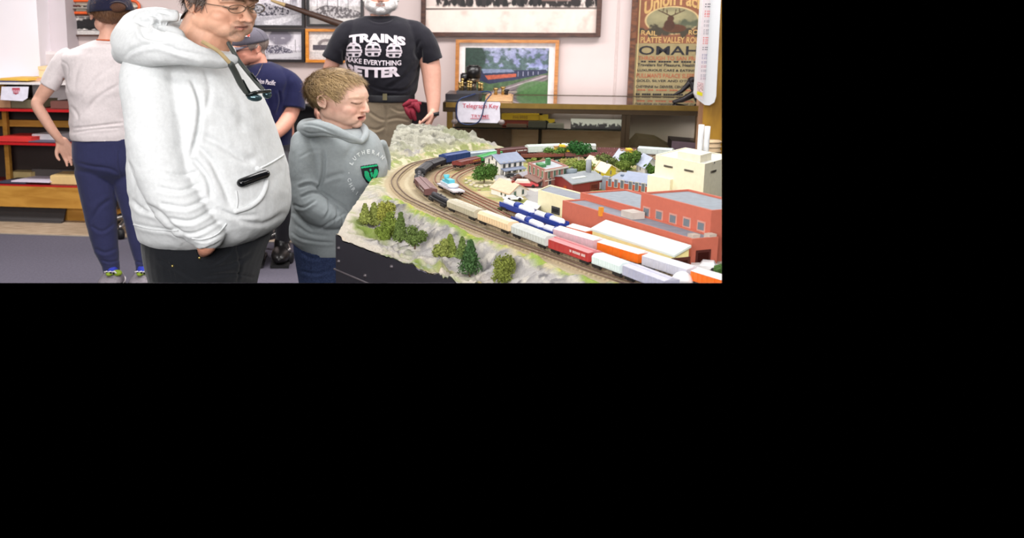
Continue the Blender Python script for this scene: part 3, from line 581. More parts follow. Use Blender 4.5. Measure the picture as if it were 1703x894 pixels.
# hanging notice
T = Thing('paper_notice', 'white notice with a red and white striped shield taped under the counter edge', 'notice'); dd = D2+.006
pts = [Wp(x, y, dd) for x, y in [(3, 144), (48, 144), (46, 163), (38, 168), (1, 166)]]; m = MB(); m.prism(TW(np.array([(a_, dd, b_) for a_, b_ in pts])), np.append(NN*.003, 0)); T.part('sheet', m, M('notice_white', (228, 224, 238), .6))
m = MB(); pts = [Wp(x, y, dd+.005) for x, y in [(20, 146), (33, 146), (33, 150), (31, 155), (26.5, 157), (22, 155), (20, 150)]]; m.add(TW(np.array([(a_, dd+.005, b_) for a_, b_ in pts])), [list(range(7))]); T.part('shield', m, M('shield_red', (186, 72, 90), .6))
for k in range(4): m = MB(); ua, z1_ = Wp(21.3+3*k, 149.5, dd+.007); ub, z2_ = Wp(22.4+3*k, 154.5, dd+.007); m.bx(ua, ub, dd+.006, dd+.008, z2_, z1_, 0, TW); T.part('stripe', m, MATS['notice_white'])
T.done()
z1s = zr(182)+.004; z2s = zr(238)+.004; z3s = zr(308)+.004
rows = [('tan_box', 'tan cardboard box on the upper red shelf at the left edge', 'box', (-4, 24), D2-.05, .2, .085, (178, 136, 100), z1s), ('book', 'olive covered book pile on the upper red shelf by the elbow', 'book', (22, 66), D2-.05, .24, .055, (116, 108, 84), z1s), ('paper_pile', 'white papers behind the olive books on the upper red shelf', 'papers', (60, 122), D2-.28, .08, .16, (214, 206, 206), z1s), ('magazine', 'brown and red printed magazine on the upper red shelf right of the elbow', 'magazine', (88, 118), D2-.06, .2, .05, (110, 70, 62), z1s),
        ('folder', 'bright red folder lying on the middle red shelf', 'folder', (-6, 52), D2-.02, .26, .03, (208, 52, 48), z2s), ('magazine', 'white magazine on the middle red shelf behind the forearm', 'magazine', (54, 98), D2-.12, .2, .045, (206, 202, 206), z2s), ('photo_print', 'grey photo print with white border on the middle red shelf', 'photo', (48, 102), D2-.015, .16, .008, (96, 92, 110), z2s),
        ('folder', 'dark slate folder on the bottom shelf at the left edge', 'folder', (-8, 38), D2-.02, .26, .012, (66, 68, 86), z3s), ('book', 'pale yellow book on the bottom shelf behind the slate folder', 'book', (6, 48), D2-.24, .16, .05, (190, 168, 116), z3s), ('paper_sheet', 'white flyer with a red picture on the bottom shelf', 'paper', (14, 78), D2-.02, .26, .008, (226, 216, 232), z3s+.013), ('book', 'cream and orange book stack on the bottom shelf nearest the blue trousers', 'book', (80, 132), D2-.05, .26, .06, (226, 196, 136), z3s), ('tray', 'dark grey tray on the bottom shelf behind the flyer', 'tray', (50, 124), D2-.28, .06, .07, (84, 78, 76), z3s)]
for n_, l_, ct, pr, dd, dep, h_, cc, zz in rows:
    flat(n_, l_, ct, pr, 240, dd, dep, h_, C_('m_'+n_+str(cc[0])+'_'+str(cc[1]), cc), zz, .06 if h_ < .06 else 0)
m = MB(); ua = Wp(0, 350, D2-.06)[0]-.3; ub = Wp(107, 350, D2-.06)[0]; m.prism(TW(np.array([(ua, D2-.02, .0), (ub, D2-.02, .0), (ub, D2-.10, zr(346)), (ua, D2-.10, zr(346))])), np.append(NN*-.02, 0)); m.prism(TW(np.array([(ua, D2+.005, .002), (ub, D2+.005, .002), (ub, D2+.002, .014), (ua, D2+.002, .014)])), np.append(NN*-.02, 0))
solo('dark_panel', m, C_('charcoal_panel', (62, 58, 58)), 'charcoal panel leaning under the golden display counter', 'panel')
# ceiling lights (fluorescent panels above the view) and an added fill lamp behind the camera
def lamp(x, y, z, sx, sy, e, col=(1, 1, 1), rot=(0, 0, 0), name='ceiling_light'):
    l = bpy.data.lights.new(name, 'AREA'); l.shape = 'RECTANGLE'; l.size = sx; l.size_y = sy; l.energy = e; l.color = col
    o = bpy.data.objects.new(name, l); COL.objects.link(o); o.location = (x, y, z); o.rotation_euler = [R(a) for a in rot]; return o
WARM = (1, .965, .95)
for x in (-2.2, .2, 2.4):
    for y in (2.0, 4.6, 7.2): lamp(x, y, 2.75, 1.6, .6, {2.0: 20, 4.6: 35, 7.2: 62}[y], WARM)
lamp(-1.6, -1.2, 2.3, 3.4, 1.8, 330, (1, .97, .97), (66, 0, 0), 'front_fill_light')  # added front fill, brightens the surfaces that face the camera
w_ = bpy.data.worlds.new('World'); SC.world = w_; w_.use_nodes = True; w_.node_tree.nodes['Background'].inputs[0].default_value = (0, 0, 0, 1); w_.node_tree.nodes['Background'].inputs[1].default_value = 0
SC.view_settings.view_transform = 'Standard'; SC.view_settings.look = 'None'; SC.view_settings.gamma = 1; SC.view_settings.exposure = 0.12
try: SC.view_settings.use_curve_mapping = False
except Exception: pass
SC.cycles.max_bounces = 8; SC.cycles.use_denoising = True; SC.cycles.transparent_max_bounces = 12
# ================================================================ MODEL RAILWAY LAYOUT
H = .90; HV = .855
def G(px, py, z=H): return atZ(px, py, z)
def G2(L, z=H): return np.array([G(x, y, z) for x, y in L])
FL = G(558, 393, HV+.02)[:2]; FR_ = G(742, 470, HV)[:2]; BL = G(661, 244)[:2]; BR = G(1230, 263)[:2]
fd = (FR_-FL)/np.linalg.norm(FR_-FL); YN = 2.45; FN = FL+fd*((YN-FL[1])/fd[1]); XR = 2.35
def xl(y):
    return np.where(y < FL[1], FL[0]+(y-FL[1])*(FN[0]-FL[0])/(FN[1]-FL[1]), FL[0]+(y-FL[1])*(BL[0]-FL[0])/(BL[1]-FL[1]))
YB = lambda t: BL[1]+(BR[1]-BL[1])*t
OUT = catmull(G2([(1330, 270), (1200, 263), (1119, 259), (1000, 252), (900, 252), (822, 255), (775, 258.5), (740, 264), (714, 268.5), (685, 276), (667, 288), (657.5, 299), (656, 308), (662, 319), (676, 331), (696, 341), (717, 351), (768, 374), (839, 402), (930, 434), (977, 452), (1030, 470), (1110, 500)]), 8)
MAIN = catmull(G2([(1330, 274), (1200, 268), (1119, 263), (1060, 259.5), (990, 257), (930, 257), (875, 258), (822, 261), (775, 266), (745, 271), (722, 278), (705, 288), (697, 297), (696, 306), (702, 317), (714, 328), (730, 338), (752, 349), (800, 369), (857, 391), (920, 416), (990, 442), (1045, 463), (1110, 488)]), 8)
SEC = catmull(G2([(1330, 282), (1200, 276), (1060, 265.5), (960, 262), (900, 263), (865, 264.5), (830, 261), (794, 271), (757, 279), (734, 289), (728, 301), (736, 311), (764, 325), (793, 338), (822, 353), (858, 373), (905, 392), (960, 407), (1010, 422), (1075, 443), (1160, 470), (1240, 496)]), 8)
THD = catmull(G2([(860, 270), (802, 277), (775, 286), (757, 296), (756, 304), (767, 314), (793, 329), (820, 341), (850, 353), (890, 369), (920, 380), (960, 393), (1010, 408), (1090, 434), (1160, 458), (1240, 486)]), 8)
def pdist(X, Y, C):
    best = np.full(X.shape, 9.); q = C[:, :2]
    for i in range(len(q)-1):
        a, b = q[i], q[i+1]; d = b-a; L2 = d@d+1e-12
        t = np.clip(((X-a[0])*d[0]+(Y-a[1])*d[1])/L2, 0, 1); best = np.minimum(best, np.hypot(X-a[0]-t*d[0], Y-a[1]-t*d[1]))
    return best
def inpoly(X, Y, Pg):
    ins = np.zeros(X.shape, bool); n = len(Pg); j = n-1
    for i in range(n):
        xi, yi = Pg[i][:2]; xj, yj = Pg[j][:2]
        ins ^= ((yi > Y) != (yj > Y)) & (X < (xj-xi)*(Y-yi)/(yj-yi+1e-12)+xi); j = i
    return ins
nY, nX = 560, 520
tt = np.linspace(0, 1, nY); s_ = np.linspace(0, 1, nX)
Yg = np.zeros((nY, nX)); Xg = np.zeros((nY, nX))
for i, t in enumerate(tt):
    y = YN+(BL[1]-YN)*t; x0 = float(xl(np.array(y))); sx = s_**1.35; Xg[i] = x0+(XR-x0)*sx; Yg[i] = y
Yg = YN+(Yg-YN)*(1+(BR[1]-BL[1])*np.clip((Xg-BL[0])/(BR[0]-BL[0]), 0, 1.2)/(BL[1]-YN)*((Yg-YN)/(BL[1]-YN))**2)
dO = pdist(Xg, Yg, OUT); dM = pdist(Xg, Yg, MAIN); dS = pdist(Xg, Yg, SEC); dT = pdist(Xg, Yg, THD)
TP = np.vstack([OUT, [[XR+.5, 2.0, H], [XR+.5, OUT[0][1], H]]]); inside = inpoly(Xg, Yg, TP)
nz = noise2(Xg, Yg, 7, 5, 3); nf = noise2(Xg, Yg, 40, 4, 5); nr = noise2(Xg+.3*nz, Yg*1.3, 14, 5, 9)
out = np.where(inside, 0, dO)
front = (Yg < 5.0)
# distance to table edge
def segd(a, b):
    d = b-a; t = np.clip(((Xg-a[0])*d[0]+(Yg-a[1])*d[1])/(d@d), 0, 1); return np.hypot(Xg-a[0]-t*d[0], Yg-a[1]-t*d[1])
eF = segd(FL, FN); eL = segd(FL, BL)
Z = np.full(Xg.shape, H)+(nf-.5)*.006*(np.minimum(np.minimum(dO, dM), np.minimum(dS, dT)) > .03)
sm = lambda x, a, b: (lambda q: q*q*(3-2*q))(np.clip((x-a)/(b-a), 0, 1))
drop = sm(out, .07, .19)*(1-sm(np.where(eF < 9, -eF, 0), -.03, .0)*.3)
ridge = sm(out, .045, .09)*(1-sm(out, .12, .22))
rock = np.abs(nr-.5)*2
valley = drop*(1-sm(Yg, 4.3, 5.0))
Z += ridge*(.020+.05*(nz-.35))*(1-.3*sm(Yg, 4.6, 5.1)) - valley*(H-HV)*.9 + (rock-.3)*.05*sm(out, .06, .12)*(1-sm(out, .26, .4))
Z += (nr-.5)*.022*sm(out, .2, .3)*sm(np.minimum(eF, eL), .0, .06)
Z += sm(out, .05, .09)*(1-sm(eL, 0, .12))*.012*(Yg > 3.6)
Z = H+(Z-H)*(1-(1-sm(eL, 0, .12))*.85*(Yg > 3.62)*sm(Yg, 3.6, 4.0))
# mountain
SIL = [(640, 216), (655, 213), (680, 208), (700, 204.5), (718, 203), (742, 206), (760, 210), (785, 217), (800, 225), (814, 236), (838, 246), (900, 249)]
sx_ = []; sz_ = []
for px_, py_ in SIL:
    q = atY(px_, py_, 5.72); sx_.append(q[0]); sz_.append(max(q[2]-H, 0))
prof = np.interp(Xg, sx_, sz_, right=0)
mt = prof*np.clip(sm((np.where(inside, 0, dO)-.03*nz)/np.interp(Xg, [G(700, 250)[0], G(830, 250)[0]], [.40, .13]), .05, 1.), 0, 1)*sm(Yg, 4.75, 5.25)
mt = mt*(.9+.2*fbm(np.stack([Xg, Yg, mt*2], -1), 9, 5, 21))
Z = Z+mt
Z += np.clip(mt*3, 0, .03)*(np.abs(noise2(Xg+Z, Yg+Z*1.5, 16, 5, 77)-.5)*2-.25)*(mt > .006)
# colours
def C3(c): return np.array(lin(c))
col = np.ones(Xg.shape+(3,))*C3((196, 184, 146))
def lay(mask, c, k=1.):
    global col
    m = np.clip(mask, 0, 1)[..., None]*k; col = col*(1-m)+m*C3(c)
g1 = noise2(Xg, Yg, 12, 4, 31); g2 = noise2(Xg, Yg, 45, 3, 33); g3 = noise2(Xg, Yg, 5, 3, 35)
lay((g1-.42)*8, (150, 152, 92), .8); lay((g1*.5+g2*.5-.5)*12, (128, 142, 70), .7); lay((g2-.6)*9, (206, 190, 120), .7)
nearT = np.minimum(np.minimum(dM, dO), np.minimum(dS, dT))
lay((.085-np.minimum(dM, dO))/.02, (202, 190, 160)); lay((.045-np.minimum(dM, dO))/.008, (188, 172, 142))
lay((.05-np.minimum(dS, dT))/.02, (168, 138, 108), .8)
strip = sm(out, .05, .075)*(1-sm(out, .11, .15)); lay(strip*(g1*.6+g2*.4-.36)*9, (146, 168, 78), .95); lay(strip*(g2-.58)*9, (196, 192, 96), .8)
rk_ = sm(out, .085, .12); lay(rk_, (178, 174, 170)); lay(rk_*(nr-.55)*7, (132, 130, 130), .85); lay(rk_*(g2-.55)*6, (206, 200, 188), .8); lay(rk_*(noise2(Xg, Yg, 30, 4, 41)-.62)*12, (96, 94, 98), .8)
val = sm(out, .22, .28)*(Yg < 4.4); lay(val*(g1-.38)*8, (146, 156, 88), .95); lay(val*(g1-.56)*10, (120, 140, 66), .8); lay(val*(g3-.56)*8, (200, 170, 128), .7)
lay((1-sm(np.minimum(eF, eL), .0, .13))*(Yg < 4.2)*(1.1-(g1-.5)*5), (204, 196, 182)); lay((1-sm(eF, 0, .16))*(g3-.5)*8, (206, 172, 134), .7); lay((1-sm(eF, .0, .12))*(g2-.5)*8*(g1 > .5), (176, 176, 176), .6)
lf = sm(out, .03, .06)*(Yg > 4.2)*(mt < .05); lay(lf*(g1-.46)*9, (156, 160, 112), .8); lay(lf*(g2-.55)*9, (214, 206, 178), .9); lay(lf*(g3-.55)*6, (184, 180, 170), .6)
mm_ = sm(mt, .015, .05); lay(mm_, (186, 184, 168)); n4 = fbm(np.stack([Xg, Yg, Z*1.6], -1), 16, 5, 51); n5 = fbm(np.stack([Xg, Yg, Z*1.5], -1), 34, 4, 52)
lay(mm_*(n4-.5)*9, (146, 146, 134), .9); lay(mm_*(n5-.56)*9, (206, 204, 190), .85); lay(mm_*(n5*.6+(1-n4)*.4-.58)*16, (108, 106, 98), .8); lay(mm_*(noise2(Xg, Yg, 9, 4, 54)-.60)*8, (146, 152, 112), .6)
lay(mm_*(1-sm(mt, .02, .05))*(g1-.46)*8, (160, 162, 112), .7)
# town streets
road = inpoly(Xg, Yg, G2([(818, 292), (850, 289), (876, 297), (905, 313), (938, 328), (910, 349), (893, 346), (877, 331), (862, 316), (838, 309), (826, 304)])); lay(road.astype(float), (176, 174, 172))
conc = inpoly(Xg, Yg, G2([(836, 296), (850, 292), (905, 316), (890, 319)])); lay(conc.astype(float), (214, 208, 196))
conc = inpoly(Xg, Yg, G2([(1120, 440), (1175, 420), (1260, 400), (1260, 470), (1180, 456)])); lay(conc.astype(float), (188, 178, 162)); Z = np.where(road | conc, H+.0012, Z)
dr_ = inpoly(Xg, Yg, G2([(762, 330), (830, 345), (900, 352), (935, 380), (900, 388), (850, 366), (800, 346)])); lay(dr_*(g1-.3)*5, (150, 116, 88), .7)
yard = inpoly(Xg, Yg, G2([(935, 372), (985, 372), (1160, 440), (1200, 470), (1000, 420)])); lay(yard.astype(float), (170, 150, 124), .8)
Gr = np.stack([Xg, Yg, Z], -1)
def hz(x, y):
    "terrain height under a point"
    d = (Xg-x)**2+(Yg-y)**2; i = np.unravel_index(np.argmin(d), d.shape); return Z[i]
T = Thing('model_railway_layout', 'large model railway layout with sculpted rocky landscape on a black sided table', 'model railway')
m = MB(); m.grid(Gr, col=col); m_ter = M('scenery', (255, 255, 255), .95, .12, 260, attr='Col', bump=.6, bscale=300, spec=.1); iT = T.part('landscape', m, m_ter, cap=False)
# fascia: front + left sides below terrain edge
m = MB(); eLidx = Gr[:, 0, :]; bot = eLidx.copy(); bot[:, 2] = .60
fr = eLidx[:, 1] <= FL[1]+.01
def wallstrip(line, z0, off=0.0):
    b = line.copy(); b[:, 2] = z0; a = line.copy(); a[:, 2] -= .004
    return np.stack([a, b], 0)
m.grid(wallstrip(eLidx, .30), smooth=False); back = Gr[-1]; m.grid(wallstrip(back, .30)[::-1], smooth=False)
fmat = M('black_fascia', (46, 44, 50), .5, .06, 8, spec=.4); T.part('fascia', m, fmat, cap=False)
# plank joint + bolts on fascia
nf_ = np.array([-fd[1], fd[0]]); nf_ = nf_ if nf_[0] < 0 else -nf_
def fp(px, py, off=0.):
    r = ray(px, py); t = ((FL-EYE[:2])@nf_)/(r[:2]@nf_); q = EYE+r*t; return q+np.append(nf_*off, 0)
m = MB(); a_ = fp(556, 447); b_ = fp(612, 471); b_ = a_+(b_-a_)*1.6; m.tube([a_, b_], .0035, 6); T.part('plank_joint', m, M('joint_grey', (86, 80, 84), .5))
for px, py in [(564, 412), (564, 434), (652, 443), (608, 458)]:
    m = MB(); m.cyl(fp(px, py, -.004), fp(px, py, .004), .006, seg=12); m.ell(fp(px, py, .004), (.004, .004, .004)); T.part('bolt', m, M('bolt_grey', (96, 90, 94), .4, metal=.5))
# tracks
def offset(C, o):
    t = np.gradient(C, axis=0); t /= np.linalg.norm(t, axis=1)[:, None]; n = np.stack([-t[:, 1], t[:, 0], 0*t[:, 0]], -1); return C+n*o
GA = .0085*1.357; m_rail = M('rail_rust', (120, 96, 82), .4, .1, 60, metal=.4); m_tie = M('tie_brown', (186, 168, 138), .9, .12, 80)
def resample(C, step):
    d = np.r_[0, np.cumsum(np.linalg.norm(np.diff(C, axis=0), axis=1))]; s = np.arange(0, d[-1], step); return np.stack([np.interp(s, d, C[:, k]) for k in range(3)], -1)
for nm, C, mr in (('outer', OUT, m_rail), ('main', MAIN, m_rail), ('second', SEC, M('rail_red_rust', (140, 84, 62), .5, .1, 60)), ('third', THD, M('rail_red_rust', (140, 84, 62), .5))):
    Rr = resample(C, .02); vis = [i for i in range(len(Rr)) if proj(Rr[i])[0][0] < 1215 and proj(Rr[i])[0][1] < 480]; Rr = Rr[vis[0]:vis[-1]+1]
    m = MB(); tg = np.gradient(Rr, axis=0); tg /= np.linalg.norm(tg, axis=1)[:, None]
    for i in range(len(Rr)):
        a = math.atan2(tg[i][1], tg[i][0]); m.box((Rr[i][0], Rr[i][1], H+.002), (.0045, GA*1.75, .003), rotm(0, 0, a), 1)
    for o in (-GA, GA):
        L_ = offset(Rr, o); L_[:, 2] = H+.0085; m.tube(L_, .0022, 6, 'flat')
    T.part('track', m, [mr, m_tie], label={'outer': 'empty outer track nearest the rocks', 'main': 'second track under the long freight train', 'second': 'rusty inner track', 'third': 'rusty innermost siding'}[nm])
T.done()
# ---------------------------------------------------------------- rolling stock
RZ = H+.0115
m_truck = M('truck_black', (34, 30, 30), .6)
def car(kind, name, label, p1, p2, h, colr, roof=None, group='cars of the long freight train', w=None, dome=None, text=None, tcol=(235, 235, 230), ends=None, cat='model train car'):
    a = G(*p1, RZ); b = G(*p2, RZ); d = b-a; Lc = np.linalg.norm(d); th = math.atan2(d[1], d[0]); c = (a+b)/2; W = (w or .0168)*1.357; h = h*.62; rt = rotm(0, 0, th)
    def TT(V): return np.asarray(V) @ rt.T+np.array([c[0], c[1], RZ])
    T = Thing(name, label, cat, group); mb = M('car_%d_%d_%d' % colr, colr, .5, .07, 70); mr = M('car_%d_%d_%d' % (roof or colr), roof or colr, .5, .06, 70)
    hl = Lc/2*.955; z0 = .012; z1 = h
    m = MB()
    if kind == 'box':
        m.bx(-hl, hl, -W, W, z0, z1*.9, 0, TT)
        for k in range(9):
            x = -hl+2*hl*(k+.5)/9; m.bx(x-.0015, x+.0015, -W-.0014, W+.0014, z0+.002, z1*.88, 0, TT)
        T.part('body', m, mb); m = MB(); m.prism(TT(np.array([(-hl, -W-.001, z1*.9), (-hl, W+.001, z1*.9), (-hl, W*.3, z1), (-hl, -W*.3, z1)])), rt @ np.array([2*hl, 0, 0])); m.bx(-hl, hl, -W*.18, W*.18, z1, z1+.0025, 0, TT); T.part('roof', m, mr)
        m = MB(); m.bx(-hl*.17, hl*.17, -W-.003, -W, z0+.003, z1*.84, 0, TT); T.part('door', m, mb); m = MB(); m.bx(-hl*.17, hl*.17, W, W+.003, z0+.003, z1*.84, 0, TT); T.part('door', m, mb)
    elif kind == 'hopper':
        m.prism(TT(np.array([(-hl*.97, -W, z1*.78), (-hl*.97, -W*.95, z1*.38), (-hl*.97, W*.95, z1*.38), (-hl*.97, W, z1*.78), (-hl*.97, W*.65, z1*.96), (-hl*.97, -W*.65, z1*.96)])), rt @ np.array([2*hl*.97, 0, 0]))
        for k in range(12):
            x = -hl*.95+2*hl*.95*(k+.5)/12; m.bx(x-.001, x+.001, -W-.0012, W+.0012, z1*.4, z1*.78, 0, TT)
        for k in (-.6, 0, .6):
            m.hexa(TT([(k*hl-.008, -W*.4, z0*.6), (k*hl+.008, -W*.4, z0*.6), (k*hl+.008, W*.4, z0*.6), (k*hl-.008, W*.4, z0*.6)]), TT([(k*hl-hl*.3, -W*.9, z1*.4), (k*hl+hl*.3, -W*.9, z1*.4), (k*hl+hl*.3, W*.9, z1*.4), (k*hl-hl*.3, W*.9, z1*.4)]))
        m.bx(-hl, hl, -W*.9, W*.9, z0, z0+.004, 0, TT); T.part('body', m, mb)
        m = MB(); m.bx(-hl*.95, hl*.95, -W*.5, W*.5, z1*.95, z1*.985, 0, TT)
        for k in range(5): m.bx(-hl*.85+k*hl*.36, -hl*.62+k*hl*.36+hl*.06, -W*.22, W*.22, z1*.985, z1*1.02, 0, TT)
        T.part('roof_hatches', m, mr)
    elif kind == 'tank':
        r_ = (z1-z0)/2*.86; zc = z0+r_*1.15; A = TT([(-hl*.94, 0, zc), (hl*.94, 0, zc)]); m.tube([A[0], A[0]*.97+A[1]*.03, A[0]*.03+A[1]*.97, A[1]], [r_*.7, r_, r_, r_*.7], 18)
        T.part('tank', m, mb); m = MB(); q = TT([(0, 0, zc+r_*.8), (0, 0, z1+.003)]); m.cyl(q[0], q[1], r_*.4); m.bx(-hl*.5, hl*.5, -W*.15, W*.15, zc+r_, zc+r_+.002, 0, TT); T.part('dome', m, mr); m = MB(); m.bx(-hl, hl, -W*.7, W*.7, z0-.002, z0+.004, 0, TT); T.part('underframe', m, m_truck)
    elif kind == 'twin':
        r_ = (z1-z0)/2*.82; zc = z0+r_*1.25; blue = M('ring_blue', (36, 62, 150), .45)
        for sg in (-1, 1):
            A = TT([(sg*hl*.16, 0, zc), (sg*hl*.94, 0, zc)]); m = MB(); m.tube([A[0], A[0]*.94+A[1]*.06, A[0]*.06+A[1]*.94, A[1]], [r_*.85, r_, r_, r_*.75], 18); T.part('tank', m, mb)
        m = MB(); A = TT([(-hl*.15, 0, zc+.002), (hl*.15, 0, zc+.002)]); m.cyl(A[0], A[1], r_*1.12, seg=20); m.bx(-hl*.14, hl*.14, -r_*1.1, r_*1.1, z0, zc, 0, TT); T.part('saddle', m, blue)
        m = MB(); m.bx(-hl, hl, -W*.85, W*.85, z0-.004, z0+.006, 0, TT)
        for sg in (-1, 1): m.bx(sg*hl*.98-.003, sg*hl*.98+.003, -W*.8, W*.8, z0, zc*.9, 0, TT); m.bx(-hl, hl, sg*W*.85-.0015, sg*W*.85+.0015, z0, z0+.014, 0, TT)
        T.part('underframe', m, blue)
    elif kind == 'gondola':
        m.bx(-hl, hl, -W, W, z0, z0+.004, 0, TT)
        for sg in (-1, 1): m.bx(-hl, hl, sg*W-.001, sg*W+.001, z0, z1, 0, TT); m.bx(sg*hl-.001, sg*hl+.001, -W, W, z0, z1, 0, TT)
        for k in range(8):
            x = -hl+2*hl*(k+.5)/8; m.bx(x-.0012, x+.0012, -W-.002, W+.002, z0, z1, 0, TT)
        T.part('body', m, mb); m = MB(); m.bx(-hl*.98, hl*.98, -W*.95, W*.95, z0+.004, z1*.82, 0, TT); T.part('load', m, mr)
    elif kind == 'flat':
        m.bx(-hl, hl, -W, W, z0, z0+.006, 0, TT); T.part('deck', m, mb)
        m = MB(); m.prism(TT(np.array([(-hl*.8, -W*.6, z0+.006), (-hl*.8, W*.6, z0+.006), (-hl*.8, W*.75, z0+.018), (-hl*.8, -W*.75, z0+.018)])), rt @ np.array([hl*1.1, 0, 0])); m.ell(TT([(hl*.3, 0, z0+.014)])[0], (W*1.0, W*.75, .010)); T.part('boat_hull', m, M('boat_white', (214, 224, 232), .4))
        m = MB(); m.bx(-hl*.35, hl*.15, -W*.5, W*.5, z0+.018, z0+.034, 0, TT); m.bx(-hl*.7, -hl*.35, -W*.5, W*.5, z0+.018, z0+.026, 0, TT); m.cyl(TT([(-hl*.5, 0, z0+.02)])[0], TT([(-hl*.5, 0, z0+.045)])[0], .006, .012); T.part('boat_cabin', m, M('boat_teal', (96, 190, 206), .4))
    m = MB(); m.bx(-hl*.98, hl*.98, -W*.3, W*.3, z0-.004, z0, 0, TT)
    for sg in (-1, 1):
        m.bx(sg*hl-.004, sg*hl+.012*sg, -.003, .003, z0-.004, z0+.002, 0, TT)
    T.part('frame', m, m_truck)
    for sg in (-1, 1):
        m = MB(); xc = sg*hl*.72
        for x in (-.011, .011):
            for y in (-1, 1):
                q = TT([(xc+x, y*(GA-.001), .0055), (xc+x, y*(GA+.003), .0055)]); m.cyl(q[0], q[1], .0065, seg=12)
        for y in (-1, 1): m.bx(xc-.018, xc+.018, y*W*.82-.0015, y*W*.82+.0015, .003, .011, 0, TT)
        m.bx(xc-.004, xc+.004, -W*.82, W*.82, .005, .009, 0, TT); T.part('truck', m, m_truck)
    if text:
        sg = -1
        for y in (-1, 1):
            V, Fc = text2d(text, hl*.75, (z1-z0)*.2, .02); m = MB(); X = (V[:, 0]-hl*.375)*(1 if y < 0 else -1)-hl*.42*0
            m.add(np.c_[X+hl*.52, np.full(len(V), y*(W+.0036)), V[:, 1]+z0+(z1-z0)*.42], Fc, T=TT); T.part('lettering', m, M('let_%d_%d_%d' % tcol, tcol, .6))
    T.done()
grp = 'cars of the long freight train'
BX = [('box', 'refrigerator_car', 'pale blue white refrigerator car at the right end of the far curve', (1060.5, 258), (1120, 262), .066, (196, 206, 204), None, None),
      ('gondola', 'freight_car', 'maroon freight car on the far curve left of the blue white refrigerator car', (992, 257), (1059, 258.5), .052, (112, 66, 64), (100, 58, 56), None),
      ('box', 'boxcar', 'silver white boxcar on the far curve behind the white trunked tree', (932, 254), (991, 254.5), .070, (206, 212, 204), None, None),
      ('box', 'boxcar', 'silver white boxcar on the far curve left of the white trunked tree', (874, 256.5), (931, 254.2), .070, (206, 218, 210), None, '= ==== =='),
      ('box', 'boxcar', 'dark maroon boxcar on the far curve above the white house roof', (823, 261.5), (873, 257), .062, (104, 60, 58), (90, 52, 50), '= ==== =='),
      ('box', 'hopper_car', 'grey blue car on the far curve between the dark blue and maroon cars', (777, 267), (822, 262), .062, (150, 162, 172), (172, 180, 186), None),
      ('box', 'boxcar', 'dark blue high boxcar at the bend of the far curve', (735, 274), (776, 267), .075, (48, 68, 118), (54, 76, 130), None),
      ('hopper', 'hopper_car', 'black hopper car directly in front of the dark blue boxcar', (712, 282.5), (735, 274), .058, (42, 40, 46), (50, 48, 52), None),
      ('hopper', 'hopper_car', 'black hopper car at the sharpest part of the bend', (698, 294), (712, 282.5), .058, (38, 38, 42), (46, 44, 50), None),
      ('tank', 'tank_car', 'short black tank car at the leftmost point of the train', (696, 306.5), (697.5, 294.5), .052, (40, 38, 44), (46, 44, 50), None),
      ('box', 'boxcar', 'weathered brown boxcar with pale lettering below the black cars', (698, 309), (717.5, 330), .060, (104, 68, 66), (120, 86, 84), '= ==== =='),
      ('tank', 'tank_car', 'black tank car ahead of the brown boxcar on the curve', (719, 331.5), (748, 347), .054, (38, 38, 46), (52, 50, 58), None),
      ('hopper', 'hopper_car', 'weathered beige covered hopper right behind the black tank car', (751, 348.5), (800, 368.5), .066, (186, 178, 156), (202, 196, 178), None),
      ('hopper', 'hopper_car', 'cream covered hopper with orange tint on the near straight', (802, 369.5), (856, 390.5), .068, (232, 206, 168), (242, 228, 206), None),
      ('hopper', 'hopper_car', 'light grey covered hopper left of the red boxcar', (858, 391.5), (919, 415.5), .068, (200, 204, 200), (214, 214, 206), None),
      ('box', 'boxcar', 'bright red boxcar with white lettering on the near straight', (921, 416.5), (991, 442), .066, (176, 56, 56), (206, 128, 130), '= ==== =='),
      ('hopper', 'hopper_car', 'white green tinted covered hopper right of the red boxcar', (993, 443), (1043, 461.5), .066, (212, 224, 222), (224, 230, 228), None),
      ('box', 'boxcar', 'pale lilac grey boxcar at the bottom edge below the white boxcar', (1045, 462), (1118, 491), .066, (178, 178, 196), (196, 196, 210), None)]
for k, nm, lb, a, b, h, cc, rf, tx in BX: car(k, nm, lb, a, b, h, cc, rf, grp, text=tx)
g2 = 'cars on the second track behind the long train'
for k, nm, lb, a, b, h, cc, rf, tx in [
        ('gondola', 'gondola_car', 'rust brown gondola in the second row above the brick building', (868, 265.5), (936, 263), .040, (126, 72, 60), (112, 64, 54), None),
        ('gondola', 'gondola_car', 'rust brown gondola in the second row behind the white trunked tree', (938, 263), (1004, 264), .044, (118, 66, 60), (104, 58, 54), None),
        ('gondola', 'gondola_car', 'rust brown gondola in the second row left of the grey roofed houses', (1006, 264), (1054, 266), .046, (122, 72, 68), (108, 62, 58), None),
        ('box', 'boxcar', 'bright green boxcar beside the white house', (794, 271.5), (829, 261.5), .052, (44, 140, 66), (64, 160, 84), None),
        ('box', 'boxcar', 'brown boxcar with yellow lettering left of the green boxcar', (758, 279.5), (793, 271.5), .050, (128, 60, 54), (112, 56, 50), '= ==== =='),
        ('flat', 'flatcar', 'flatcar carrying a white and turquoise boat load on the inner siding', (735, 311), (764, 325.5), .04, (206, 200, 206), None, None)]:
    car(k, nm, lb, a, b, h, cc, rf, g2, text=tx, tcol=(226, 180, 60))
g3 = 'white twin tank cars with blue saddles'
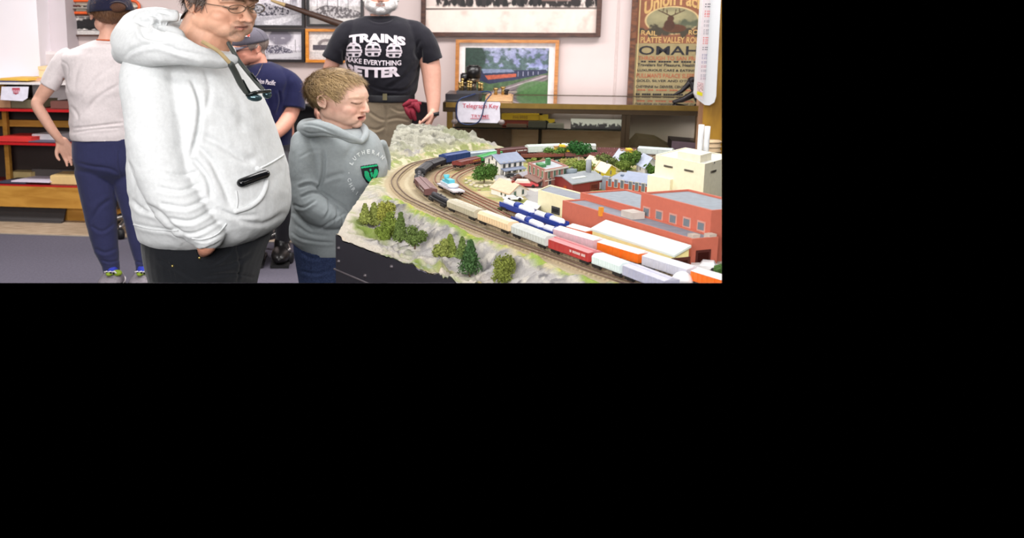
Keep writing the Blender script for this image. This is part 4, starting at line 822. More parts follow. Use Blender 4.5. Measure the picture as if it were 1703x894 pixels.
for lb, a, b in [('farthest white twin tank car with blue saddle beside the small white house', (838, 346), (888, 365)), ('white twin tank car with blue saddle partly behind the brick factory corner', (890, 366), (938, 383)), ('near row twin tank car with blue saddle, the left of the two', (858, 371), (903, 390)), ('near row twin tank car with blue saddle next to the pink white boxcar', (905, 391), (950, 405))]:
    car('twin', 'tank_car', lb, a, b, .062, (236, 238, 246), None, g3)
g4 = 'cars beside the yellow loading shed'
for k, nm, lb, a, b, h, cc, rf, tx in [
        ('box', 'boxcar', 'pinkish white boxcar behind the red boxcar', (928, 399.5), (998, 421), .070, (214, 178, 184), (240, 232, 232), None),
        ('box', 'boxcar', 'orange boxcar with white roof in front of the yellow shed', (1001, 422), (1073, 444), .068, (228, 110, 30), (242, 232, 226), None),
        ('box', 'boxcar', 'long white grey boxcar right of the orange boxcar', (1076, 445), (1154, 470), .066, (196, 196, 206), (222, 222, 228), None),
        ('box', 'boxcar', 'orange boxcar with pale roof in the bottom right corner', (1157, 471), (1232, 495), .066, (232, 112, 34), (232, 224, 224), None),
        ('box', 'boxcar', 'orange boxcar with white roof peeking out left of the yellow shed', (950, 393), (984, 402.5), .062, (224, 100, 36), (244, 240, 236), None)]:
    car(k, nm, lb, a, b, h, cc, rf, g4, text=tx)
# white domed thing at bottom edge
m = MB(); c_ = G(1133, 480); m.ell((c_[0], c_[1], H+.012), (.030, .026, .034)); solo('white_dome', m, M('dome_white', (244, 242, 242), .4), 'smooth white dome cut by the bottom edge beside the lilac boxcar', 'dome')
for (x, y, lb) in [(934, 256.0, 'small bright yellow caboose left of the white trunked tree'), (1045, 262.5, 'small bright yellow caboose beside the blue white refrigerator car')]:
    T = Thing('caboose', lb, 'model train car'); c_ = G(x, y+4.5, RZ); m = MB(); m.bx(c_[0]-.034, c_[0]+.034, c_[1]-.02, c_[1]+.02, RZ+.01, RZ+.045); m.bx(c_[0]-.012, c_[0]+.012, c_[1]-.02, c_[1]+.02, RZ+.045, RZ+.056); T.part('body', m, M('caboose_yellow', (228, 196, 40), .5))
    m = MB(); m.bx(c_[0]-.036, c_[0]+.036, c_[1]-.023, c_[1]+.023, RZ+.045, RZ+.049); T.part('roof', m, M('caboose_roof', (150, 110, 60), .6))
    for sg in (-1, 1):
        m = MB()
        for y_ in (-1, 1):
            for x_ in (-.008, .008): m.cyl((c_[0]+sg*.022+x_, c_[1]+y_*.012, RZ+.004), (c_[0]+sg*.022+x_, c_[1]+y_*.016, RZ+.004), .006, seg=10)
        m.bx(c_[0]+sg*.022-.012, c_[0]+sg*.022+.012, c_[1]-.012, c_[1]+.012, RZ+.004, RZ+.010); T.part('truck', m, m_truck)
    T.done()
# ---------------------------------------------------------------- buildings
def ztop(p, row):
    "height above point p=(x,y) that appears at image row"
    lo, hi = H-.1, H+1.2
    for _ in range(40):
        mid = (lo+hi)/2; r = proj(np.array([p[0], p[1], mid]))[0][1]
        if r > row: lo = mid
        else: hi = mid
    return lo
class Bld:
    def __init__(s, name, label, A, B, C, topA, wallc, group=None, z0=H, cat='model building'):
        s.T = Thing(name, label, cat, group); s.A = G(*A, z0); s.B = G(*B, z0); s.C = G(*C, z0); s.z0 = z0
        s.A[2] = s.B[2] = s.C[2] = z0; u = s.B-s.A; v = s.C-s.A
        # make the footprint rectangular: keep AB, use the component of AC at right angles to it
        un = u/np.linalg.norm(u); vn = v-un*(v@un); s.u = u; s.v = v*1.0; s.h = ztop(s.A, topA)-z0
        s.w = M('wall_%d_%d_%d' % wallc, wallc, .7, .04, 60, bump=.1); s.nu = un; s.nv = s.v/np.linalg.norm(s.v)
    def pt(s, a, b, z): return s.A+s.u*a+s.v*b+np.array([0, 0, z])
    def block(s, a0=0, a1=1, b0=0, b1=1, h=None, parapet=.0, roofc=(150, 150, 156), z=0, name='wall'):
        h = s.h if h is None else h; m = MB()
        q = [s.pt(a0, b0, z-.004), s.pt(a1, b0, z-.004), s.pt(a1, b1, z-.004), s.pt(a0, b1, z-.004)]; t = [p+np.array([0, 0, h+.004]) for p in q]; m.hexa(q, t); i = s.T.part(name, m, s.w)
        m = MB(); e = .004
        if parapet:
            pu = parapet/np.linalg.norm(s.u); pv = parapet/np.linalg.norm(s.v)
            for (x0, x1, y0, y1) in [(a0, a1, b0, b0+pv), (a0, a1, b1-pv, b1), (a0, a0+pu, b0+pv, b1-pv), (a1-pu, a1, b0+pv, b1-pv)]:
                q = [s.pt(x0, y0, z+h), s.pt(x1, y0, z+h), s.pt(x1, y1, z+h), s.pt(x0, y1, z+h)]; m.hexa(q, [p+np.array([0, 0, parapet*.9]) for p in q])
            s.T.part('parapet', m, s.w); m = MB()
            q = [s.pt(a0+pu, b0+pv, z+h), s.pt(a1-pu, b0+pv, z+h), s.pt(a1-pu, b1-pv, z+h), s.pt(a0+pu, b1-pv, z+h)]
        else: q = [s.pt(a0, b0, z+h), s.pt(a1, b0, z+h), s.pt(a1, b1, z+h), s.pt(a0, b1, z+h)]
        m.hexa(q, [p+np.array([0, 0, .002]) for p in q]); s.T.part('roof', m, M('roof_%d_%d_%d' % roofc, roofc, .6, .12, 40)); return i
    def gable(s, rise, roofc, over=.008, axis='u', a0=0, a1=1, b0=0, b1=1, h=None, hip=0):
        h = s.h if h is None else h; rm = M('roof_%d_%d_%d' % roofc, roofc, .6, .08, 60); m = MB(); m2 = MB(); lu, lv = np.linalg.norm(s.u), np.linalg.norm(s.v)
        q = [s.pt(a0, b0, -.004), s.pt(a1, b0, -.004), s.pt(a1, b1, -.004), s.pt(a0, b1, -.004)]; t = [p+np.array([0, 0, h+.004]) for p in q]; m.hexa(q, t)
        if axis == 'u':
            bm_ = (b0+b1)/2
            m.add([t[0], t[3], s.pt(a0, bm_, h+rise), t[1], t[2], s.pt(a1, bm_, h+rise)], [[0, 2, 1], [3, 4, 5], [0, 3, 5, 2], [1, 2, 5, 4]])
            ou, ov = over/lu, over/lv; k = rise/((b1-b0)/2*lv)*over
            for (x, xo) in ((b0, -ov), (b1, ov)):
                P4 = [s.pt(a0-ou, x+xo, h-k), s.pt(a1+ou, x+xo, h-k), s.pt(a1+ou, bm_, h+rise), s.pt(a0-ou, bm_, h+rise)]; m2.prism(P4, (0, 0, .004))
        else:
            am = (a0+a1)/2
            m.add([t[0], t[1], s.pt(am, b0, h+rise), t[3], t[2], s.pt(am, b1, h+rise)], [[0, 1, 2], [3, 5, 4], [0, 2, 5, 3], [1, 4, 5, 2]])
            ou, ov = over/lu, over/lv; k = rise/((a1-a0)/2*lu)*over
            for (x, xo) in ((a0, -ou), (a1, ou)):
                P4 = [s.pt(x+xo, b0-ov, h-k), s.pt(x+xo, b1+ov, h-k), s.pt(am, b1+ov, h+rise), s.pt(am, b0-ov, h+rise)]; m2.prism(P4, (0, 0, .004))
        s.T.part('wall', m, s.w); s.T.part('roof', m2, rm)
    def win(s, side, t, z, w, hh, glassc=(70, 76, 84), framec=(190, 184, 172), name='window', off=0.0):
        lu, lv = np.linalg.norm(s.u), np.linalg.norm(s.v); up = np.array([0, 0, 1.])
        pn = lambda a_, away: (lambda q: q if q@away < 0 else -q)(np.array([-a_[1], a_[0], 0.]))
        if side == 'u': c = s.pt(t, 0, z); d = s.nu; n = pn(s.nu, s.v); off_ = off*lv
        elif side == 'v': c = s.pt(0, t, z); d = s.nv; n = pn(s.nv, s.u); off_ = off*lu
        elif side == 'u1': c = s.pt(t, 1, z); d = s.nu; n = s.nv; off_ = 0
        c = c-n*off_
        def bq(m, w_, z0, z1, e0, e1, mi=0): q = [c+d*x+up*y for x, y in ((-w_/2, z0), (w_/2, z0), (w_/2, z1), (-w_/2, z1))]; m.prism([p+n*e0 for p in q], n*(e1-e0), mi)
        m = MB(); bq(m, w, 0, hh, -.001, .0015); i = s.T.part(name, m, M('frame_%d_%d_%d' % framec, framec, .6))
        m = MB(); g_ = w*.14; q = [c+d*x+up*y for x, y in ((-w/2+g_, g_), (w/2-g_, g_), (w/2-g_, hh-g_), (-w/2+g_, hh-g_))]; m.prism([p+n*.0015 for p in q], n*.001); m2 = M('pane_%d_%d_%d' % glassc, glassc, .2)
        if i is not None: s.T.part('pane', m, m2, parent=i)
    def bits(s, name, boxes, colr, cyl=False):
        for (a, b, z, la, lb_, hh) in boxes:
            m = MB()
            if cyl: m.cyl(s.pt(a, b, z), s.pt(a, b, z+hh), la, seg=16)
            else:
                q = [s.pt(a, b, z)+s.nu*x+s.nv*y for x, y in ((-la, -lb_), (la, -lb_), (la, lb_), (-la, lb_))]; m.hexa(q, [p+np.array([0, 0, hh]) for p in q])
            s.T.part(name, m, M('bit_%d_%d_%d' % colr, colr, .6))
    def done(s): s.T.done()
# white two storey house with grey roof
b = Bld('farmhouse', 'white two storey model house with a blue grey gable roof and porch', (832, 291), (870, 286), (806, 281), 272, (246, 244, 238))
b.gable(.024, (132, 142, 164), axis='u'); 
for t in (.15, .38, .62, .86): b.win('u', t, b.h*.58, .016, .026); b.win('u', t, b.h*.1, .016, .026)
for t in (.25, .7): b.win('v', t, b.h*.58, .016, .026); b.win('v', t, b.h*.12, .016, .026)
b.win('v', .5, b.h*1.05, .014, .02)
m = MB(); q = [b.pt(.02, 0, b.h*.5), b.pt(.98, 0, b.h*.5), b.pt(.98, -.22, b.h*.40), b.pt(.02, -.22, b.h*.40)]; m.prism(q, (0, 0, .004)); b.T.part('porch_roof', m, M('roof_158_168_188', (132, 142, 164)))
for t in (.04, .35, .65, .96): m = MB(); m.cyl(b.pt(t, -.2, 0), b.pt(t, -.2, b.h*.42), .0025, seg=8); b.T.part('porch_post', m, b.w)
b.bits('chimney', [(.25, .5, b.h+.02, .007, .007, .03)], (120, 66, 56)); b.done()
# brick corner shop
b = Bld('brick_shop', 'two storey pink brick model shop with flat white roof and green rooftop plants', (906, 313.5), (943, 306), (877, 300), 285, (164, 116, 104)); b.block(parapet=.008, roofc=(176, 182, 188))
for t in (.15, .4, .62, .85): b.win('u', t, b.h*.55, .017, .03, (80, 110, 90)); 
for t in (.14, .38, .62, .86): b.win('v', t, b.h*.55, .017, .03, (90, 120, 84))
for t in (.2, .8): b.win('v', t, b.h*.08, .02, .035); b.win('u', t, b.h*.08, .02, .035)
b.bits('rooftop_unit', [(.2, .5, b.h+.002, .02, .03, .012), (.55, .55, b.h+.002, .012, .012, .026)], (76, 140, 88)); b.bits('cornice', [(.5, .0, b.h*.42, np.linalg.norm(b.u)/2, .004, .004), (.5, -.0, b.h*.98, np.linalg.norm(b.u)/2+.003, .006, .006)], (214, 206, 196))
m = MB(); m.prism([b.pt(0, .1, b.h*.42), b.pt(0, .9, b.h*.42), b.pt(-.25, .9, b.h*.32), b.pt(-.25, .1, b.h*.32)], (0, 0, .004)); b.T.part('awning', m, M('awning_brown', (128, 96, 84), .7)); b.done()
# little porch shed by car
b = Bld('garage', 'tiny grey roofed filling shed beside the black car', (869, 302), (880, 299), (858, 299), 293, (150, 120, 104)); b.gable(.008, (160, 158, 166), axis='u'); b.done()
# small white bungalow, beige roof
b = Bld('bungalow', 'small white model bungalow with a peach coloured roof near the siding', (847, 332), (876, 325), (817, 321.5), 322, (244, 244, 238)); b.gable(.026, (214, 182, 150), axis='v')
b.win('v', .2, b.h*.3, .012, .02, (60, 84, 80)); b.win('v', .42, b.h*.3, .012, .02, (60, 84, 80)); b.win('u', .3, b.h*.25, .018, .022, (84, 120, 104)); b.win('u', .75, b.h*.35, .016, .02, (60, 84, 80)); b.bits('chimney', [(.5, .3, b.h+.022, .006, .006, .014)], (150, 60, 50)); b.done()
# brown-red warehouse
b = Bld('red_warehouse', 'dark red brick model warehouse with a grey roof and round smokestack', (952, 322.5), (1004, 314), (919, 309), 306, (132, 48, 44)); b.gable(.014, (140, 146, 150), axis='u'); b.win('u', .68, .002, .05, b.h*.75, (90, 46, 36), (120, 60, 44), 'door'); b.win('u', .9, .002, .018, b.h*.7, (180, 190, 196)); b.win('v', .35, .002, .03, b.h*.55, (190, 90, 40), (150, 60, 40), 'door')
b.bits('smokestack', [(.82, .5, b.h+.005, .011, 0, .062)], (150, 154, 160), True); b.bits('skylight', [(.35, .3, b.h+.007, .04, .02, .006)], (206, 212, 208)); b.bits('roof_vent', [(.5, .85, b.h+.003, .022, 0, .022)], (120, 132, 140), True); b.done()
# orange brick
b = Bld('brick_works', 'orange brick model works building with grey blue roof left of the white tower', (1076, 328), (1007, 317), (1098, 312), 308, (172, 78, 56)); b.block(roofc=(150, 158, 174), h=b.h*.86); b.gable(.02, (146, 156, 178), axis='u', a0=0, a1=.62, b0=.1, b1=.9)
for t in (.1, .25, .4, .6, .75, .9): b.win('u', t, b.h*.4, .018, .034, (100, 108, 116))
b.bits('skylight', [(.78, .6, b.h*.86, .014, .01, .008)], (96, 112, 130)); b.bits('downpipe_tower', [(1.03, .1, 0, .016, .016, b.h*1.15)], (140, 148, 158)); b.done()
# small houses
for nm, lb, A, B, C, top, wc, rc, rise, ax in [('cottage', 'tan model cottage with cream roof in the trees behind the red warehouse', (990, 282), (1008, 277), (972, 276), 275.5, (182, 130, 72), (230, 214, 178), .022, 'v'), ('cottage', 'bright yellow model cottage with cream roof right behind the smokestack', (1006, 297), (1024, 289), (990, 291), 287.5, (224, 208, 56), (236, 222, 182), .022, 'v'), ('cottage', 'cream roofed model cottage left of the smokestack', (945, 303), (964, 300), (934, 299), 295, (222, 202, 140), (232, 216, 164), .02, 'v'), ('cottage', 'grey roofed model cottage in the trees below the yellow caboose', (1030, 277), (1048, 272), (1020, 271), 267, (206, 200, 196), (184, 190, 206), .03, 'v'), ('cottage', 'blue grey roofed white model cottage left of the white tower', (1072, 291), (1094, 286), (1058, 283), 279, (214, 212, 214), (176, 184, 204), .035, 'v')]:
    b = Bld(nm, lb, A, B, C, top, wc, 'model cottages in the trees'); b.gable(rise, rc, axis=ax); b.win('u', .5, b.h*.3, .014, .018); b.win('v', .5, b.h*.3, .014, .018); b.bits('chimney', [(.5, .4, b.h+.02, .005, .005, .016)], (96, 96, 100)); b.done()
# cream flat building
b = Bld('cream_warehouse', 'cream flat roofed model warehouse between the tank cars and the red warehouse', (894, 349), (968, 371), (945, 324), 318, (230, 222, 184))
v0 = atZ(938, 311, H+b.h)-b.A; v0[2] = 0; b.v = b.nv*abs(v0@b.nv)
b.block(roofc=(140, 146, 156), parapet=.006); b.win('u', .42, .004, .05, .026, (40, 40, 44), (60, 60, 64), 'loading_door'); b.done()
b = Bld('storage_shed', 'low grey model shed between the white bungalow and the cream warehouse', (868, 349), (893, 357), (876, 341), 341, (132, 134, 138)); b.block(roofc=(216, 216, 222)); b.done()
# big brick factory
bc = (196, 106, 84); FH = .0
b = Bld('brick_factory', 'large salmon red brick model factory with stepped grey roofs in the right foreground', (1148, 446), (934, 374), (1240, 415), 407, bc)
u_ = G(934, 374)-b.A; u_[2] = 0; b.u = u_; b.nu = u_/np.linalg.norm(u_); v_ = G(1200, 429.5)-b.A; v_[2] = 0; vn = v_-b.nu*(v_@b.nu); b.nv = vn/np.linalg.norm(vn); b.v = b.nv*.62; Lv = .62
b.h = ztop(b.A, 401)-H; lu = np.linalg.norm(b.u)
def vpl(bb, px, py, bl):
    "where a sight line meets the wall plane at depth bl of building bb -> (a, z)"
    o = bb.pt(0, bl, 0); r = ray(px, py); t = ((o-EYE)@bb.nv)/(r@bb.nv); q = EYE+r*t; return ((q-bb.A)@bb.nu)/np.linalg.norm(bb.u), q[2]-H
def roofat(bb, px, py, z): q = atZ(px, py, H+z)-bb.A; return (q@bb.nu)/np.linalg.norm(bb.u), (q@bb.nv)/np.linalg.norm(bb.v)
b0_ = roofat(b, 1181, 393, b.h)[1]
aR, h3 = vpl(b, 1183, 354, b0_); aL, _ = vpl(b, 1066, 331, b0_); _, h2 = vpl(b, 1066, 351, b0_); aM, _ = vpl(b, 965, 328, b0_)
bT = roofat(b, 1141, 317, h3)[1]; bM = roofat(b, 1041, 317, h2)[1]
b.block(b1=b0_, parapet=.007, roofc=(132, 138, 150), name='wall')
b.block(a0=aL, a1=aM, b0=b0_, b1=max(bM, b0_+.2), h=h2, parapet=.007, roofc=(146, 156, 166), name='middle_wing'); b.block(a0=aR, a1=aL, b0=b0_, b1=max(bT, b0_+.2), h=h3, parapet=.008, roofc=(146, 156, 166), name='tall_wing')
for px_ in (1076, 1097, 1120, 1143, 1167):
    t, zt_w = vpl(b, px_, 343.5+(px_-1076)*.26, b0_); _, zb_w = vpl(b, px_, 361.5+(px_-1076)*.26, b0_); b.win('u', t, zb_w, .036, zt_w-zb_w, (118, 126, 132), (206, 150, 134), off=b0_)
for t in (b0_+.05, b0_+.17, b0_+.30): b.win('v', t, h3*.62, .034, h3*.22, (120, 124, 130), (150, 90, 76)); b.win('v', t, h3*.34, .024, h3*.1, (96, 104, 108), (120, 70, 60)); b.win('v', t, h3*.14, .024, h3*.08, (96, 104, 108), (120, 70, 60))
b.win('v', b0_*.45, .002, .05, b.h*.62, (58, 26, 22), (80, 36, 30), 'loading_door')
b.bits('rooftop_unit', [(.52, b0_*.55, b.h+.002, .030, .022, .02)], (200, 192, 182)); b.bits('roof_vent', [(.05, b0_*.35, b.h+.002, .012, .012, .010), (.02, b0_*.8, b.h+.002, .012, .012, .012)], (196, 180, 166)); b.bits('orange_box', [(.66, -.004, b.h*.92, .006, .006, .028)], (224, 150, 50)); b.done()
# yellow loading shed in front of the factory
b = Bld('loading_shed', 'pale yellow model loading shed with white sloping roof before the brick factory', (1118, 456), (984, 410), (1150, 447), 426, (240, 226, 158))
u_ = G(984, 410)-b.A; u_[2] = 0; b.u = u_; b.nu = u_/np.linalg.norm(u_); b.nv = np.array([-b.nu[1], b.nu[0], 0]); b.nv = b.nv if b.nv[1] > 0 else -b.nv; b.v = b.nv*.1
r_ = ray(1146, 411.5); t_ = ((b.A-EYE)@b.nu)/(r_@b.nu); q_ = EYE+r_*t_; b.v = b.nv*((q_-b.A)@b.nv); hr = q_[2]-H; m = MB(); lo = [b.pt(0, 0, -.004), b.pt(1, 0, -.004), b.pt(1, 1, -.004), b.pt(0, 1, -.004)]; m.hexa(lo, [b.pt(0, 0, b.h), b.pt(1, 0, b.h), b.pt(1, 1, hr), b.pt(0, 1, hr)]); b.T.part('wall', m, b.w)
m = MB(); m.prism([b.pt(-.02, -.06, b.h-.001), b.pt(1.02, -.06, b.h-.001), b.pt(1.02, 1.02, hr+.002), b.pt(-.02, 1.02, hr+.002)], (0, 0, .006)); b.T.part('roof', m, M('shed_roof', (206, 214, 206), .5, .03, 20)); b.win('v', .5, .0, .06, b.h*.9, (70, 36, 30), (90, 46, 38), 'loading_door'); b.done()
# white tower building
b = Bld('grain_tower', 'tall cream white model tower building with rooftop penthouse and white stacks', (1167, 352), (1086, 332), (1215, 335), 275, (238, 232, 206))
b.block(roofc=(222, 222, 214), parapet=.006); lu, lv = np.linalg.norm(b.u), np.linalg.norm(b.v)
for t in (.30, .72): b.win('u', t, b.h*.80, .05, .007, (90, 86, 78), (110, 104, 92), 'slot_window')
for t in (.3, .85): b.win('v', t, b.h*.80, .05, .007, (90, 86, 78), (110, 104, 92), 'slot_window')
def onroof(px, py): return atZ(px, py, H+b.h)
def local(p): d = p-b.A; return d@b.nu/lu, d@b.nv/lv
ca, cb = local(onroof(1152, 268)); hp = ztop(onroof(1163, 269), 256)-(H+b.h)
b.bits('penthouse', [(ca, cb, b.h, .062, .05, hp)], (236, 230, 208)); b.bits('roof_vent', [(*local(onroof(1140, 266)), b.h+.006, .006, .006, .010)], (130, 128, 120))
b.win('v', .3, b.h*.99, .01, .006)
for px, r_ in ((1182.5, .013), (1203, .013)):
    pp = onroof(px, 262); a_, c_ = local(pp); ht = ztop(pp, 213 if px < 1190 else 216)-(H+b.h); b.bits('stack', [(a_, c_, b.h+.002, .0105, 0, ht)], (240, 242, 244), True)
m = MB(); an = G(1112, 341); h_ = ztop(an, 299)-H; q = [an, an-(b.nu*-1)*.0+b.nu*.13, an+b.nu*.13+b.nv*.09, an+b.nv*.09]; m.hexa(q, [p+np.array([0, 0, h_]) for p in q]); b.T.part('annex', m, b.w); b.done()
# vehicles on the layout
def auto(lb, px, py, ang, L_, body, top, cat='model car', name='model_car', hh=.018):
    c_ = G(px, py); rt = rotm(0, 0, R(ang)); TT = lambda V: np.asarray(V) @ rt.T+np.array([c_[0], c_[1], H+.002]); T = Thing(name, lb, cat)
    m = MB(); w = L_*.24; m.prism(TT(np.array([(-L_/2, -w, .006), (L_/2, -w, .006), (L_/2, -w, hh*.55), (L_*.25, -w, hh*.62), (-L_*.4, -w, hh*.62), (-L_/2, -w, hh*.5)])), rt @ np.array([0, 2*w, 0])); T.part('body', m, M('auto_%d_%d_%d' % body, body, .3))
    m = MB(); m.prism(TT(np.array([(-L_*.38, -w*.85, hh*.6), (L_*.2, -w*.85, hh*.6), (L_*.1, -w*.85, hh), (-L_*.3, -w*.85, hh)])), rt @ np.array([0, 1.7*w, 0])); T.part('cabin', m, M('auto_%d_%d_%d' % top, top, .3))
    for x in (-.3, .3):
        for y in (-1, 1): m = MB(); q = TT([(x*L_, y*w*.8, .006), (x*L_, y*w*1.05, .006)]); m.cyl(q[0], q[1], .0065, seg=12); T.part('wheel', m, m_truck)
    T.done()
auto('black model car parked by the porch of the white farmhouse', 855, 296, -20, .075, (34, 38, 44), (28, 30, 34)); auto('brown model car behind the red and white truck', 864, 301, 10, .07, (110, 66, 54), (90, 56, 48)); auto('red and white tank truck on the grey street', 873, 311, -8, .105, (196, 70, 74), (240, 226, 210), 'model truck', 'model_truck', .028); auto('white model car parked below the peach roofed bungalow', 853, 334, 10, .07, (236, 236, 240), (220, 222, 228)); auto('small white van at the right corner beside the factory door', 1172, 450, 160, .075, (238, 238, 240), (240, 240, 242), 'model van', 'model_van', .026)
auto('green model car on the lawn behind the brick shop', 930, 273, 30, .05, (60, 100, 84), (70, 110, 100))
# ---------------------------------------------------------------- trees, bushes, boulders
def foliage(m, c, r, n, size, g0, seed=0, flat=1.):
    rg = np.random.default_rng(seed); D = rg.normal(size=(n, 3)); D /= np.linalg.norm(D, axis=1)[:, None]; rad = rg.random(n)**.35
    lump = .75+.5*vnoise(D*2.2+seed, 1.6, seed); Pp = np.asarray(c)+D*np.asarray(r)*(rad*lump)[:, None]
    a = rg.normal(size=(n, 3)); a /= np.linalg.norm(a, axis=1)[:, None]; b = np.cross(a, D+.3*rg.normal(size=(n, 3))); b /= np.linalg.norm(b, axis=1)[:, None]+1e-9
    s = size*(.6+.8*rg.random(n))[:, None]; V = np.stack([Pp-a*s, Pp+b*s, Pp+a*s, Pp-b*s], 1).reshape(-1, 3)
    k = (.75+.5*rg.random(n)); cc = (np.array(lin(g0))[None]*k[:, None]).repeat(4, 0); m.add(V, np.arange(4*n).reshape(-1, 4).tolist(), 0, cc)
m_leaf = M('scenery_foliage', (255, 255, 255), .9, .1, 200, attr='Col', spec=.1); m_bark = M('twig_bark', (96, 78, 58), .9)
def tree(name, lb, px, py, hp, wp, g0, kind='blob', seed=1, group=None, trunkc=None, n=1400, zb=None):
    hp *= 1.3; wp *= 1.6 if kind == 'cone' else 1.4; n = int(n*1.4)
    g0 = tuple(min(255, int(v*1.13)) for v in g0) if py > 340 else g0; c_ = G(px, py, H); z = hz(c_[0], c_[1]) if zb is None else zb; c_ = atZ(px, py, z); z = hz(c_[0], c_[1]); c_ = atZ(px, py, z)
    k = pxs(c_[1], z); h_ = hp*k*1.0; r_ = wp*k/2; T = Thing(name, lb, 'model tree' if name != 'bush' else 'model bush', group); rg = np.random.default_rng(seed); m = MB()
    if kind == 'cone':
        for q in range(6): t = q/5; foliage(m, (c_[0], c_[1], z+h_*(.18+.68*t)), (r_*(1-.72*t),)*2+(h_*.14,), n//6, k*1.5, g0, seed+q)
    elif kind == 'clump':
        for q in range(9): foliage(m, (c_[0]+rg.uniform(-.6, .6)*r_, c_[1]+rg.uniform(-.5, .5)*r_, z+h_*rg.uniform(.25, .8)), (r_*.5, r_*.5, h_*.28), n//9, k*1.5, g0, seed+q)
    else:
        for q in range(7): foliage(m, (c_[0]+rg.uniform(-.5, .5)*r_, c_[1]+rg.uniform(-.4, .4)*r_, z+h_*rg.uniform(.5, .75)), (r_*.55, r_*.55, h_*.26), n//7, k*1.4, g0, seed+q)
    T.part('foliage', m, m_leaf); m = MB(); tr = max(k*.9, .003); m.tube([(c_[0], c_[1], z-.004), (c_[0]+.002, c_[1], z+h_*.5), (c_[0], c_[1], z+h_*.8)], [tr, tr*.7, tr*.3], 7); 
    if trunkc:
        for a_ in (-1, 1, .3): m.tube([(c_[0], c_[1], z+h_*.2), (c_[0]+a_*r_*.4, c_[1], z+h_*.6)], [tr*.7, tr*.3], 6)
    T.part('trunk', m, M('white_trunk', (230, 224, 214), .8) if trunkc else m_bark); T.done()
g = 'conifers and bushes along the rocky front edge'
ol = (126, 134, 70); og = (92, 108, 58); dg = (62, 88, 52)
for i, (px, py, hp, wp, cc, kind, lb) in enumerate([
    (607, 373, 27, 15, ol, 'cone', 'olive shrub at the left end of the clump above the table corner'), (622, 375, 30, 17, ol, 'cone', 'second olive shrub from the table corner'), (642, 374, 31, 22, (140, 142, 66), 'clump', 'tall yellowish olive shrub at the back of the left clump'), (650, 392, 32, 24, (110, 124, 56), 'clump', 'broad olive green tree in the middle of the left clump'), (636, 400, 18, 18, (104, 120, 52), 'clump', 'low green shrub at the front of the left clump'), (666, 403, 40, 17, og, 'cone', 'slender dark olive tree at the right of the left clump'), (690, 411, 29, 27, og, 'clump', 'round dark olive shrub standing alone beside the left clump'), (733, 428, 25, 20, ol, 'clump', 'olive shrub with flat top in the middle of the rocky edge'), (748, 430, 32, 18, (120, 132, 66), 'cone', 'taller olive shrub just right of the flat topped shrub'), (768, 432, 30, 15, og, 'cone', 'thin dark shrub left of the tallest green conifer'), (781, 458, 47, 27, dg, 'cone', 'dark green conifer, the tallest near the bottom edge'), (840, 474, 38, 34, (112, 120, 56), 'clump', 'olive shrub cut by the bottom edge below the rocks')]):
    tree('conifer' if kind == 'cone' else 'shrub', lb, px, py, hp, wp, cc, kind, 10*i+3, g, n=2200)
g = 'bushes and trees around the town'
for i, (px, py, hp, wp, cc, kind, lb, tc) in enumerate([
    (793, 247, 15, 26, (118, 122, 56), 'clump', 'dark olive bush on the right slope of the rocky hill', 0), (766, 250, 11, 17, (158, 160, 84), 'clump', 'small pale bush at the foot of the rocky hill', 0), (805, 304, 25, 33, (78, 112, 52), 'clump', 'round green tree left of the white farmhouse', 0), (922, 266, 16, 26, (96, 128, 62), 'clump', 'green tree in front of the silver boxcar', 0), (962, 268, 27, 34, (52, 98, 50), 'blob', 'dark green tree with a forked white trunk', 1), (980, 264, 12, 16, (48, 86, 48), 'clump', 'dark green bush right of the white trunked tree', 0), (966, 291, 20, 34, (128, 146, 72), 'clump', 'light olive tree above the red warehouse roof', 0), (1010, 278, 20, 34, (104, 116, 66), 'clump', 'olive tree between the cottages and the factory', 0), (1047, 283, 26, 26, (92, 120, 56), 'clump', 'green tree left of the blue grey roofed cottage', 0), (1036, 285, 14, 20, (108, 128, 60), 'clump', 'low green bush behind the brick works', 0), (1082, 290, 14, 16, (86, 118, 56), 'clump', 'small green bush against the white tower', 0), (893, 266, 8, 14, (110, 136, 66), 'clump', 'small bush in front of the rust brown gondola', 0), (884, 270, 6, 12, (150, 160, 86), 'clump', 'tiny pale bush behind the brick shop', 0), (948, 275, 9, 16, (150, 160, 90), 'clump', 'pale bush on the lawn under the white trunked tree', 0), (834, 350, 5, 9, (84, 92, 60), 'clump', 'tiny dark bush beside the farthest tank car', 0), (1198, 458, 16, 18, (80, 110, 60), 'clump', 'green bush at the right edge below the factory', 0), (938, 274, 7, 10, (170, 160, 100), 'clump', 'yellowish tiny bush near the green model car', 0), (1094, 326, 6, 22, (140, 140, 116), 'clump', 'grey green bush between the brick works and the white annex', 0)]):
    tree('tree' if hp > 15 else 'bush', lb, px, py, hp, wp, cc, kind, 200+10*i, g, tc, n=1500)
mbd = M('boulder_stone', (206, 196, 172), .9, .12, 60)
rg = np.random.default_rng(5)
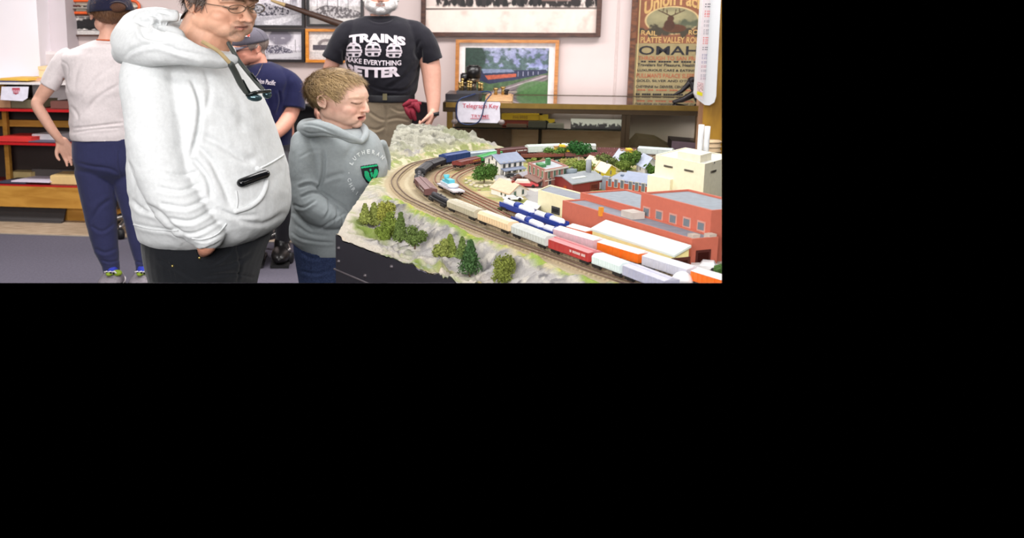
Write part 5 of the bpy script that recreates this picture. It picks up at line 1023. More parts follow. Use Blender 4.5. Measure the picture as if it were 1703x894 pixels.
for i, (px, py, w_) in enumerate([(775, 299, 5), (781, 302, 6), (788, 306, 6), (776, 305, 6), (783, 309, 7), (792, 311, 7), (800, 312, 7), (808, 310, 8), (815, 309, 6), (797, 317, 5)]):
    c_ = G(px, py, H); k = pxs(c_[1], H); m = MB(); r_ = w_*k*.55
    m.ell((0, 0, 0), (r_, r_*.9, r_*.6), seg=14, ring=9); V = np.vstack(m.v); V *= (.8+.45*fbm(V*30+i, 1.2, 3, i))[:, None]; m.v = [V+np.array([c_[0], c_[1], H+r_*.35])]
    solo('boulder', m, mbd if i < 9 else M('boulder_brown', (150, 110, 90), .9), 'pale rounded boulder in the row beside the round green tree' if i < 9 else 'brown stone below the row of pale boulders', 'stone', 'pale boulders by the siding' if i < 9 else None)
# ================================================================ PEOPLE
HX = 1.357
def voxel(mb, size, it=3, fac=.5):
    V, Fc, _ = mb.arrays(); me = bpy.data.meshes.new('tmp'); me.from_pydata(V.tolist(), [], Fc); o = bpy.data.objects.new('tmp', me); COL.objects.link(o)
    r = o.modifiers.new('r', 'REMESH'); r.mode = 'VOXEL'; r.voxel_size = size
    if it: s = o.modifiers.new('s', 'SMOOTH'); s.factor = fac; s.iterations = it
    dg = bpy.context.evaluated_depsgraph_get(); e = o.evaluated_get(dg); m2 = bpy.data.meshes.new_from_object(e)
    n = len(m2.vertices); a = np.empty(n*3); m2.vertices.foreach_get('co', a); Vn = a.reshape(-1, 3)
    Fn = np.empty(len(m2.loops), int); m2.loops.foreach_get('vertex_index', Fn); ls = np.empty(len(m2.polygons), int); lt = np.empty(len(m2.polygons), int)
    m2.polygons.foreach_get('loop_start', ls); m2.polygons.foreach_get('loop_total', lt)
    quads = all(lt == 4); Fo = Fn.reshape(-1, 4) if quads else None
    if Fo is None: Fo = [Fn[s:s+t].tolist() for s, t in zip(ls, lt)]
    bpy.data.objects.remove(o); bpy.data.meshes.remove(me); bpy.data.meshes.remove(m2)
    return Vn, Fo
def normals(V, Fo):
    Fo = np.asarray(Fo); n = np.cross(V[Fo[:, 2]]-V[Fo[:, 0]], V[Fo[:, 3]]-V[Fo[:, 1]]); N = np.zeros_like(V)
    for k in range(4): np.add.at(N, Fo[:, k], n)
    return N/(np.linalg.norm(N, axis=1)[:, None]+1e-12)
def pline(P2, pts):
    best = np.full(len(P2), 1e9); side = np.zeros(len(P2)); tt_ = np.zeros(len(P2)); pts = np.asarray(pts, float); n = len(pts)-1
    for i in range(n):
        a, b = pts[i], pts[i+1]; d = b-a; L2 = d@d+1e-9; t = np.clip(((P2-a)@d)/L2, 0, 1); q = P2-a-t[:, None]*d; ds = np.linalg.norm(q, axis=1); sd = d[0]*q[:, 1]-d[1]*q[:, 0]
        m = ds < best; best = np.where(m, ds, best); side = np.where(m, np.sign(sd), side); tt_ = np.where(m, (i+t)/n, tt_)
    return best, side, tt_
def sculpt(mb, vox, it=3, creases=(), noise=None, Yr=None, bumps=()):
    V, Fo = voxel(mb, vox, it); N = normals(V, Fo); P2, w = proj(V); face = ((EYE-V)*N).sum(1) > 0
    for cr in creases:
        pts, wd, dep = cr[:3]; one = cr[3] if len(cr) > 3 else 1.; pts_ = catmull(pts, 5) if len(pts) > 2 else np.array(pts, float)
        d, sd, t = pline(P2, pts_); end = np.clip(np.minimum(t, 1-t)*5, 0, 1)**.7
        wd = wd*.8; g = -np.exp(-(d/wd)**2)+one*.55*np.exp(-((d*sd-1.8*wd)/(wd*1.5))**2)+.15*np.exp(-((d*sd+2.1*wd)/(wd*1.2))**2)
        V = V+N*(g*dep*.72*end*face)[:, None]
    if noise:
        for sc, am in noise: V = V+N*((fbm(V*np.array([1/HX, 1/HX, 1]), sc, 3, int(sc))-.5)*2*am)[:, None]
    return V, Fo
def asmb(V, Fo, col=None, mi=0):
    m = MB(); m.add(V, Fo.tolist() if hasattr(Fo, 'tolist') else Fo, mi, col, True); return m
def chain(m, pts, Y=None, seg=18, n=5, caps='round'):
    "pts: (px,py,rpx[,Y]) -> smooth tapered limb"
    A = []; r = []
    for p in pts:
        y = p[3] if len(p) > 3 else Y; A.append(atY(p[0], p[1], y)); r.append(p[2]*pxs(y, A[-1][2]))
    q = catmull(np.c_[np.array(A), r], n) if len(pts) > 2 else np.c_[np.array(A), r]
    m.tube(q[:, :3], np.maximum(q[:, 3], .003), seg, caps); return m
def rows(m, R_, seg=40, e=2.3):
    "R_: (row, left, right, Yc, halfdepth[, dY skew]) horizontal cross sections"
    R_ = np.asarray(R_, float); Q = catmull(R_, 5); rings = []
    for row, l, r, Yc, hd in Q:
        a = atY(l, row, Yc); b = atY(r, row, Yc); c = (a+b)/2; hw = (b[0]-a[0])/2; t = np.arange(seg)*2*math.pi/seg
        cx = np.sign(np.cos(t))*np.abs(np.cos(t))**(2/e); cy = np.sign(np.sin(t))*np.abs(np.sin(t))**(2/e)
        rings.append(np.stack([c[0]+hw*cx, Yc+hd*cy, np.full(seg, c[2])], -1))
    m.loft(rings[::-1]); return m
class Head:
    def __init__(s, px, py, Y, yaw, pitch=0, roll=0, Hh=.232, k=1.0):
        s.c = atY(px, py, Y); s.R = rotm(0, 0, R(yaw)) @ rotm(R(pitch), 0, 0) @ rotm(0, R(roll), 0); s.S = np.array([HX*Hh*k, HX*Hh*k, Hh]); s.H = Hh
    def W(s, L): return s.c+((np.asarray(L, float)-np.array([0, 0, .5])) @ s.R.T)*s.S
    def L(s, Wd_): return (((np.asarray(Wd_)-s.c)/s.S) @ s.R)+np.array([0, 0, .5])
def add_head(m, h, child=False, fat=0., mouth_open=0., ears=True):
    A = lambda c, r, rot=None: m.ell(c, r, rot, 22, 14, T=h.W)
    A((0, .06, .63), (.33, .41, .37)); A((0, -.10, .52), (.285, .31, .36)); A((0, -.14, .33), (.255+fat, .25, .26)); A((0, -.20, .17), (.17+fat, .19, .14)); A((0, -.33, .085), (.085+fat*.5, .075, .07))
    for sg in (-1, 1):
        A((sg*.15, -.24, .36), (.12+fat*.5, .11, .12)); A((sg*(.19 if not child else .15), -.05, .25 if not child else .28), (.11+fat, .2, .16)); A((sg*.14, -.16, .27), (.13+fat, .19, .17)); A((sg*.09, -.22, .20), (.12+fat, .18, .14))
        if child: A((sg*.12, -.26, .34), (.13, .11, .13)); A((sg*.06, -.27, .25), (.11, .11, .10))
        m.tube([(sg*.05, -.395, .575), (sg*.14, -.38, .60), (sg*.23, -.30, .575)] if not child else [(sg*.05, -.36, .585), (sg*.14, -.35, .60), (sg*.22, -.28, .585)], [.035, .038, .03] if not child else [.02, .02, .016], 10, T=h.W)
        A((sg*.135, -.315, .505), (.066, .055, .050))
        A((sg*(.038 if child else .047), -.415 if child else -.435, .352 if child else .345), (.028, .03, .025) if child else (.034, .035, .030))
        if ears:
            R_ = rotm(0, 0, sg*R(18)); e = []
            for k in range(14): t = 2*math.pi*k/14; e.append((sg*.325+sg*.03+(.02*sg*math.sin(t)), .04+.062*math.cos(t)+.012*math.sin(t), .47+.105*math.sin(t)))
            m.tube(e, .017, 8, T=h.W, closed=True); A((sg*.325, .035, .455), (.028, .055, .09)); A((sg*.345, -.005, .38), (.022, .028, .035))
    nl = .030 if child else .075
    m.tube([(0, -.385, .53), (0, -.425, .44), (0, -.42-nl, .355)], [.030, .036, .043] if not child else [.024, .030, .036], 10, T=h.W)
    m.tube([(-.10, -.36, .255), (-.04, -.405, .262), (0, -.408, .258), (.04, -.405, .262), (.10, -.36, .255)], [.014, .024, .024, .024, .014], 8, T=h.W)
    m.tube([(-.09, -.355, .215-mouth_open), (0, -.392, .203-mouth_open), (.09, -.355, .215-mouth_open)], [.014, .026, .014], 8, T=h.W)
def face_shape(V, h, N=None, mouth_open=0., child=False):
    L = h.L(V); x, y, z = L.T
    g = lambda cx, cy, cz, rx, ry, rz: np.exp(-(((x-cx)/rx)**2+((y-cy)/ry)**2+((z-cz)/rz)**2))
    dy = 0; kc = .45 if child else 1.
    for sg in (-1, 1):
        dy = dy+kc*.022*g(sg*.06, -.38, .50, .045, .12, .05)+kc*.018*g(sg*.21, -.30, .49, .05, .1, .06)+.012*g(sg*.135, -.37, .555, .07, .1, .018)
        dy = dy+kc*.010*g(sg*.125, -.38, .30, .02, .1, .06)
    mo = .235-mouth_open/2
    dy = dy+(.03+mouth_open*1.2)*g(0, -.40, mo, .08, .1, .010+mouth_open*.5)
    dy = dy+.012*g(0, -.38, .165, .08, .1, .02)
    L[:, 1] += dy; return h.W(L)
def paint_face(V, h, skin, lip=(188, 110, 100), cheek=(226, 150, 130), brow=(120, 90, 64), lash=(96, 70, 56), stub=None, mouth_open=0., cheekk=.3, browk=.8, skin2=None):
    L = h.L(V); x, y, z = L.T; col = np.ones((len(V), 3))*np.array(lin(skin))
    def lay(m_, c, k=1.):
        nonlocal col
        m_ = np.clip(m_, 0, 1)[:, None]*k; col = col*(1-m_)+m_*np.array(lin(c))
    front = (y < -.05)*1.
    n = fbm(V, 60, 3, 3)
    lay((n-.45)*2, tuple(int(v*.93) for v in skin), .5)
    for sg in (-1, 1):
        lay(np.exp(-(((x-sg*.17)/.1)**2+((z-.35)/.09)**2))*front, cheek, cheekk)
        b = np.abs(z-(.585+.02*np.cos((x-sg*.14)*9)))
        lay((.028-b)/.02*(np.abs(x-sg*.14) < .105)*(y < -.2)*np.clip(n*2.4-.5, .3, 1), brow, browk)
        q = ((x-sg*.135)/.062)**2+((z-.497)/.042)**2
        lay((.015-np.abs(z-(.480+.016*((x-sg*.135)/.06)**2)))/.008*(np.abs(x-sg*.135) < .070)*(y < -.2), lash, .95)
        lay(np.exp(-(((x-sg*.345)/.02)**2+((y-.03)/.03)**2+((z-.46)/.05)**2)), cheek, .5)
    lay(np.exp(-((x/.05)**2+((z-.345)/.04)**2))*(y < -.42), cheek, cheekk)
    mo = .235-mouth_open/2
    lay((1-(x/.105)**2-((z-mo)/(.030+mouth_open*.55+.012))**2)*2.5*(y < -.3), lip, .8)
    lay((1-(x/.092)**2-((z-mo)/(.006+mouth_open*.42))**2)*3*(y < -.28), (80, 30, 30), .9)
    if stub:
        c, k, z1 = stub; nn = fbm(V, 170, 2, 8)
        r = np.hypot(x/.13, (z-.2)/.13); lay(((r < 1.1)*(r > .35)*1.)*(nn*1.6)*(y < -.2), c, k)
        lay(np.clip((.30-z)/.1, 0, 1)*(y < .0)*(nn*1.5)*(z > -.1), c, k*.45)
    if skin2: lay(np.clip((.1-z)/.1, 0, 1), skin2, .6)
    return col
def skinmat(): return M('human_skin', (255, 255, 255), .5, .03, 60, attr='Col', spec=.35, bump=.12, bscale=400)
def cloth(nm, c, bump=.25, rough=.9, sc=90, var=.05): return M(nm, c, rough, var, sc, bump=bump, bscale=420, spec=.12, sheen=.15)
def hairmask(L, kind='short'):
    x, y, z = L.T; hl = np.interp(y, [-.5, -.34, -.24, -.17, -.10, -.04, .08, .14, .25, .5], [.90, .86, .80, .64, .42, .46, .58, .30, .17, .12])
    return z > hl+.02*np.sin(x*60)
def hair_mesh(V, Fo, h, base, tip, off=.03, nst=2600, ln=.11, seed=1, flow=(0, -.5, -.5), wid=.0011, mask=hairmask, lift=.25, zmin=None):
    L = h.L(V); mk = mask(L); 
    if zmin is not None: mk &= L[:, 2] > zmin
    mk &= (np.abs(L[:, 0]) < .5) & (L[:, 2] > -.1); Fo = np.asarray(Fo); fm = mk[Fo].all(1); Fs = Fo[fm]; ids = np.unique(Fs); mp = -np.ones(len(V), int); mp[ids] = np.arange(len(ids)); N = normals(V, Fo)
    nn = fbm(L[ids]*np.array([1, .5, .5]), 18, 3, seed); P0 = V[ids]+N[ids]*(h.H*off*(.55+.9*nn))[:, None]
    cb = np.array(lin(base)); ct = np.array(lin(tip)); m = MB(); m.add(P0, mp[Fs].tolist(), 0, cb+(ct-cb)*np.clip(nn[:, None]*1.6-.5, 0, 1)*.7, True)
    rg = np.random.default_rng(seed); pick = rg.choice(ids, nst); c0 = L[pick]; Nw = N[pick]; fl = np.asarray(flow, float)
    cen = np.array([0, .05, .6]); Vs = []; Cs = []
    for i, p in enumerate(pick):
        l = L[p]; nrm = l-cen; nrm /= np.linalg.norm(nrm); f = fl+rg.normal(size=3)*.28; f[0] += l[0]*.8; f = f-nrm*(f@nrm); f /= np.linalg.norm(f)+1e-9
        le = ln*(.6+.8*rg.random()); side = np.cross(f, nrm); P_ = []
        st = l+nrm*off*.6; lf = lift*(.3+rg.random())
        for t in (0, .34, .67, 1): P_.append(st+f*le*t+nrm*le*(lf*t-.45*t*t*lf*1.2+.02))
        Wp_ = h.W(np.array(P_)); sw = (h.W(st+side*.01)-h.W(st)); sw /= np.linalg.norm(sw); b = rg.random()
        c_ = cb+(ct-cb)*b
        for t, q in enumerate(Wp_): w_ = wid*(1-.75*t/3); Vs += [q-sw*w_, q+sw*w_]; Cs += [c_*(.8+.1*t)]*2
    n = len(pick); base_i = np.arange(n)[:, None]*8; Fq = np.concatenate([base_i+np.array([[2*t, 2*t+1, 2*t+3, 2*t+2]]) for t in range(3)], 0)
    m.add(np.array(Vs), Fq.tolist(), 0, np.array(Cs), True); return m
def haircol(): return M('human_hair', (255, 255, 255), .55, .05, 200, attr='Col', spec=.3)
def cap_mesh(h, zb=.60, top=.44, rx=.375, ry=.47, cy=.04, hole=False, crown_dz=.0):
    m = MB(); seg = 48; rings = []
    for i in range(12):
        t = i/11*math.pi/2; a = np.arange(seg)*2*math.pi/seg; r = math.cos(t)**.75 if i < 11 else .02
        rings.append(np.stack([rx*r*np.cos(a), cy+ry*r*np.sin(a), zb+top*math.sin(t)-.05*np.sin(a)*(1-i/11)*0], -1))
    inner = rings[0]*np.array([.95, .95, 1])+np.array([0, 0, .004]); m.loft([rings[0]*np.array([.93, .93, 1])+np.array([0, .003, .06])]+[inner]+rings, T=h.W)
    for k in range(6):
        a = 2*math.pi*k/6+.52; m.tube([(rx*1.005*math.cos(t)**.75*math.cos(a), cy+ry*1.005*math.cos(t)**.75*math.sin(a), zb+top*math.sin(t)) for t in np.linspace(0, 1.45, 9)], .005, 5, T=h.W)
    m.ell((0, cy, zb+top+.004), (.025, .025, .015), T=h.W); return m
def brim_mesh(h, zb=.60, rx=.34, y0=-.36, ln=.38, droop=.07, th=.016):
    a = np.linspace(-1, 1, 21); b = np.linspace(0, 1, 9); G_ = []
    for t in b:
        G_.append([(rx*x*(1-.12*t*t), y0+.14*(x*x)*(1-t)*1.6-ln*t*np.sqrt(max(1-(x*.97)**2, 0))**.8, zb-droop*(x*x)*(1.2)-.05*t) for x in a])
    G_ = np.array(G_); m = MB(); top = h.W(G_.reshape(-1, 3)).reshape(G_.shape); G2_ = G_.copy(); G2_[..., 2] -= th; bt = h.W(G2_.reshape(-1, 3)).reshape(G_.shape); m.grid(top); m.grid(bt[::-1])
    ed = lambda q: np.concatenate([q[0], q[1:, -1], q[-1, ::-1][1:], q[::-1, 0][1:]]); E1, E2 = ed(top), ed(bt); m.grid(np.stack([E1, E2])); return m
def onto(px, py, Vtree, off=.003):
    "cast a sight line onto a garment: used to lay prints on cloth"
    d = Vector(ray(px, py)).normalized(); hit = Vtree.ray_cast(Vector(EYE), d)
    if hit[0] is None: return None
    n = hit[1] if hit[1].dot(d) < 0 else -hit[1]; return np.array(hit[0]+n*off)
def print_on(bvh, V2, Fc, fn, off=.003):
    "V2 2D art coordinates -> fn gives pixel -> dropped onto cloth"
    out = []; ok = []
    for v in V2:
        p = fn(v); q = onto(p[0], p[1], bvh, off); ok.append(q is not None); out.append(q if q is not None else np.zeros(3))
    Fk = [f for f in Fc if all(ok[i] for i in f)]
    m = MB(); m.add(np.array(out), Fk); return m
def bvh_of(V, Fo): return BVHTree.FromPolygons([tuple(v) for v in V], [tuple(int(i) for i in f) for f in Fo])
def hand(m, wrist, dirn, palm_n, L_=.17, curl=.5, side=1, sp=.12, sx=HX):
    "open or curled hand: wrist point, direction of fingers, palm normal, thumb side sign"
    d = np.array(dirn, float); d /= np.linalg.norm(d); n = np.array(palm_n, float); n -= d*(n@d); n /= np.linalg.norm(n); s_ = np.cross(d, n)*side; sc = np.array([sx, sx, 1])
    w = np.asarray(wrist, float); P_ = lambda a, b, c: w+(d*a+s_*b+n*c)*L_*sc
    rr = L_*(sx*.6+.4)
    for b in (-.16, -.05, .06, .17): m.tube([P_(-.02, b*.6, 0), P_(.25, b*.9, 0), P_(.50, b*1.1, .0)], [.115*rr, .10*rr, .075*rr], 10)
    for b, l in ((-.195, .36), (-.065, .42), (.07, .46), (.20, .42)):
        pts = [P_(.46, b, 0)]; a = 0; pos = np.array([.46, b, 0.])
        for k, f in enumerate((.45, .32, .23)):
            a += curl*(.5, .9, .7)[k]*1.2; pos = pos+np.array([math.cos(a)*l*f, b*sp*f, math.sin(a)*l*f]); pts.append(P_(*pos))
        m.tube(catmull(pts, 3), np.linspace(.062, .045, 10)*rr, 9)
    m.tube(catmull([P_(.05, .14, .03), P_(.24, .30, .06), P_(.40, .36, .12), P_(.52, .34, .18)], 3), np.linspace(.085, .05, 10)*rr, 9)
def bodymesh(m, vox=.0045, it=3): return voxel(m, vox, it)

# ---------------------------------------------------------------- man in the light grey hoodie
Y0 = 3.9; T = Thing('person', 'man in pale grey hoodie and black trousers looking down at the layout, hand in pocket', 'person')
hm = Head(366, 3, 3.92, 46, 12, 0, .240); b = MB(); add_head(b, hm, fat=.035)
chain(b, [(325, 98, 46, 3.93), (340, 66, 46, 3.93), (352, 30, 42, 3.94)]); rows(b, [(95, 250, 390, 3.97, .12), (130, 235, 400, 3.97, .17), (250, 235, 430, 3.97, .2), (380, 250, 430, 3.97, .18), (471, 262, 415, 3.97, .16), (520, 262, 415, 3.97, .16)])
chain(b, [(262, 140, 30, 3.86), (262, 250, 26, 3.80), (300, 345, 20, 3.76), (338, 395, 12, 3.74)]); chain(b, [(338, 395, 12, 3.74), (350, 425, 10, 3.80), (360, 450, 8, 3.84)])
hd_ = MB()
V, Fo = bodymesh(b, .0042, 5); V = face_shape(V, hm); sk = (222, 172, 144)
T.part('body', asmb(V, Fo, paint_face(V, hm, sk, (186, 112, 100), (212, 132, 108), (86, 66, 54), (80, 56, 46), ((140, 118, 104), .5, .3), skin2=(214, 158, 130))), skinmat())
bodyV, bodyF = V, Fo
c = MB()
rows(c, [(74, 262, 372, 3.96, .12), (86, 232, 386, 3.96, .19), (104, 215, 398, 3.96, .24), (130, 206, 418, 3.96, .28), (165, 208, 438, 3.96, .31), (200, 212, 452, 3.96, .32), (240, 214, 466, 3.96, .33), (280, 216, 478, 3.96, .34), (315, 219, 484, 3.96, .34), (345, 224, 482, 3.96, .33), (368, 229, 468, 3.97, .31), (382, 231, 448, 3.97, .28), (391, 234, 425, 3.98, .25)])
chain(c, [(250, 104, 44, 3.80), (248, 140, 50, 3.74), (258, 200, 51, 3.70), (264, 255, 50, 3.68), (278, 305, 46, 3.66), (305, 350, 40, 3.64), (330, 376, 33, 3.64), (346, 387, 29, 3.65)], seg=26)
chain(c, [(343, 386, 29, 3.64), (350, 401, 26.5, 3.645)], seg=26, caps='flat')
cr = [([(318, 130), (332, 170), (330, 215), (318, 262)], 5, .022), ([(320, 235), (350, 265), (372, 310), (385, 345)], 7, .016, .6), ([(322, 222), (365, 240), (400, 262), (425, 268)], 8, .014, .6), ([(318, 262), (345, 295), (352, 330)], 5, .018),
      ([(275, 288), (305, 292), (330, 285)], 4, .010), ([(262, 312), (300, 318), (335, 305)], 4, .011), ([(265, 338), (310, 345), (345, 328)], 4, .012), ([(278, 362), (318, 368), (355, 348)], 4, .012), ([(288, 385), (325, 388), (368, 366)], 3.2, .010), ([(240, 340), (262, 352), (290, 380), (310, 400)], 5, .014),
      ([(323, 398), (345, 400), (378, 382)], 2, .006), ([(370, 350), (400, 366), (440, 372), (475, 352)], 5, .009, .5), ([(218, 330), (235, 348), (262, 356)], 4, .010), ([(225, 372), (262, 380), (300, 384)], 3.5, .006), ([(360, 345), (388, 358), (430, 358)], 4, .008), ([(215, 268), (222, 300), (218, 330)], 4, .008),
      ([(340, 112), (350, 150), (338, 195)], 6, .008, .5), ([(380, 130), (400, 170), (402, 220)], 10, .006, .3), ([(220, 120), (250, 104), (290, 102), (318, 125)], 2, .004)]
V, Fo = sculpt(c, .0055, 3, cr, [(9, .006), (26, .0022)])
hood_V, hood_F = V, Fo; bv = bvh_of(V, Fo); m_hood = cloth('light_grey_fleece', (216, 219, 219), .3); T.part('hoodie', asmb(V, Fo), m_hood)
# hood
hd = MB()
chain(hd, [(388, 99, 8, 3.70), (362, 101, 13, 3.66), (325, 92, 19, 3.62), (290, 84, 26, 3.62), (250, 80, 31, 3.66), (222, 74, 34, 3.76), (218, 62, 31, 3.90), (238, 44, 30, 4.02), (270, 34, 22, 4.12)], seg=22)
chain(hd, [(243, 40, 24, 3.84), (262, 32, 18, 3.80), (290, 26, 11, 3.80)], seg=18); chain(hd, [(240, 55, 30, 3.85), (268, 62, 26, 3.80), (300, 76, 18, 3.72)], seg=18); chain(hd, [(212, 84, 23, 3.85), (205, 86, 20, 3.95)], seg=18)
chain(hd, [(270, 34, 20, 4.12), (330, 50, 14, 4.2), (385, 85, 9, 4.05)], seg=16)
crh = [([(206, 98), (222, 82), (262, 74), (300, 86), (345, 98)], 4, .012), ([(232, 28), (248, 24), (262, 30), (258, 48), (275, 54)], 3.4, .034), ([(258, 40), (290, 42), (312, 52)], 4.5, .028), ([(232, 42), (240, 60), (270, 66), (300, 66)], 4, .016), ([(285, 24), (262, 20), (240, 30)], 2.5, .010), ([(300, 84), (340, 92), (376, 100)], 3, .006)]
V, Fo = sculpt(hd, .0052, 4, crh, [(14, .006)]); T.part('hood', asmb(V, Fo), m_hood)
# kangaroo pocket panel: thin welt lines laid on the belly
def welt(bvh, pts, r, off=.002, n=6):
    q = catmull(pts, n) if len(pts) > 2 else np.linspace(pts[0], pts[1], 12); P_ = [onto(x, y, bvh, off) for x, y in q]; P_ = [p for p in P_ if p is not None]; m = MB(); m.tube(P_, r, 8); return m
def patch(bvh, pts, off=.004, step=3.):
    pts = np.array(pts, float); x0, y0 = pts.min(0); x1, y1 = pts.max(0); xs = np.arange(x0, x1+step, step); ys = np.arange(y0, y1+step, step)
    X, Y_ = np.meshgrid(xs, ys); ins = inpoly(X, Y_, pts).astype(int); G_ = np.zeros(X.shape+(3,)); ok = np.zeros(X.shape, bool)
    for i in range(X.shape[0]):
        for j in range(X.shape[1]):
            q = onto(X[i, j], Y_[i, j], bvh, off)
            if q is not None: G_[i, j] = q; ok[i, j] = True
    idx = np.arange(X.size).reshape(X.shape); Fq = []
    for i in range(X.shape[0]-1):
        for j in range(X.shape[1]-1):
            k = (ins[i, j]+ins[i+1, j]+ins[i, j+1]+ins[i+1, j+1])
            if k >= 3 and ok[i:i+2, j:j+2].all(): Fq.append([idx[i, j], idx[i+1, j], idx[i+1, j+1], idx[i, j+1]])
    m = MB(); m.add(G_.reshape(-1, 3), Fq, smooth=True); return m
T.part('pocket_edge', welt(bv, [(428, 281), (440, 290), (442, 306), (434, 327), (416, 343), (392, 351)], .009, .001), m_hood)
T.part('pocket_seam', welt(bv, [(430, 281), (452, 270), (474, 256)], .0035, .001), m_hood); T.part('pocket_seam', welt(bv, [(392, 351), (395, 335), (393, 318)], .0028, .001), m_hood)
T.part('cuff_seam', welt(bv, [(320, 396), (340, 397), (362, 388), (376, 372)], .0028, .001), m_hood)
T.part('hem_band', welt(bv, [(220, 372), (250, 380), (295, 383)], .003, .001), m_hood)
# trousers
p = MB(); rows(p, [(372, 238, 460, 3.97, .22), (392, 236, 452, 3.97, .25), (410, 238, 444, 3.97, .26), (435, 243, 436, 3.97, .26), (471, 252, 428, 3.97, .25), (520, 262, 424, 3.97, .24)])
crp = [([(282, 392), (286, 440), (292, 470)], 1.6, .005), ([(322, 405), (335, 432), (352, 440), (380, 420), (392, 395)], 2.5, .010), ([(340, 460), (390, 455), (425, 462)], 3, .007), ([(262, 430), (290, 445), (330, 470)], 3, .008), ([(392, 400), (400, 440), (396, 470)], 3, .006), ([(345, 445), (385, 440), (420, 420)], 4, .006)]
V, Fo = sculpt(p, .0055, 2, crp, [(10, .004)]); pb = bvh_of(V, Fo); m_blk = cloth('black_canvas', (22, 24, 28), .3, .8, 60); T.part('trousers', asmb(V, Fo), m_blk)
for (x, y) in ((331, 428.8), (286.6, 442.4)):
    q = onto(x, y, pb, .002); m = MB(); m.ell(q, (.0045, .0045, .0045)); T.part('rivet', m, M('brass_rivet', (206, 180, 104), .3, metal=.8))
T.part('pocket_seam', welt(pb, [(322, 400), (330, 428), (350, 426), (372, 404)], .0022, .001), m_blk)
wr = MB(); q0 = onto(338, 406, pb, .0); 
wr = MB(); chain(wr, [(350, 392, 17, 3.64), (343, 408, 16, 3.65), (339, 418, 10, 3.70)], seg=16); V, Fo = voxel(wr, .004, 2); T.part('wrist', asmb(V, Fo, np.ones((len(V), 3))*np.array(lin((210, 148, 122)))), skinmat())
m = patch(pb, [(238, 390), (247, 390), (246, 402), (240, 401)], .006, 1.2); iT = T.part('waist_tag', m, M('tag_white', (236, 230, 222), .6)); m = patch(pb, [(240.5, 393.5), (245, 394), (244.5, 398.5), (241, 398)], .009, .8); T.part('tag_mark', m, M('tag_orange', (226, 142, 40), .6), parent=iT)
T.part('hair', hair_mesh(bodyV, bodyF, hm, (62, 48, 42), (120, 108, 100), .035, 2400, .13, 3, (0, .3, -.8), .0012, lift=.35), haircol())
# eyeglasses
def specs(T, h, wire, lens, z=.495, y=-.44, w=.105, hh=.062, r=.006, rad=1.0, sun=False):
    m = MB()
    for sg in (-1, 1):
        pts = [(sg*(.135)+w*rad*math.cos(t)*(1-.06*sg*math.sin(t)), y+.05*abs(sg*.135+w*math.cos(t))*1.0, z+hh*math.sin(t)*(1 if math.sin(t) < 0 else .8)) for t in np.linspace(0, 2*math.pi, 28)[:-1]]
        m.tube(pts, r, 6, closed=True, T=h.W); m.tube([(sg*.24, y+.02, z+.02), (sg*.315, y+.14, z+.02), (sg*.345, -.02, z+.01), (sg*.34, .04, z-.03)], r*1.1, 6, T=h.W)
    m.tube([(-.035, y+.0, z+.015), (0, y-.012, z+.025), (.035, y+.0, z+.015)], r, 6, T=h.W); i = T.part('eyeglasses', m, wire)
    for sg in (-1, 1):
        m = MB(); P_ = [(sg*.135+w*.97*math.cos(t), y+.05*abs(sg*.135+w*math.cos(t)), z+hh*.97*math.sin(t)*(1 if math.sin(t) < 0 else .8)) for t in np.linspace(0, 2*math.pi, 24)[:-1]]; m.add(h.W(np.array(P_)), [list(range(23))]); T.part('lens', m, lens, parent=i)
specs(T, hm, M('gunmetal_wire', (130, 116, 100), .3, metal=.6), glass('spectacle_lens', (246, 248, 246), -.035, .15), z=.50, r=.005)
# olive cap: crown and brim
cm = cap_mesh(hm, .76, .36); m_camo = M('olive_camo', (94, 96, 60), .8, .25, 14); T.part('cap', cm, m_camo); T.part('cap_brim', brim_mesh(hm, .765, .33, -.33, .46, .03), m_camo)
T.done()
# sunglasses on a neck strap, phone in the pocket
T = Thing('sunglasses', 'black sunglasses hanging on a neck strap over the light grey hoodie', 'sunglasses'); ys = 3.66
def tb(pts, r, n=5, seg=8, flat=1.): m = MB(); A = np.array([atY(x, y, yy_) for x, y, yy_ in pts]); m.tube(catmull(A, n), r, seg, flat=flat); return m
m_gb = M('gloss_black', (22, 28, 28), .2); m_st = M('strap_grey', (66, 70, 66), .6)
T.part('neck_strap', tb([(338, 70, 3.56), (352, 78, 3.54), (364, 86, 3.54), (375, 97, 3.54), (384, 107, 3.55)], .0065), M('tan_strap', (172, 150, 108), .8))
T.part('strap', tb([(384, 107, 3.55), (392, 122, 3.58), (400, 138, 3.60), (410, 152, 3.62)], [.006]*8+[.012]*4+[.006]*4 if False else .0105), m_st)
T.part('strap', tb([(380, 72, 3.74), (388, 86, 3.70), (398, 102, 3.70), (409, 116, 3.68), (424, 134, 3.68), (438, 150, 3.68)], .007), m_st)
T.part('temple', tb([(404, 134, 3.60), (411, 147, 3.61), (418, 158, 3.62)], .004), m_gb); T.part('temple', tb([(418, 122, 3.67), (430, 138, 3.68), (441, 152, 3.69)], .004), m_gb)
def lensm(cx, cy, w, h_, yy_):
    m = MB(); k = pxs(yy_, 1.3); c0 = atY(cx, cy, yy_); m.ell(c0, (w*k, .012, h_*k), rotm(0, R(6), 0), 20, 12); return m
T.part('lens', lensm(423, 162, 13, 6.5, 3.63), M('mirror_lens', (70, 92, 98), .1, metal=.6)); T.part('lens', lensm(444, 157, 8, 7, 3.70), M('mirror_lens', (70, 92, 98), .1))
T.part('bridge', tb([(411, 158, 3.62), (424, 154, 3.62), (437, 152, 3.66), (449, 151, 3.70)], .0055), m_gb); T.done()
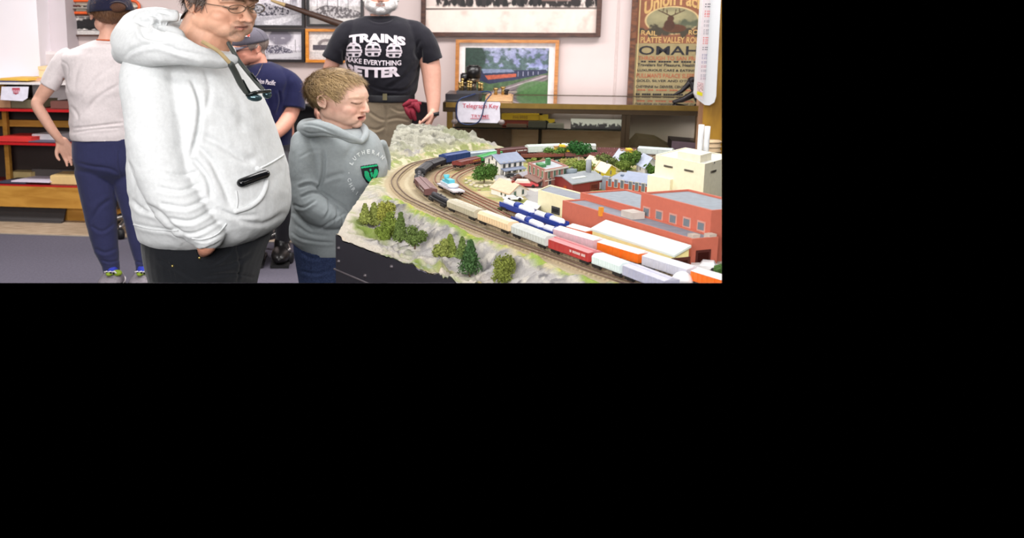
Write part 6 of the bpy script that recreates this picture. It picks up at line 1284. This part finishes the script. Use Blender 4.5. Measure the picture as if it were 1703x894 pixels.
T = Thing('smartphone', 'black smartphone sticking out of the front hoodie pocket', 'phone'); a = onto(399, 304, bv, .013); b_ = onto(432, 291.5, bv, .013); m = MB(); m.tube([a, b_+(b_-a)*.12], .0165, 14, flat=.9); T.part('body', m, M('phone_black', (16, 17, 20), .15))
T.done()
# ---------------------------------------------------------------- boy in the grey hoodie
YB_ = 4.85; T = Thing('person', 'boy with short blond hair in grey hoodie with a green shield', 'person')
hb = Head(563, 163, YB_, 61, 8, 0, .232, 1.03); b = MB(); MO = .028; add_head(b, hb, True, fat=-.005, mouth_open=MO)
chain(b, [(568, 240, 33, YB_), (564, 215, 26, YB_), (556, 180, 26, YB_+.02)]); rows(b, [(232, 520, 610, YB_, .10), (260, 505, 622, YB_, .12), (330, 505, 615, YB_, .13), (400, 505, 590, YB_, .13), (520, 512, 585, YB_, .12)])
chain(b, [(510, 252, 17, 4.80), (512, 320, 15, 4.78), (545, 360, 12, 4.74), (575, 366, 7, 4.72)])
V, Fo = bodymesh(b, .0036, 7); V = face_shape(V, hb, None, MO, True); sk = (232, 188, 166)
T.part('body', asmb(V, Fo, paint_face(V, hb, sk, (206, 122, 116), (236, 164, 148), (196, 164, 128), (112, 76, 60), mouth_open=MO, cheekk=.45, browk=.5)), skinmat())
def boymask(L):
    x, y, z = L.T; hl = np.interp(y, [-.5, -.40, -.34, -.24, -.17, -.11, -.04, .08, .14, .3, .5], [.97, .95, .92, .86, .74, .50, .56, .62, .34, .14, .06]); return z > hl+.025*np.sin(x*38+y*20)
T.part('hair', hair_mesh(V, Fo, hb, (116, 92, 64), (206, 176, 126), .035, 4600, .12, 5, (0, -.8, -.2), .0013, mask=boymask, lift=.24), haircol())
c = MB()
rows(c, [(212, 515, 606, YB_, .10), (222, 498, 624, YB_, .15), (236, 486, 634, YB_, .18), (255, 480, 640, YB_, .19), (275, 480, 645, YB_, .20), (296, 483, 640, YB_, .20), (320, 484, 618, YB_, .19), (355, 484, 606, YB_, .20), (380, 481, 602, YB_, .20), (393, 482, 600, YB_, .19), (405, 492, 598, YB_, .18), (416, 500, 596, YB_, .17)])
chain(c, [(503, 238, 21, 4.76), (506, 262, 26, 4.72), (508, 300, 26.5, 4.70), (510, 330, 26, 4.68), (528, 350, 25, 4.66), (548, 362, 19, 4.66), (566, 366, 14.5, 4.68), (580, 366, 11.5, 4.71)], seg=24)
chain(c, [(636, 240, 8, 4.92), (641, 262, 9, 4.95), (642, 285, 8, 4.95)], seg=14)
cr = [([(537, 248), (539, 275), (535, 300), (528, 316)], 3.5, .016), ([(529, 316), (550, 330), (575, 345), (585, 356)], 3, .010, .5), ([(535, 300), (555, 292), (575, 288)], 4, .008), ([(530, 313), (515, 306), (496, 312)], 3, .009), ([(533, 322), (518, 320), (500, 328)], 2.5, .007), ([(488, 340), (505, 345), (526, 332)], 2.5, .008),
      ([(545, 330), (548, 348), (538, 366)], 2.5, .008), ([(556, 338), (562, 352), (556, 372)], 2.5, .007), ([(530, 382), (545, 372), (560, 362), (578, 352)], 2.2, .006), ([(486, 352), (500, 366), (522, 384)], 3, .010), ([(484, 385), (500, 396), (530, 402), (556, 404)], 2.5, .006), ([(497, 262), (520, 250), (538, 252)], 3, .004), ([(590, 240), (575, 262), (570, 300)], 6, .005, .3), ([(490, 372), (515, 388), (550, 394)], 3, .006), ([(566, 354), (570, 366), (568, 378)], 1.8, .005)]
V, Fo = sculpt(c, .005, 3, cr, [(11, .004), (30, .0016)]); bb_ = bvh_of(V, Fo); m_gry = cloth('heather_grey_fleece', (160, 168, 170), .3); T.part('hoodie', asmb(V, Fo), m_gry)
hd = MB(); chain(hd, [(600, 236, 4, 4.66), (585, 231, 7, 4.64), (565, 222, 9, 4.64), (543, 215, 12, 4.65), (522, 214, 14, 4.69), (509, 216, 14, 4.78), (508, 211, 14, 4.88), (520, 207, 11, 4.98)], seg=18)
chain(hd, [(514, 212, 11, 4.72), (530, 207, 8, 4.72), (548, 213, 6, 4.69), (568, 224, 5, 4.66), (590, 234, 4, 4.65)], seg=14)
chain(hd, [(601, 236, 4, 4.66), (607, 228, 6, 4.70), (608, 218, 6.5, 4.76), (602, 210, 6, 4.84), (585, 208, 6, 4.95), (550, 206, 8, 5.0), (520, 207, 10, 4.98)], seg=14)
V, Fo = sculpt(hd, .0045, 3, [([(500, 216), (515, 222), (540, 222), (565, 230), (594, 237)], 2, .006), ([(504, 208), (520, 208), (540, 214), (560, 224)], 2, .008)], [(16, .003)]); T.part('hood', asmb(V, Fo), m_gry)
m = MB(); chain(m, [(588, 234, 6, 4.72), (591, 226, 7, 4.76), (592, 220, 5, 4.80)]); T.part('undershirt', m, cloth('black_tee', (26, 28, 34)))
# printed ring lettering and shield, tilted with the chest
RC = (613, 290); rx_, ry_ = 33, 38
def ringtxt(s, a0, a1, h_, mt, top):
    n = len(s)
    for i, ch in enumerate(s):
        if ch == ' ': continue
        a = R(a0+(a1-a0)*i/max(n-1, 1)); V2, F2 = (text2d(ch, 5.2, h_, .03, split=2.) if ch not in '.I' else text2d(ch, 1.8, 1.8 if ch == '.' else h_, .03))
        w2 = V2[:, 0].max()/2; V2 = V2-np.array([w2, h_/2]); ca, sa = math.cos(a), math.sin(a)
        def fn(v, ca=ca, sa=sa):
            r = 1+(v[1] if top else -v[1])/36.; t = (v[0]/36.)*(1 if top else -1)
            aa = math.atan2(sa, ca)-t; return (RC[0]+rx_*r*math.cos(aa), RC[1]-ry_*r*math.sin(aa))
        m = print_on(bb_, V2, F2, fn, .003)
        if m.f: T.part('lettering', m, mt)
m_wp = M('white_print', (232, 238, 238), .6)
ringtxt('LUTHERAN', 150, 48, 6.5, m_wp, True); ringtxt('CHRISTIAN', 193, 300, 6.5, m_wp, False); ringtxt('.', 176, 176, 2, m_wp, True)
def shp(pts, mt, off, lab=None, par=None, name='shield_print'):
    return T.part(name, patch(bb_, pts, off, .7), mt, parent=par, label=lab)
i = shp([(598.5, 276), (626, 271.8), (629, 278), (629.5, 285), (627, 293), (623, 301), (616, 308.5), (608, 302), (602.5, 293)], M('shield_black', (24, 28, 34), .6), .003, 'black and green double headed bird shield')
gr = M('shield_green', (26, 178, 122), .6); shp([(599, 277.6), (626, 273.2), (627, 276.4), (600, 280.6)], gr, .0055, None, i, 'shield_stripe')
for pts in ([(605, 284), (609, 283.5), (613, 287), (614, 293), (617, 298), (616.5, 303), (612, 301), (607, 296), (604.5, 290)], [(621, 282.5), (624, 280), (627, 283), (627.5, 288), (624.5, 293), (620, 297), (618, 292), (620, 287)], [(612.8, 280.5), (616.5, 280), (617, 283), (615, 285), (613, 284)], [(614, 286), (618, 285.4), (619, 291), (617, 296), (615, 291)]): shp(pts, gr, .0055, None, i, 'shield_bird')
# jeans
p = MB(); rows(p, [(392, 488, 596, YB_, .16), (410, 488, 594, YB_, .17), (440, 493, 592, YB_, .17), (475, 498, 592, YB_, .16), (520, 502, 588, YB_, .15)])
V, Fo = sculpt(p, .005, 2, [([(512, 408), (518, 425), (516, 470)], 1.5, .004), ([(500, 420), (520, 430), (550, 425)], 3, .006), ([(500, 450), (525, 455), (552, 448)], 3, .006), ([(515, 418), (524, 422), (524, 414)], 1.5, .005)], [(12, .004)]); T.part('jeans', asmb(V, Fo), M('denim_blue', (58, 70, 104), .9, .22, 150, bump=.4, bscale=500, spec=.1)); T.done()
# ---------------------------------------------------------------- teenager seen from behind
YT = 6.4; T = Thing('person', 'teenager seen from behind in white t shirt, navy cap and joggers', 'person')
ht = Head(184, 21, YT, 194, 4, 3, .232); b = MB(); add_head(b, ht)
chain(b, [(178, 84, 22, YT), (180, 60, 15, YT), (183, 35, 15, YT)]); rows(b, [(78, 140, 215, YT, .08), (110, 122, 226, YT, .12), (230, 128, 218, YT, .12), (275, 140, 218, YT, .10)])
chain(b, [(112, 104, 13, YT), (92, 128, 13.5, YT), (78, 147, 12.5, YT), (66, 164, 10.5, YT), (61, 174, 9.6, YT-.02), (70, 190, 9.8, YT-.02), (84, 212, 8.6, YT-.02), (97, 229, 7.2, YT-.01), (104, 237, 6.3, YT)], n=4)
wv = atY(103, 236, YT); hand(b, wv, (.45, .12, -1), (.1, -1, -.1), .155, .35, 1, sx=1.15)
chain(b, [(170, 290, 24, YT), (182, 400, 13, YT), (188, 462, 8, YT)]); chain(b, [(212, 300, 20, YT), (234, 400, 12, YT), (239, 462, 8, YT)])
V, Fo = bodymesh(b, .005, 3); V = face_shape(V, ht); T.part('body', asmb(V, Fo, paint_face(V, ht, (218, 168, 146))), skinmat())
T.part('hair', hair_mesh(V, Fo, ht, (96, 66, 46), (150, 108, 78), .035, 2600, .10, 6, (0, .2, -.9), .0014, lift=.2), haircol())
c = MB(); rows(c, [(67, 158, 200, YT, .07), (71, 146, 212, YT, .10), (78, 128, 226, YT, .14), (84, 116, 232, YT, .15), (92, 106, 236, YT, .17), (105, 105, 237, YT, .18), (130, 110, 235, YT, .19), (150, 111, 233, YT, .19), (175, 116, 230, YT, .18), (200, 116, 229, YT, .18), (213, 119, 230, YT, .18), (222, 118, 231, YT, .185), (231, 120, 231, YT, .18)], e=2.2)
chain(c, [(120, 92, 15, YT), (106, 102, 18, YT), (94, 120, 17.5, YT), (81, 144, 15.5, YT)], seg=20, caps='flat')
V, Fo = sculpt(c, .006, 2, [([(106, 128), (108, 140), (114, 155)], 2.5, .008), ([(150, 85), (130, 110), (122, 150)], 5, .007, .4), ([(175, 95), (165, 140), (150, 190)], 7, .006, .3), ([(120, 213), (140, 212), (175, 208), (207, 204)], 2.2, .010), ([(118, 222), (150, 216), (200, 212)], 2, .006), ([(190, 110), (160, 130), (130, 170)], 4, .004), ([(200, 140), (165, 160), (135, 195)], 4, .005), ([(118, 175), (130, 195), (122, 210)], 3, .006), ([(100, 100), (112, 110), (112, 130)], 2, .004)], [(7, .010), (18, .003)])
T.part('t_shirt', asmb(V, Fo), cloth('white_jersey', (226, 216, 216), .2)); tb_ = bvh_of(V, Fo)
T.part('necklace', tb([(161, 66, YT-.09), (170, 66.5, YT-.12), (180, 67, YT-.125), (190, 67, YT-.12), (197, 65, YT-.09)], .004), M('orange_cord', (206, 96, 50), .6))
p = MB(); rows(p, [(226, 121, 232, YT, .17), (245, 121, 233, YT, .16), (268, 123, 233, YT, .15), (284, 130, 230, YT, .125), (298, 142, 218, YT, .08), (310, 165, 205, YT, .03)])
chain(p, [(159, 285, 35, YT), (163, 320, 31, YT), (167, 355, 27.5, YT), (172, 390, 24, YT), (179, 420, 19, YT), (184, 438, 15.5, YT), (185, 448, 14.5, YT)], seg=24); chain(p, [(208, 285, 27, YT), (218, 330, 22, YT), (226, 370, 19, YT), (232, 410, 16, YT), (237, 436, 13, YT), (238, 448, 12.5, YT)], seg=22)
V, Fo = sculpt(p, .006, 2, [([(197, 250), (198, 275), (202, 295)], 2, .010), ([(128, 270), (150, 276), (180, 280), (198, 288)], 3, .007), ([(185, 330), (165, 345), (150, 372)], 4, .008), ([(150, 375), (170, 385), (192, 370)], 3, .007), ([(158, 412), (175, 420), (196, 412)], 3, .008), ([(168, 432), (184, 436), (200, 431)], 2, .007), ([(171, 446.5), (198, 446.5)], 1.2, .004), ([(222, 434), (238, 437), (252, 434)], 2, .006)], [(9, .006)])
T.part('joggers', asmb(V, Fo), cloth('navy_fleece', (54, 56, 92), .3))
m_cap = cloth('navy_cap_cloth', (36, 36, 58), .4); T.part('cap', cap_mesh(ht, .52, .52, .40, .50), m_cap); T.part('cap_brim', brim_mesh(ht, .54, .34, -.38, .4), m_cap)
m = MB(); m.ell((-.10, .50, .58), (.15, .06, .11), T=ht.W); T.part('cap_opening', m, M('hair_in_opening', (92, 58, 40), .8, .2, 200)); m = MB(); m.tube([(-.10+.17*math.cos(t), .52-.02*abs(math.cos(t)), .57+.14*math.sin(t)) for t in np.linspace(.1, math.pi-.1, 14)], .016, 8, T=ht.W); T.part('cap_strap', m, M('cap_strap', (70, 60, 66), .6))
for (px, py, wd, nm) in ((187, 461, 20, 0), (238, 462, 17, 1)):
    m = MB(); rows(m, [(450, px-10, px+11, YT-.02, .07), (456, px-16, px+15, YT-.03, .11), (464, px-21, px+17, YT-.05, .16), (474, px-23, px+18, YT-.06, .19), (477, px-22, px+17, YT-.06, .19)]); i = T.part('shoe', m, M('grey_knit', (150, 142, 150), .8, .15, 120))
    m = MB(); rows(m, [(470, px-23.5, px+18.5, YT-.06, .20), (477, px-23, px+18, YT-.06, .20)]); T.part('sole', m, M('pale_sole', (226, 220, 224), .6), parent=i)
    m = MB(); rows(m, [(440, px-9, px+10, YT, .045), (455, px-10, px+11, YT-.01, .06)]); T.part('sock', m, M('blue_sock', (52, 66, 190), .8))
    m = MB(); m.ell(atY(px+8, 453.5, YT-.075), (.028, .03, .018)); m.ell(atY(px-5, 455, YT-.115), (.02, .03, .012)); T.part('tongue', m, M('lime_green', (150, 176, 50), .6), parent=i)
    for k in range(5): a = atY(px-13+3.2*k, 452+1.2*(k % 2), YT-.11-.01*k); m = MB(); m.tube([a, a+np.array([.014, -.008, .005]), a+np.array([.02, -.0, -.006])], .0045, 6); T.part('lace', m, M('black_lace', (22, 22, 26), .7) if k % 2 else MATS['pale_sole'], parent=i)
T.done()
# ---------------------------------------------------------------- standing man in the black shirt
YM = 7.7; T = Thing('person', 'standing white bearded man in black TRAINS shirt and khaki trousers', 'person')
hs = Head(634, -8, YM, -3, -2, 0, .236); b = MB(); add_head(b, hs, fat=.02)
chain(b, [(631, 50, 22, YM), (632, 26, 16.5, YM), (633, 5, 16, YM+.02)]); rows(b, [(36, 592, 678, YM, .08), (70, 584, 690, YM, .13), (160, 612, 682, YM, .14), (250, 618, 672, YM, .13)])
chain(b, [(700, 62, 15, YM-.02), (712, 95, 17, YM-.04), (717, 118, 16.5, YM-.06), (719, 145, 14.5, YM-.09), (721, 170, 11.5, YM-.13), (720, 188, 9, YM-.16)], n=4); chain(b, [(566, 62, 14, YM-.02), (555, 98, 13, YM-.02), (545, 130, 12.5, YM-.02), (535, 165, 10.5, YM-.10), (530, 188, 8, YM-.18)], n=4)
hand(b, atY(719, 189, YM-.17), (-.25, -.3, -.75), (-.7, .2, .2), .165, 1.15, -1, sx=1.2); hand(b, atY(530, 189, YM-.18), (.1, -.5, -.8), (.8, .1, .1), .165, .8, 1, sx=1.2)
chain(b, [(630, 240, 30, YM), (625, 300, 24, YM), (622, 380, 16, YM), (620, 388, 12, YM)]); chain(b, [(668, 240, 26, YM), (664, 300, 22, YM), (662, 380, 15, YM), (662, 388, 12, YM)])
V, Fo = bodymesh(b, .0055, 3); V = face_shape(V, hs); T.part('body', asmb(V, Fo, paint_face(V, hs, (208, 156, 136), (196, 120, 112))), skinmat())
# beard
Lh = hs.L(V); x, y, z = Lh.T; bm_ = ((z < .33-.25*np.clip(np.abs(x)-.1, 0, 1)) | ((np.abs(z-.285) < .02) & (np.abs(x) < .12))) & (z > -.02) & (y < -.02) & ~((np.abs(x) < .085) & (np.abs(z-.235) < .028))
def bmask(L):
    x, y, z = L.T; return (z < np.interp(np.abs(x), [0, .1, .16, .22, .3], [.30, .29, .34, .42, .46])) & (z > -.03) & (y < .04) & ~((np.abs(x) < .085) & (np.abs(z-.232) < .030))
T.part('beard', hair_mesh(V, Fo, hs, (226, 222, 220), (250, 248, 246), .03, 2600, .10, 9, (0, -.3, -.9), .0016, mask=bmask, lift=.3), haircol())
c = MB(); rows(c, [(26, 606, 658, YM, .08), (31, 590, 676, YM, .10), (38, 582, 686, YM, .13), (50, 576, 694, YM, .15), (70, 572, 699, YM, .17), (100, 574, 699, YM, .18), (125, 584, 698, YM, .18), (148, 598, 694, YM, .18), (158, 606, 689, YM, .17)], e=2.3)
chain(c, [(670, 44, 13, YM), (690, 52, 18, YM-.02), (705, 70, 20, YM-.04), (719, 103, 19, YM-.05)], seg=22, caps='flat'); chain(c, [(600, 44, 13, YM), (580, 52, 18, YM-.02), (567, 70, 19, YM-.03), (552, 100, 18, YM-.03)], seg=22, caps='flat')
V, Fo = sculpt(c, .006, 2, [([(700, 80), (700, 100), (694, 120)], 2.5, .014), ([(571, 82), (572, 100), (580, 118)], 2.5, .014), ([(690, 105), (670, 130), (640, 148)], 4, .007), ([(697, 125), (680, 145), (660, 155)], 3, .007), ([(700, 65), (690, 85), (696, 100)], 3, .006), ([(610, 140), (640, 150), (680, 150)], 2.5, .006), ([(613, 30), (620, 35), (634, 37), (648, 34), (655, 28)], 1.6, .006)], [(8, .008), (20, .002)])
mb_ = bvh_of(V, Fo); T.part('t_shirt', asmb(V, Fo), cloth('black_jersey', (28, 27, 34), .25))
m_pr = M('shirt_print_white', (226, 214, 222), .7)
def arc(s, x0, x1, y0, y1, arch, bold, h0=None, split=5, sl=0):
    V2, F2 = text2d(s, x1-x0, y1-y0, bold, split=split); w_ = x1-x0
    def fn(v): t = v[0]/w_*2-1; return (x0+v[0], y1-v[1]*(1+0*t)-arch*(1-t*t)+sl*v[0])
    return print_on(mb_, V2, F2, fn, .004)
T.part('lettering', arc('TRAINS', 580.5, 674, 59, 73.5, 4.5, .05, sl=.035), m_pr, label='bold white TRAINS lettering'); T.part('lettering', arc('MAKE EVERYTHING', 575, 667, 93, 101.5, -3.2, .02, sl=.075), m_pr); T.part('lettering', arc('BETTER', 575, 665, 105, 122, -4.5, .055, sl=.05), m_pr)
for k, (x, y) in enumerate(((589, 84), (620.5, 83), (655, 85))):
    def hx(dx, dy): return (x+dx, y+dy)
    i = T.part('locomotive_print', patch(mb_, [hx(-14, 7), hx(-14.5, 0), hx(-11, -8), hx(-5, -13), hx(5, -13), hx(11, -8), hx(14, 0), hx(13, 7), hx(7, 12), hx(-7, 12)], .004, 1.4), m_pr)
    for q in ([(-11, -2), (-9, -7), (-2, -8), (-2, -3)], [(2, -3), (2, -8), (9, -7), (11, -2)], [(-12, 1), (12, 1), (11, 3), (-11, 3)], [(-9, 5), (-2, 5), (-2, 9), (-8, 9)], [(2, 5), (9, 5), (8, 9), (2, 9)], [(-2.5, -11), (2.5, -11), (2.5, -9.4), (-2.5, -9.4)], [(-13.5, -1), (-12, -1), (-12, 5), (-13.5, 5)]): T.part('print_detail', patch(mb_, [hx(*v) for v in q], .0075, .8), MATS['black_jersey'], parent=i)
p = MB(); rows(p, [(156, 604, 690, YM, .15), (166, 604, 688, YM, .165), (185, 602, 688, YM, .17), (210, 600, 686, YM, .17), (240, 598, 680, YM, .165), (262, 598, 678, YM, .15)]); chain(p, [(622, 255, 25, YM), (622, 300, 23, YM), (621, 350, 20, YM), (620, 384, 18, YM)]); chain(p, [(659, 255, 24, YM), (661, 300, 22, YM), (662, 350, 20, YM), (662, 384, 18, YM)])
V, Fo = sculpt(p, .007, 2, [([(640, 168), (642, 190), (640, 225)], 2, .008), ([(650, 178), (665, 185), (684, 182)], 2.2, .008), ([(612, 185), (628, 196), (640, 200)], 2.5, .009), ([(642, 200), (660, 196), (682, 200)], 2.5, .008), ([(610, 212), (625, 216), (640, 210)], 2.5, .008)], [(9, .006)]); pm = bvh_of(V, Fo); T.part('trousers', asmb(V, Fo), cloth('khaki_twill', (136, 122, 102), .3))
m = MB(); rows(m, [(155, 604, 690, YM, .168), (156.5, 603, 690, YM, .178), (166, 603, 690, YM, .18), (167, 604, 689, YM, .168)]); i = T.part('belt', m, M('black_webbing', (26, 26, 32), .6)); q = onto(640, 161, bvh_of(*[(lambda a: a)(np.vstack(m.v)), m.f]), .0); m = MB(); m.box(q+np.array([0, -.008, 0]), (.014, .012, .02)); T.part('buckle', m, M('dull_brass', (120, 112, 84), .4, metal=.5), parent=i)
m = MB(); q = atY(720, 189.5, YM-.17); m.tube([q+np.array([.002, .0, -.012]), q+np.array([0, 0, .012])], [.040, .041], 18, 'flat'); T.part('watch_strap', m, M('black_rubber', (34, 32, 34), .5))
for f_ in ('shoe', 'shoe'): pass
for px in (620, 662): m = MB(); a = atY(px, 385, YM); m.ell((a[0], YM-.10, .045), (.055, .17, .045)); T.part('shoe', m, M('black_leather', (24, 22, 22), .35))
T.done()
m = MB()
for k, (x0, y0, x1, y1) in enumerate([(672, 175, 692, 168), (675, 180, 698, 172), (674, 178, 684, 196), (682, 176, 690, 198), (690, 172, 696, 184)]): a, b_ = atY(x0, y0, YM-.19), atY(x1, y1, YM-.19-.01*k); m.tube([a, (a+b_)/2+np.array([0, -.015, .008]), b_], [.012, .022, .012], 8)
solo('bandana', m, M('red_paisley', (140, 24, 48), .8, .3, 120), 'dark red patterned cloth tucked at the hip of the man in khaki trousers', 'cloth')
m = MB(); a = atY(700, 188, YM-.02); m.box(a, (.052, .05, .075), rotm(0, R(10), R(12))); m.box(a+np.array([-.055, 0, -.0]), (.006, .045, .07), rotm(0, R(10), R(12))); solo('pouch', m, M('black_nylon', (28, 26, 32), .5), 'black pouch between the khaki trousers and the bare forearm', 'bag')
# ---------------------------------------------------------------- seated man
YS = 7.35; T = Thing('person', 'seated man in grey cap, glasses and navy t shirt behind the hoodie man', 'person')
hq = Head(413, 79, YS, -58, 12, 0, .228); b = MB(); add_head(b, hq, fat=.03)
chain(b, [(432, 125, 22, YS), (430, 108, 16, YS), (424, 85, 15, YS)]); rows(b, [(112, 408, 470, YS, .08), (140, 404, 484, YS, .13), (235, 410, 490, YS, .14), (270, 405, 490, YS-.02, .15)])
chain(b, [(478, 140, 14, YS-.04), (486, 170, 15, YS-.06), (482, 190, 14, YS-.10), (472, 208, 12.5, YS-.18), (458, 222, 10.5, YS-.26), (448, 230, 8, YS-.30)], n=4); hand(b, atY(447, 231, YS-.31), (-1, -.4, -.3), (0, 0, -1), .16, .5, 1, sx=1.2)
for dx in (-22, 20):
    chain(b, [(448+dx, 268, 20, YS-.05), (450+dx, 282, 19, YS-.30), (452+dx, 292, 17, YS-.48)]); chain(b, [(452+dx, 294, 16, YS-.48), (452+dx, 350, 12, YS-.30), (452+dx, 400, 9, YS-.16)])
V, Fo = bodymesh(b, .0055, 3); V = face_shape(V, hq); T.part('body', asmb(V, Fo, paint_face(V, hq, (214, 150, 128), (196, 116, 104), (226, 136, 116), cheekk=.5)), skinmat())
T.part('hair', hair_mesh(V, Fo, hq, (120, 104, 96), (180, 168, 160), .008, 400, .04, 9, (0, .2, -.9), .0014, lift=.2), haircol())
c = MB(); rows(c, [(103, 428, 452, YS, .07), (108, 412, 464, YS, .10), (116, 402, 478, YS, .13), (130, 397, 488, YS, .16), (150, 396, 492, YS, .17), (180, 398, 488, YS, .18), (220, 400, 488, YS, .19), (248, 402, 488, YS, .19)], e=2.2); chain(c, [(460, 122, 14, YS-.02), (478, 134, 18, YS-.04), (487, 152, 21, YS-.05), (486, 181, 22, YS-.08)], seg=22, caps='flat')
V, Fo = sculpt(c, .006, 2, [([(464, 150), (466, 170), (460, 190)], 2.5, .012), ([(440, 150), (448, 175), (440, 205)], 4, .008), ([(485, 120), (478, 140), (470, 160)], 4, .006)], [(8, .006)]); sb = bvh_of(V, Fo); T.part('t_shirt', asmb(V, Fo), cloth('navy_jersey', (28, 30, 66), .25))
V2, F2 = text2d('Union Pacific', 34, 8, .02, .35, split=3.); m = print_on(sb, V2, F2, lambda v: (424+v[0], 138-v[1]+.12*v[0]), .004); T.part('lettering', m, m_pr)
T.part('necklace', tb([(438, 104, YS-.06), (433, 114, YS-.16), (428, 124, YS-.19), (420, 132, YS-.20)], .0022), M('chain_grey', (110, 100, 100), .4, metal=.6))
p = MB(); rows(p, [(236, 402, 488, YS, .19), (262, 402, 490, YS-.03, .2), (284, 404, 492, YS-.05, .2)])
for dx in (-22, 20): chain(p, [(448+dx, 266, 23, YS-.05), (450+dx, 280, 22, YS-.30), (452+dx, 291, 20, YS-.48)]); chain(p, [(452+dx, 292, 20, YS-.48), (452+dx, 345, 16, YS-.32), (452+dx, 392, 14, YS-.18)])
V, Fo = sculpt(p, .007, 2, [], [(9, .006)]); T.part('trousers', asmb(V, Fo), cloth('charcoal_twill', (40, 38, 44), .3))
for dx in (-22, 20):
    m = MB(); a = atY(449+dx, 400, YS-.16); m.ell((a[0], a[1]-.10, .055), (.062, .19, .05)); m.ell((a[0], a[1], .09), (.052, .075, .08)); i = T.part('boot', m, M('black_leather', (24, 22, 22), .35)); m = MB(); m.box((a[0], a[1]-.08, .010), (.058, .19, .010)); T.part('sole', m, M('boot_sole', (14, 13, 14), .6), parent=i)
m_gc = cloth('grey_cap_cloth', (92, 88, 98), .3); T.part('cap', cap_mesh(hq, .63, .40, .36, .44), m_gc); T.part('cap_brim', brim_mesh(hq, .645, .30, -.36, .30, .05), m_gc)
cv = cap_mesh(hq, .63, .40, .36, .44); cb2 = bvh_of(np.vstack(cv.v), cv.f)
for pts, mt in (([(399, 55), (402, 52), (406, 54), (406, 62), (400, 63)], M('badge_blue', (120, 120, 196), .5)), ([(408, 60), (409, 56), (412, 55), (416, 57), (416, 62), (409, 61.5)], M('badge_red', (190, 70, 50), .5)), ([(408, 58.5), (411, 58.5), (411, 61), (416, 61), (416, 62.6), (408, 62)], M('badge_white', (240, 230, 226), .5))):
    T.part('badge', patch(cb2, pts, .006 if mt.name != 'badge_white' else .009, .8), mt)
specs(T, hq, M('dark_wire', (70, 44, 44), .4), glass('spectacle_lens', (246, 248, 246), -.035, .15), r=.007); T.done()
# chair of the seated man, chair behind the teenager
def office_chair(px, py_seat, Y, yaw, lb, back=True, zs_=.52, w=.30, bh=.42):
    a = atY(px, py_seat, Y); T = Thing('office_chair', lb, 'chair', 'black office chairs'); x, y = a[0], a[1]; rt = rotm(0, 0, R(yaw)); TT = lambda V: np.asarray(V) @ rt.T+np.array([x, y, 0]); blk = M('chair_black', (22, 21, 24), .6); ch = M('chair_chrome', (150, 146, 144), .25, metal=.9)
    m = MB(); m.ell((0, 0, zs_-.04), (w, w*.95, .045), T=TT); T.part('seat', m, blk)
    if back:
        m = MB(); rr = []
        for z in np.linspace(zs_+.12, zs_+bh, 12):
            t = (z-zs_-.12)/(bh-.12); ww = w*(.75+.35*math.sin(t*math.pi))*(1 if t < .9 else .7); q = [(-ww, w*.95), (-ww*.5, w*1.12), (ww*.5, w*1.12), (ww, w*.95), (ww, w*.85), (ww*.5, w*1.02), (-ww*.5, w*1.02), (-ww, w*.85)]; rr.append(np.array([(a_, b_, z) for a_, b_ in q]))
        m.loft(rr, T=TT); T.part('backrest', m, blk); m = MB(); m.tube([(0, w*.3, zs_-.07), (0, w*1.1, zs_-.03), (0, w*1.08, zs_+.25)], .022, 8, T=TT); T.part('back_support', m, blk)
    m = MB(); m.cyl((0, 0, .12), (0, 0, zs_-.06), .03, T=TT); T.part('gas_column', m, ch)
    for k in range(5):
        t = 2*math.pi*k/5+.3; m = MB(); m.tube([(0, 0, .13), (w*1.05*math.cos(t), w*1.05*math.sin(t), .085)], [.028, .018], 8, T=TT); i = T.part('base_leg', m, ch); m = MB(); c0 = (w*1.05*math.cos(t), w*1.05*math.sin(t), .036); m.cyl((c0[0]-.02, c0[1], c0[2]), (c0[0]+.02, c0[1], c0[2]), .036, T=TT); T.part('caster', m, blk, parent=i)
    T.done()
office_chair(462, 260, YS+.02, -20, 'black office chair carrying the seated man in the navy t shirt', zs_=.585, w=.30, bh=.37)
office_chair(214, 300, 8.05, 30, 'dark office chair on casters seen between the legs of the teenager', zs_=.42, w=.22)
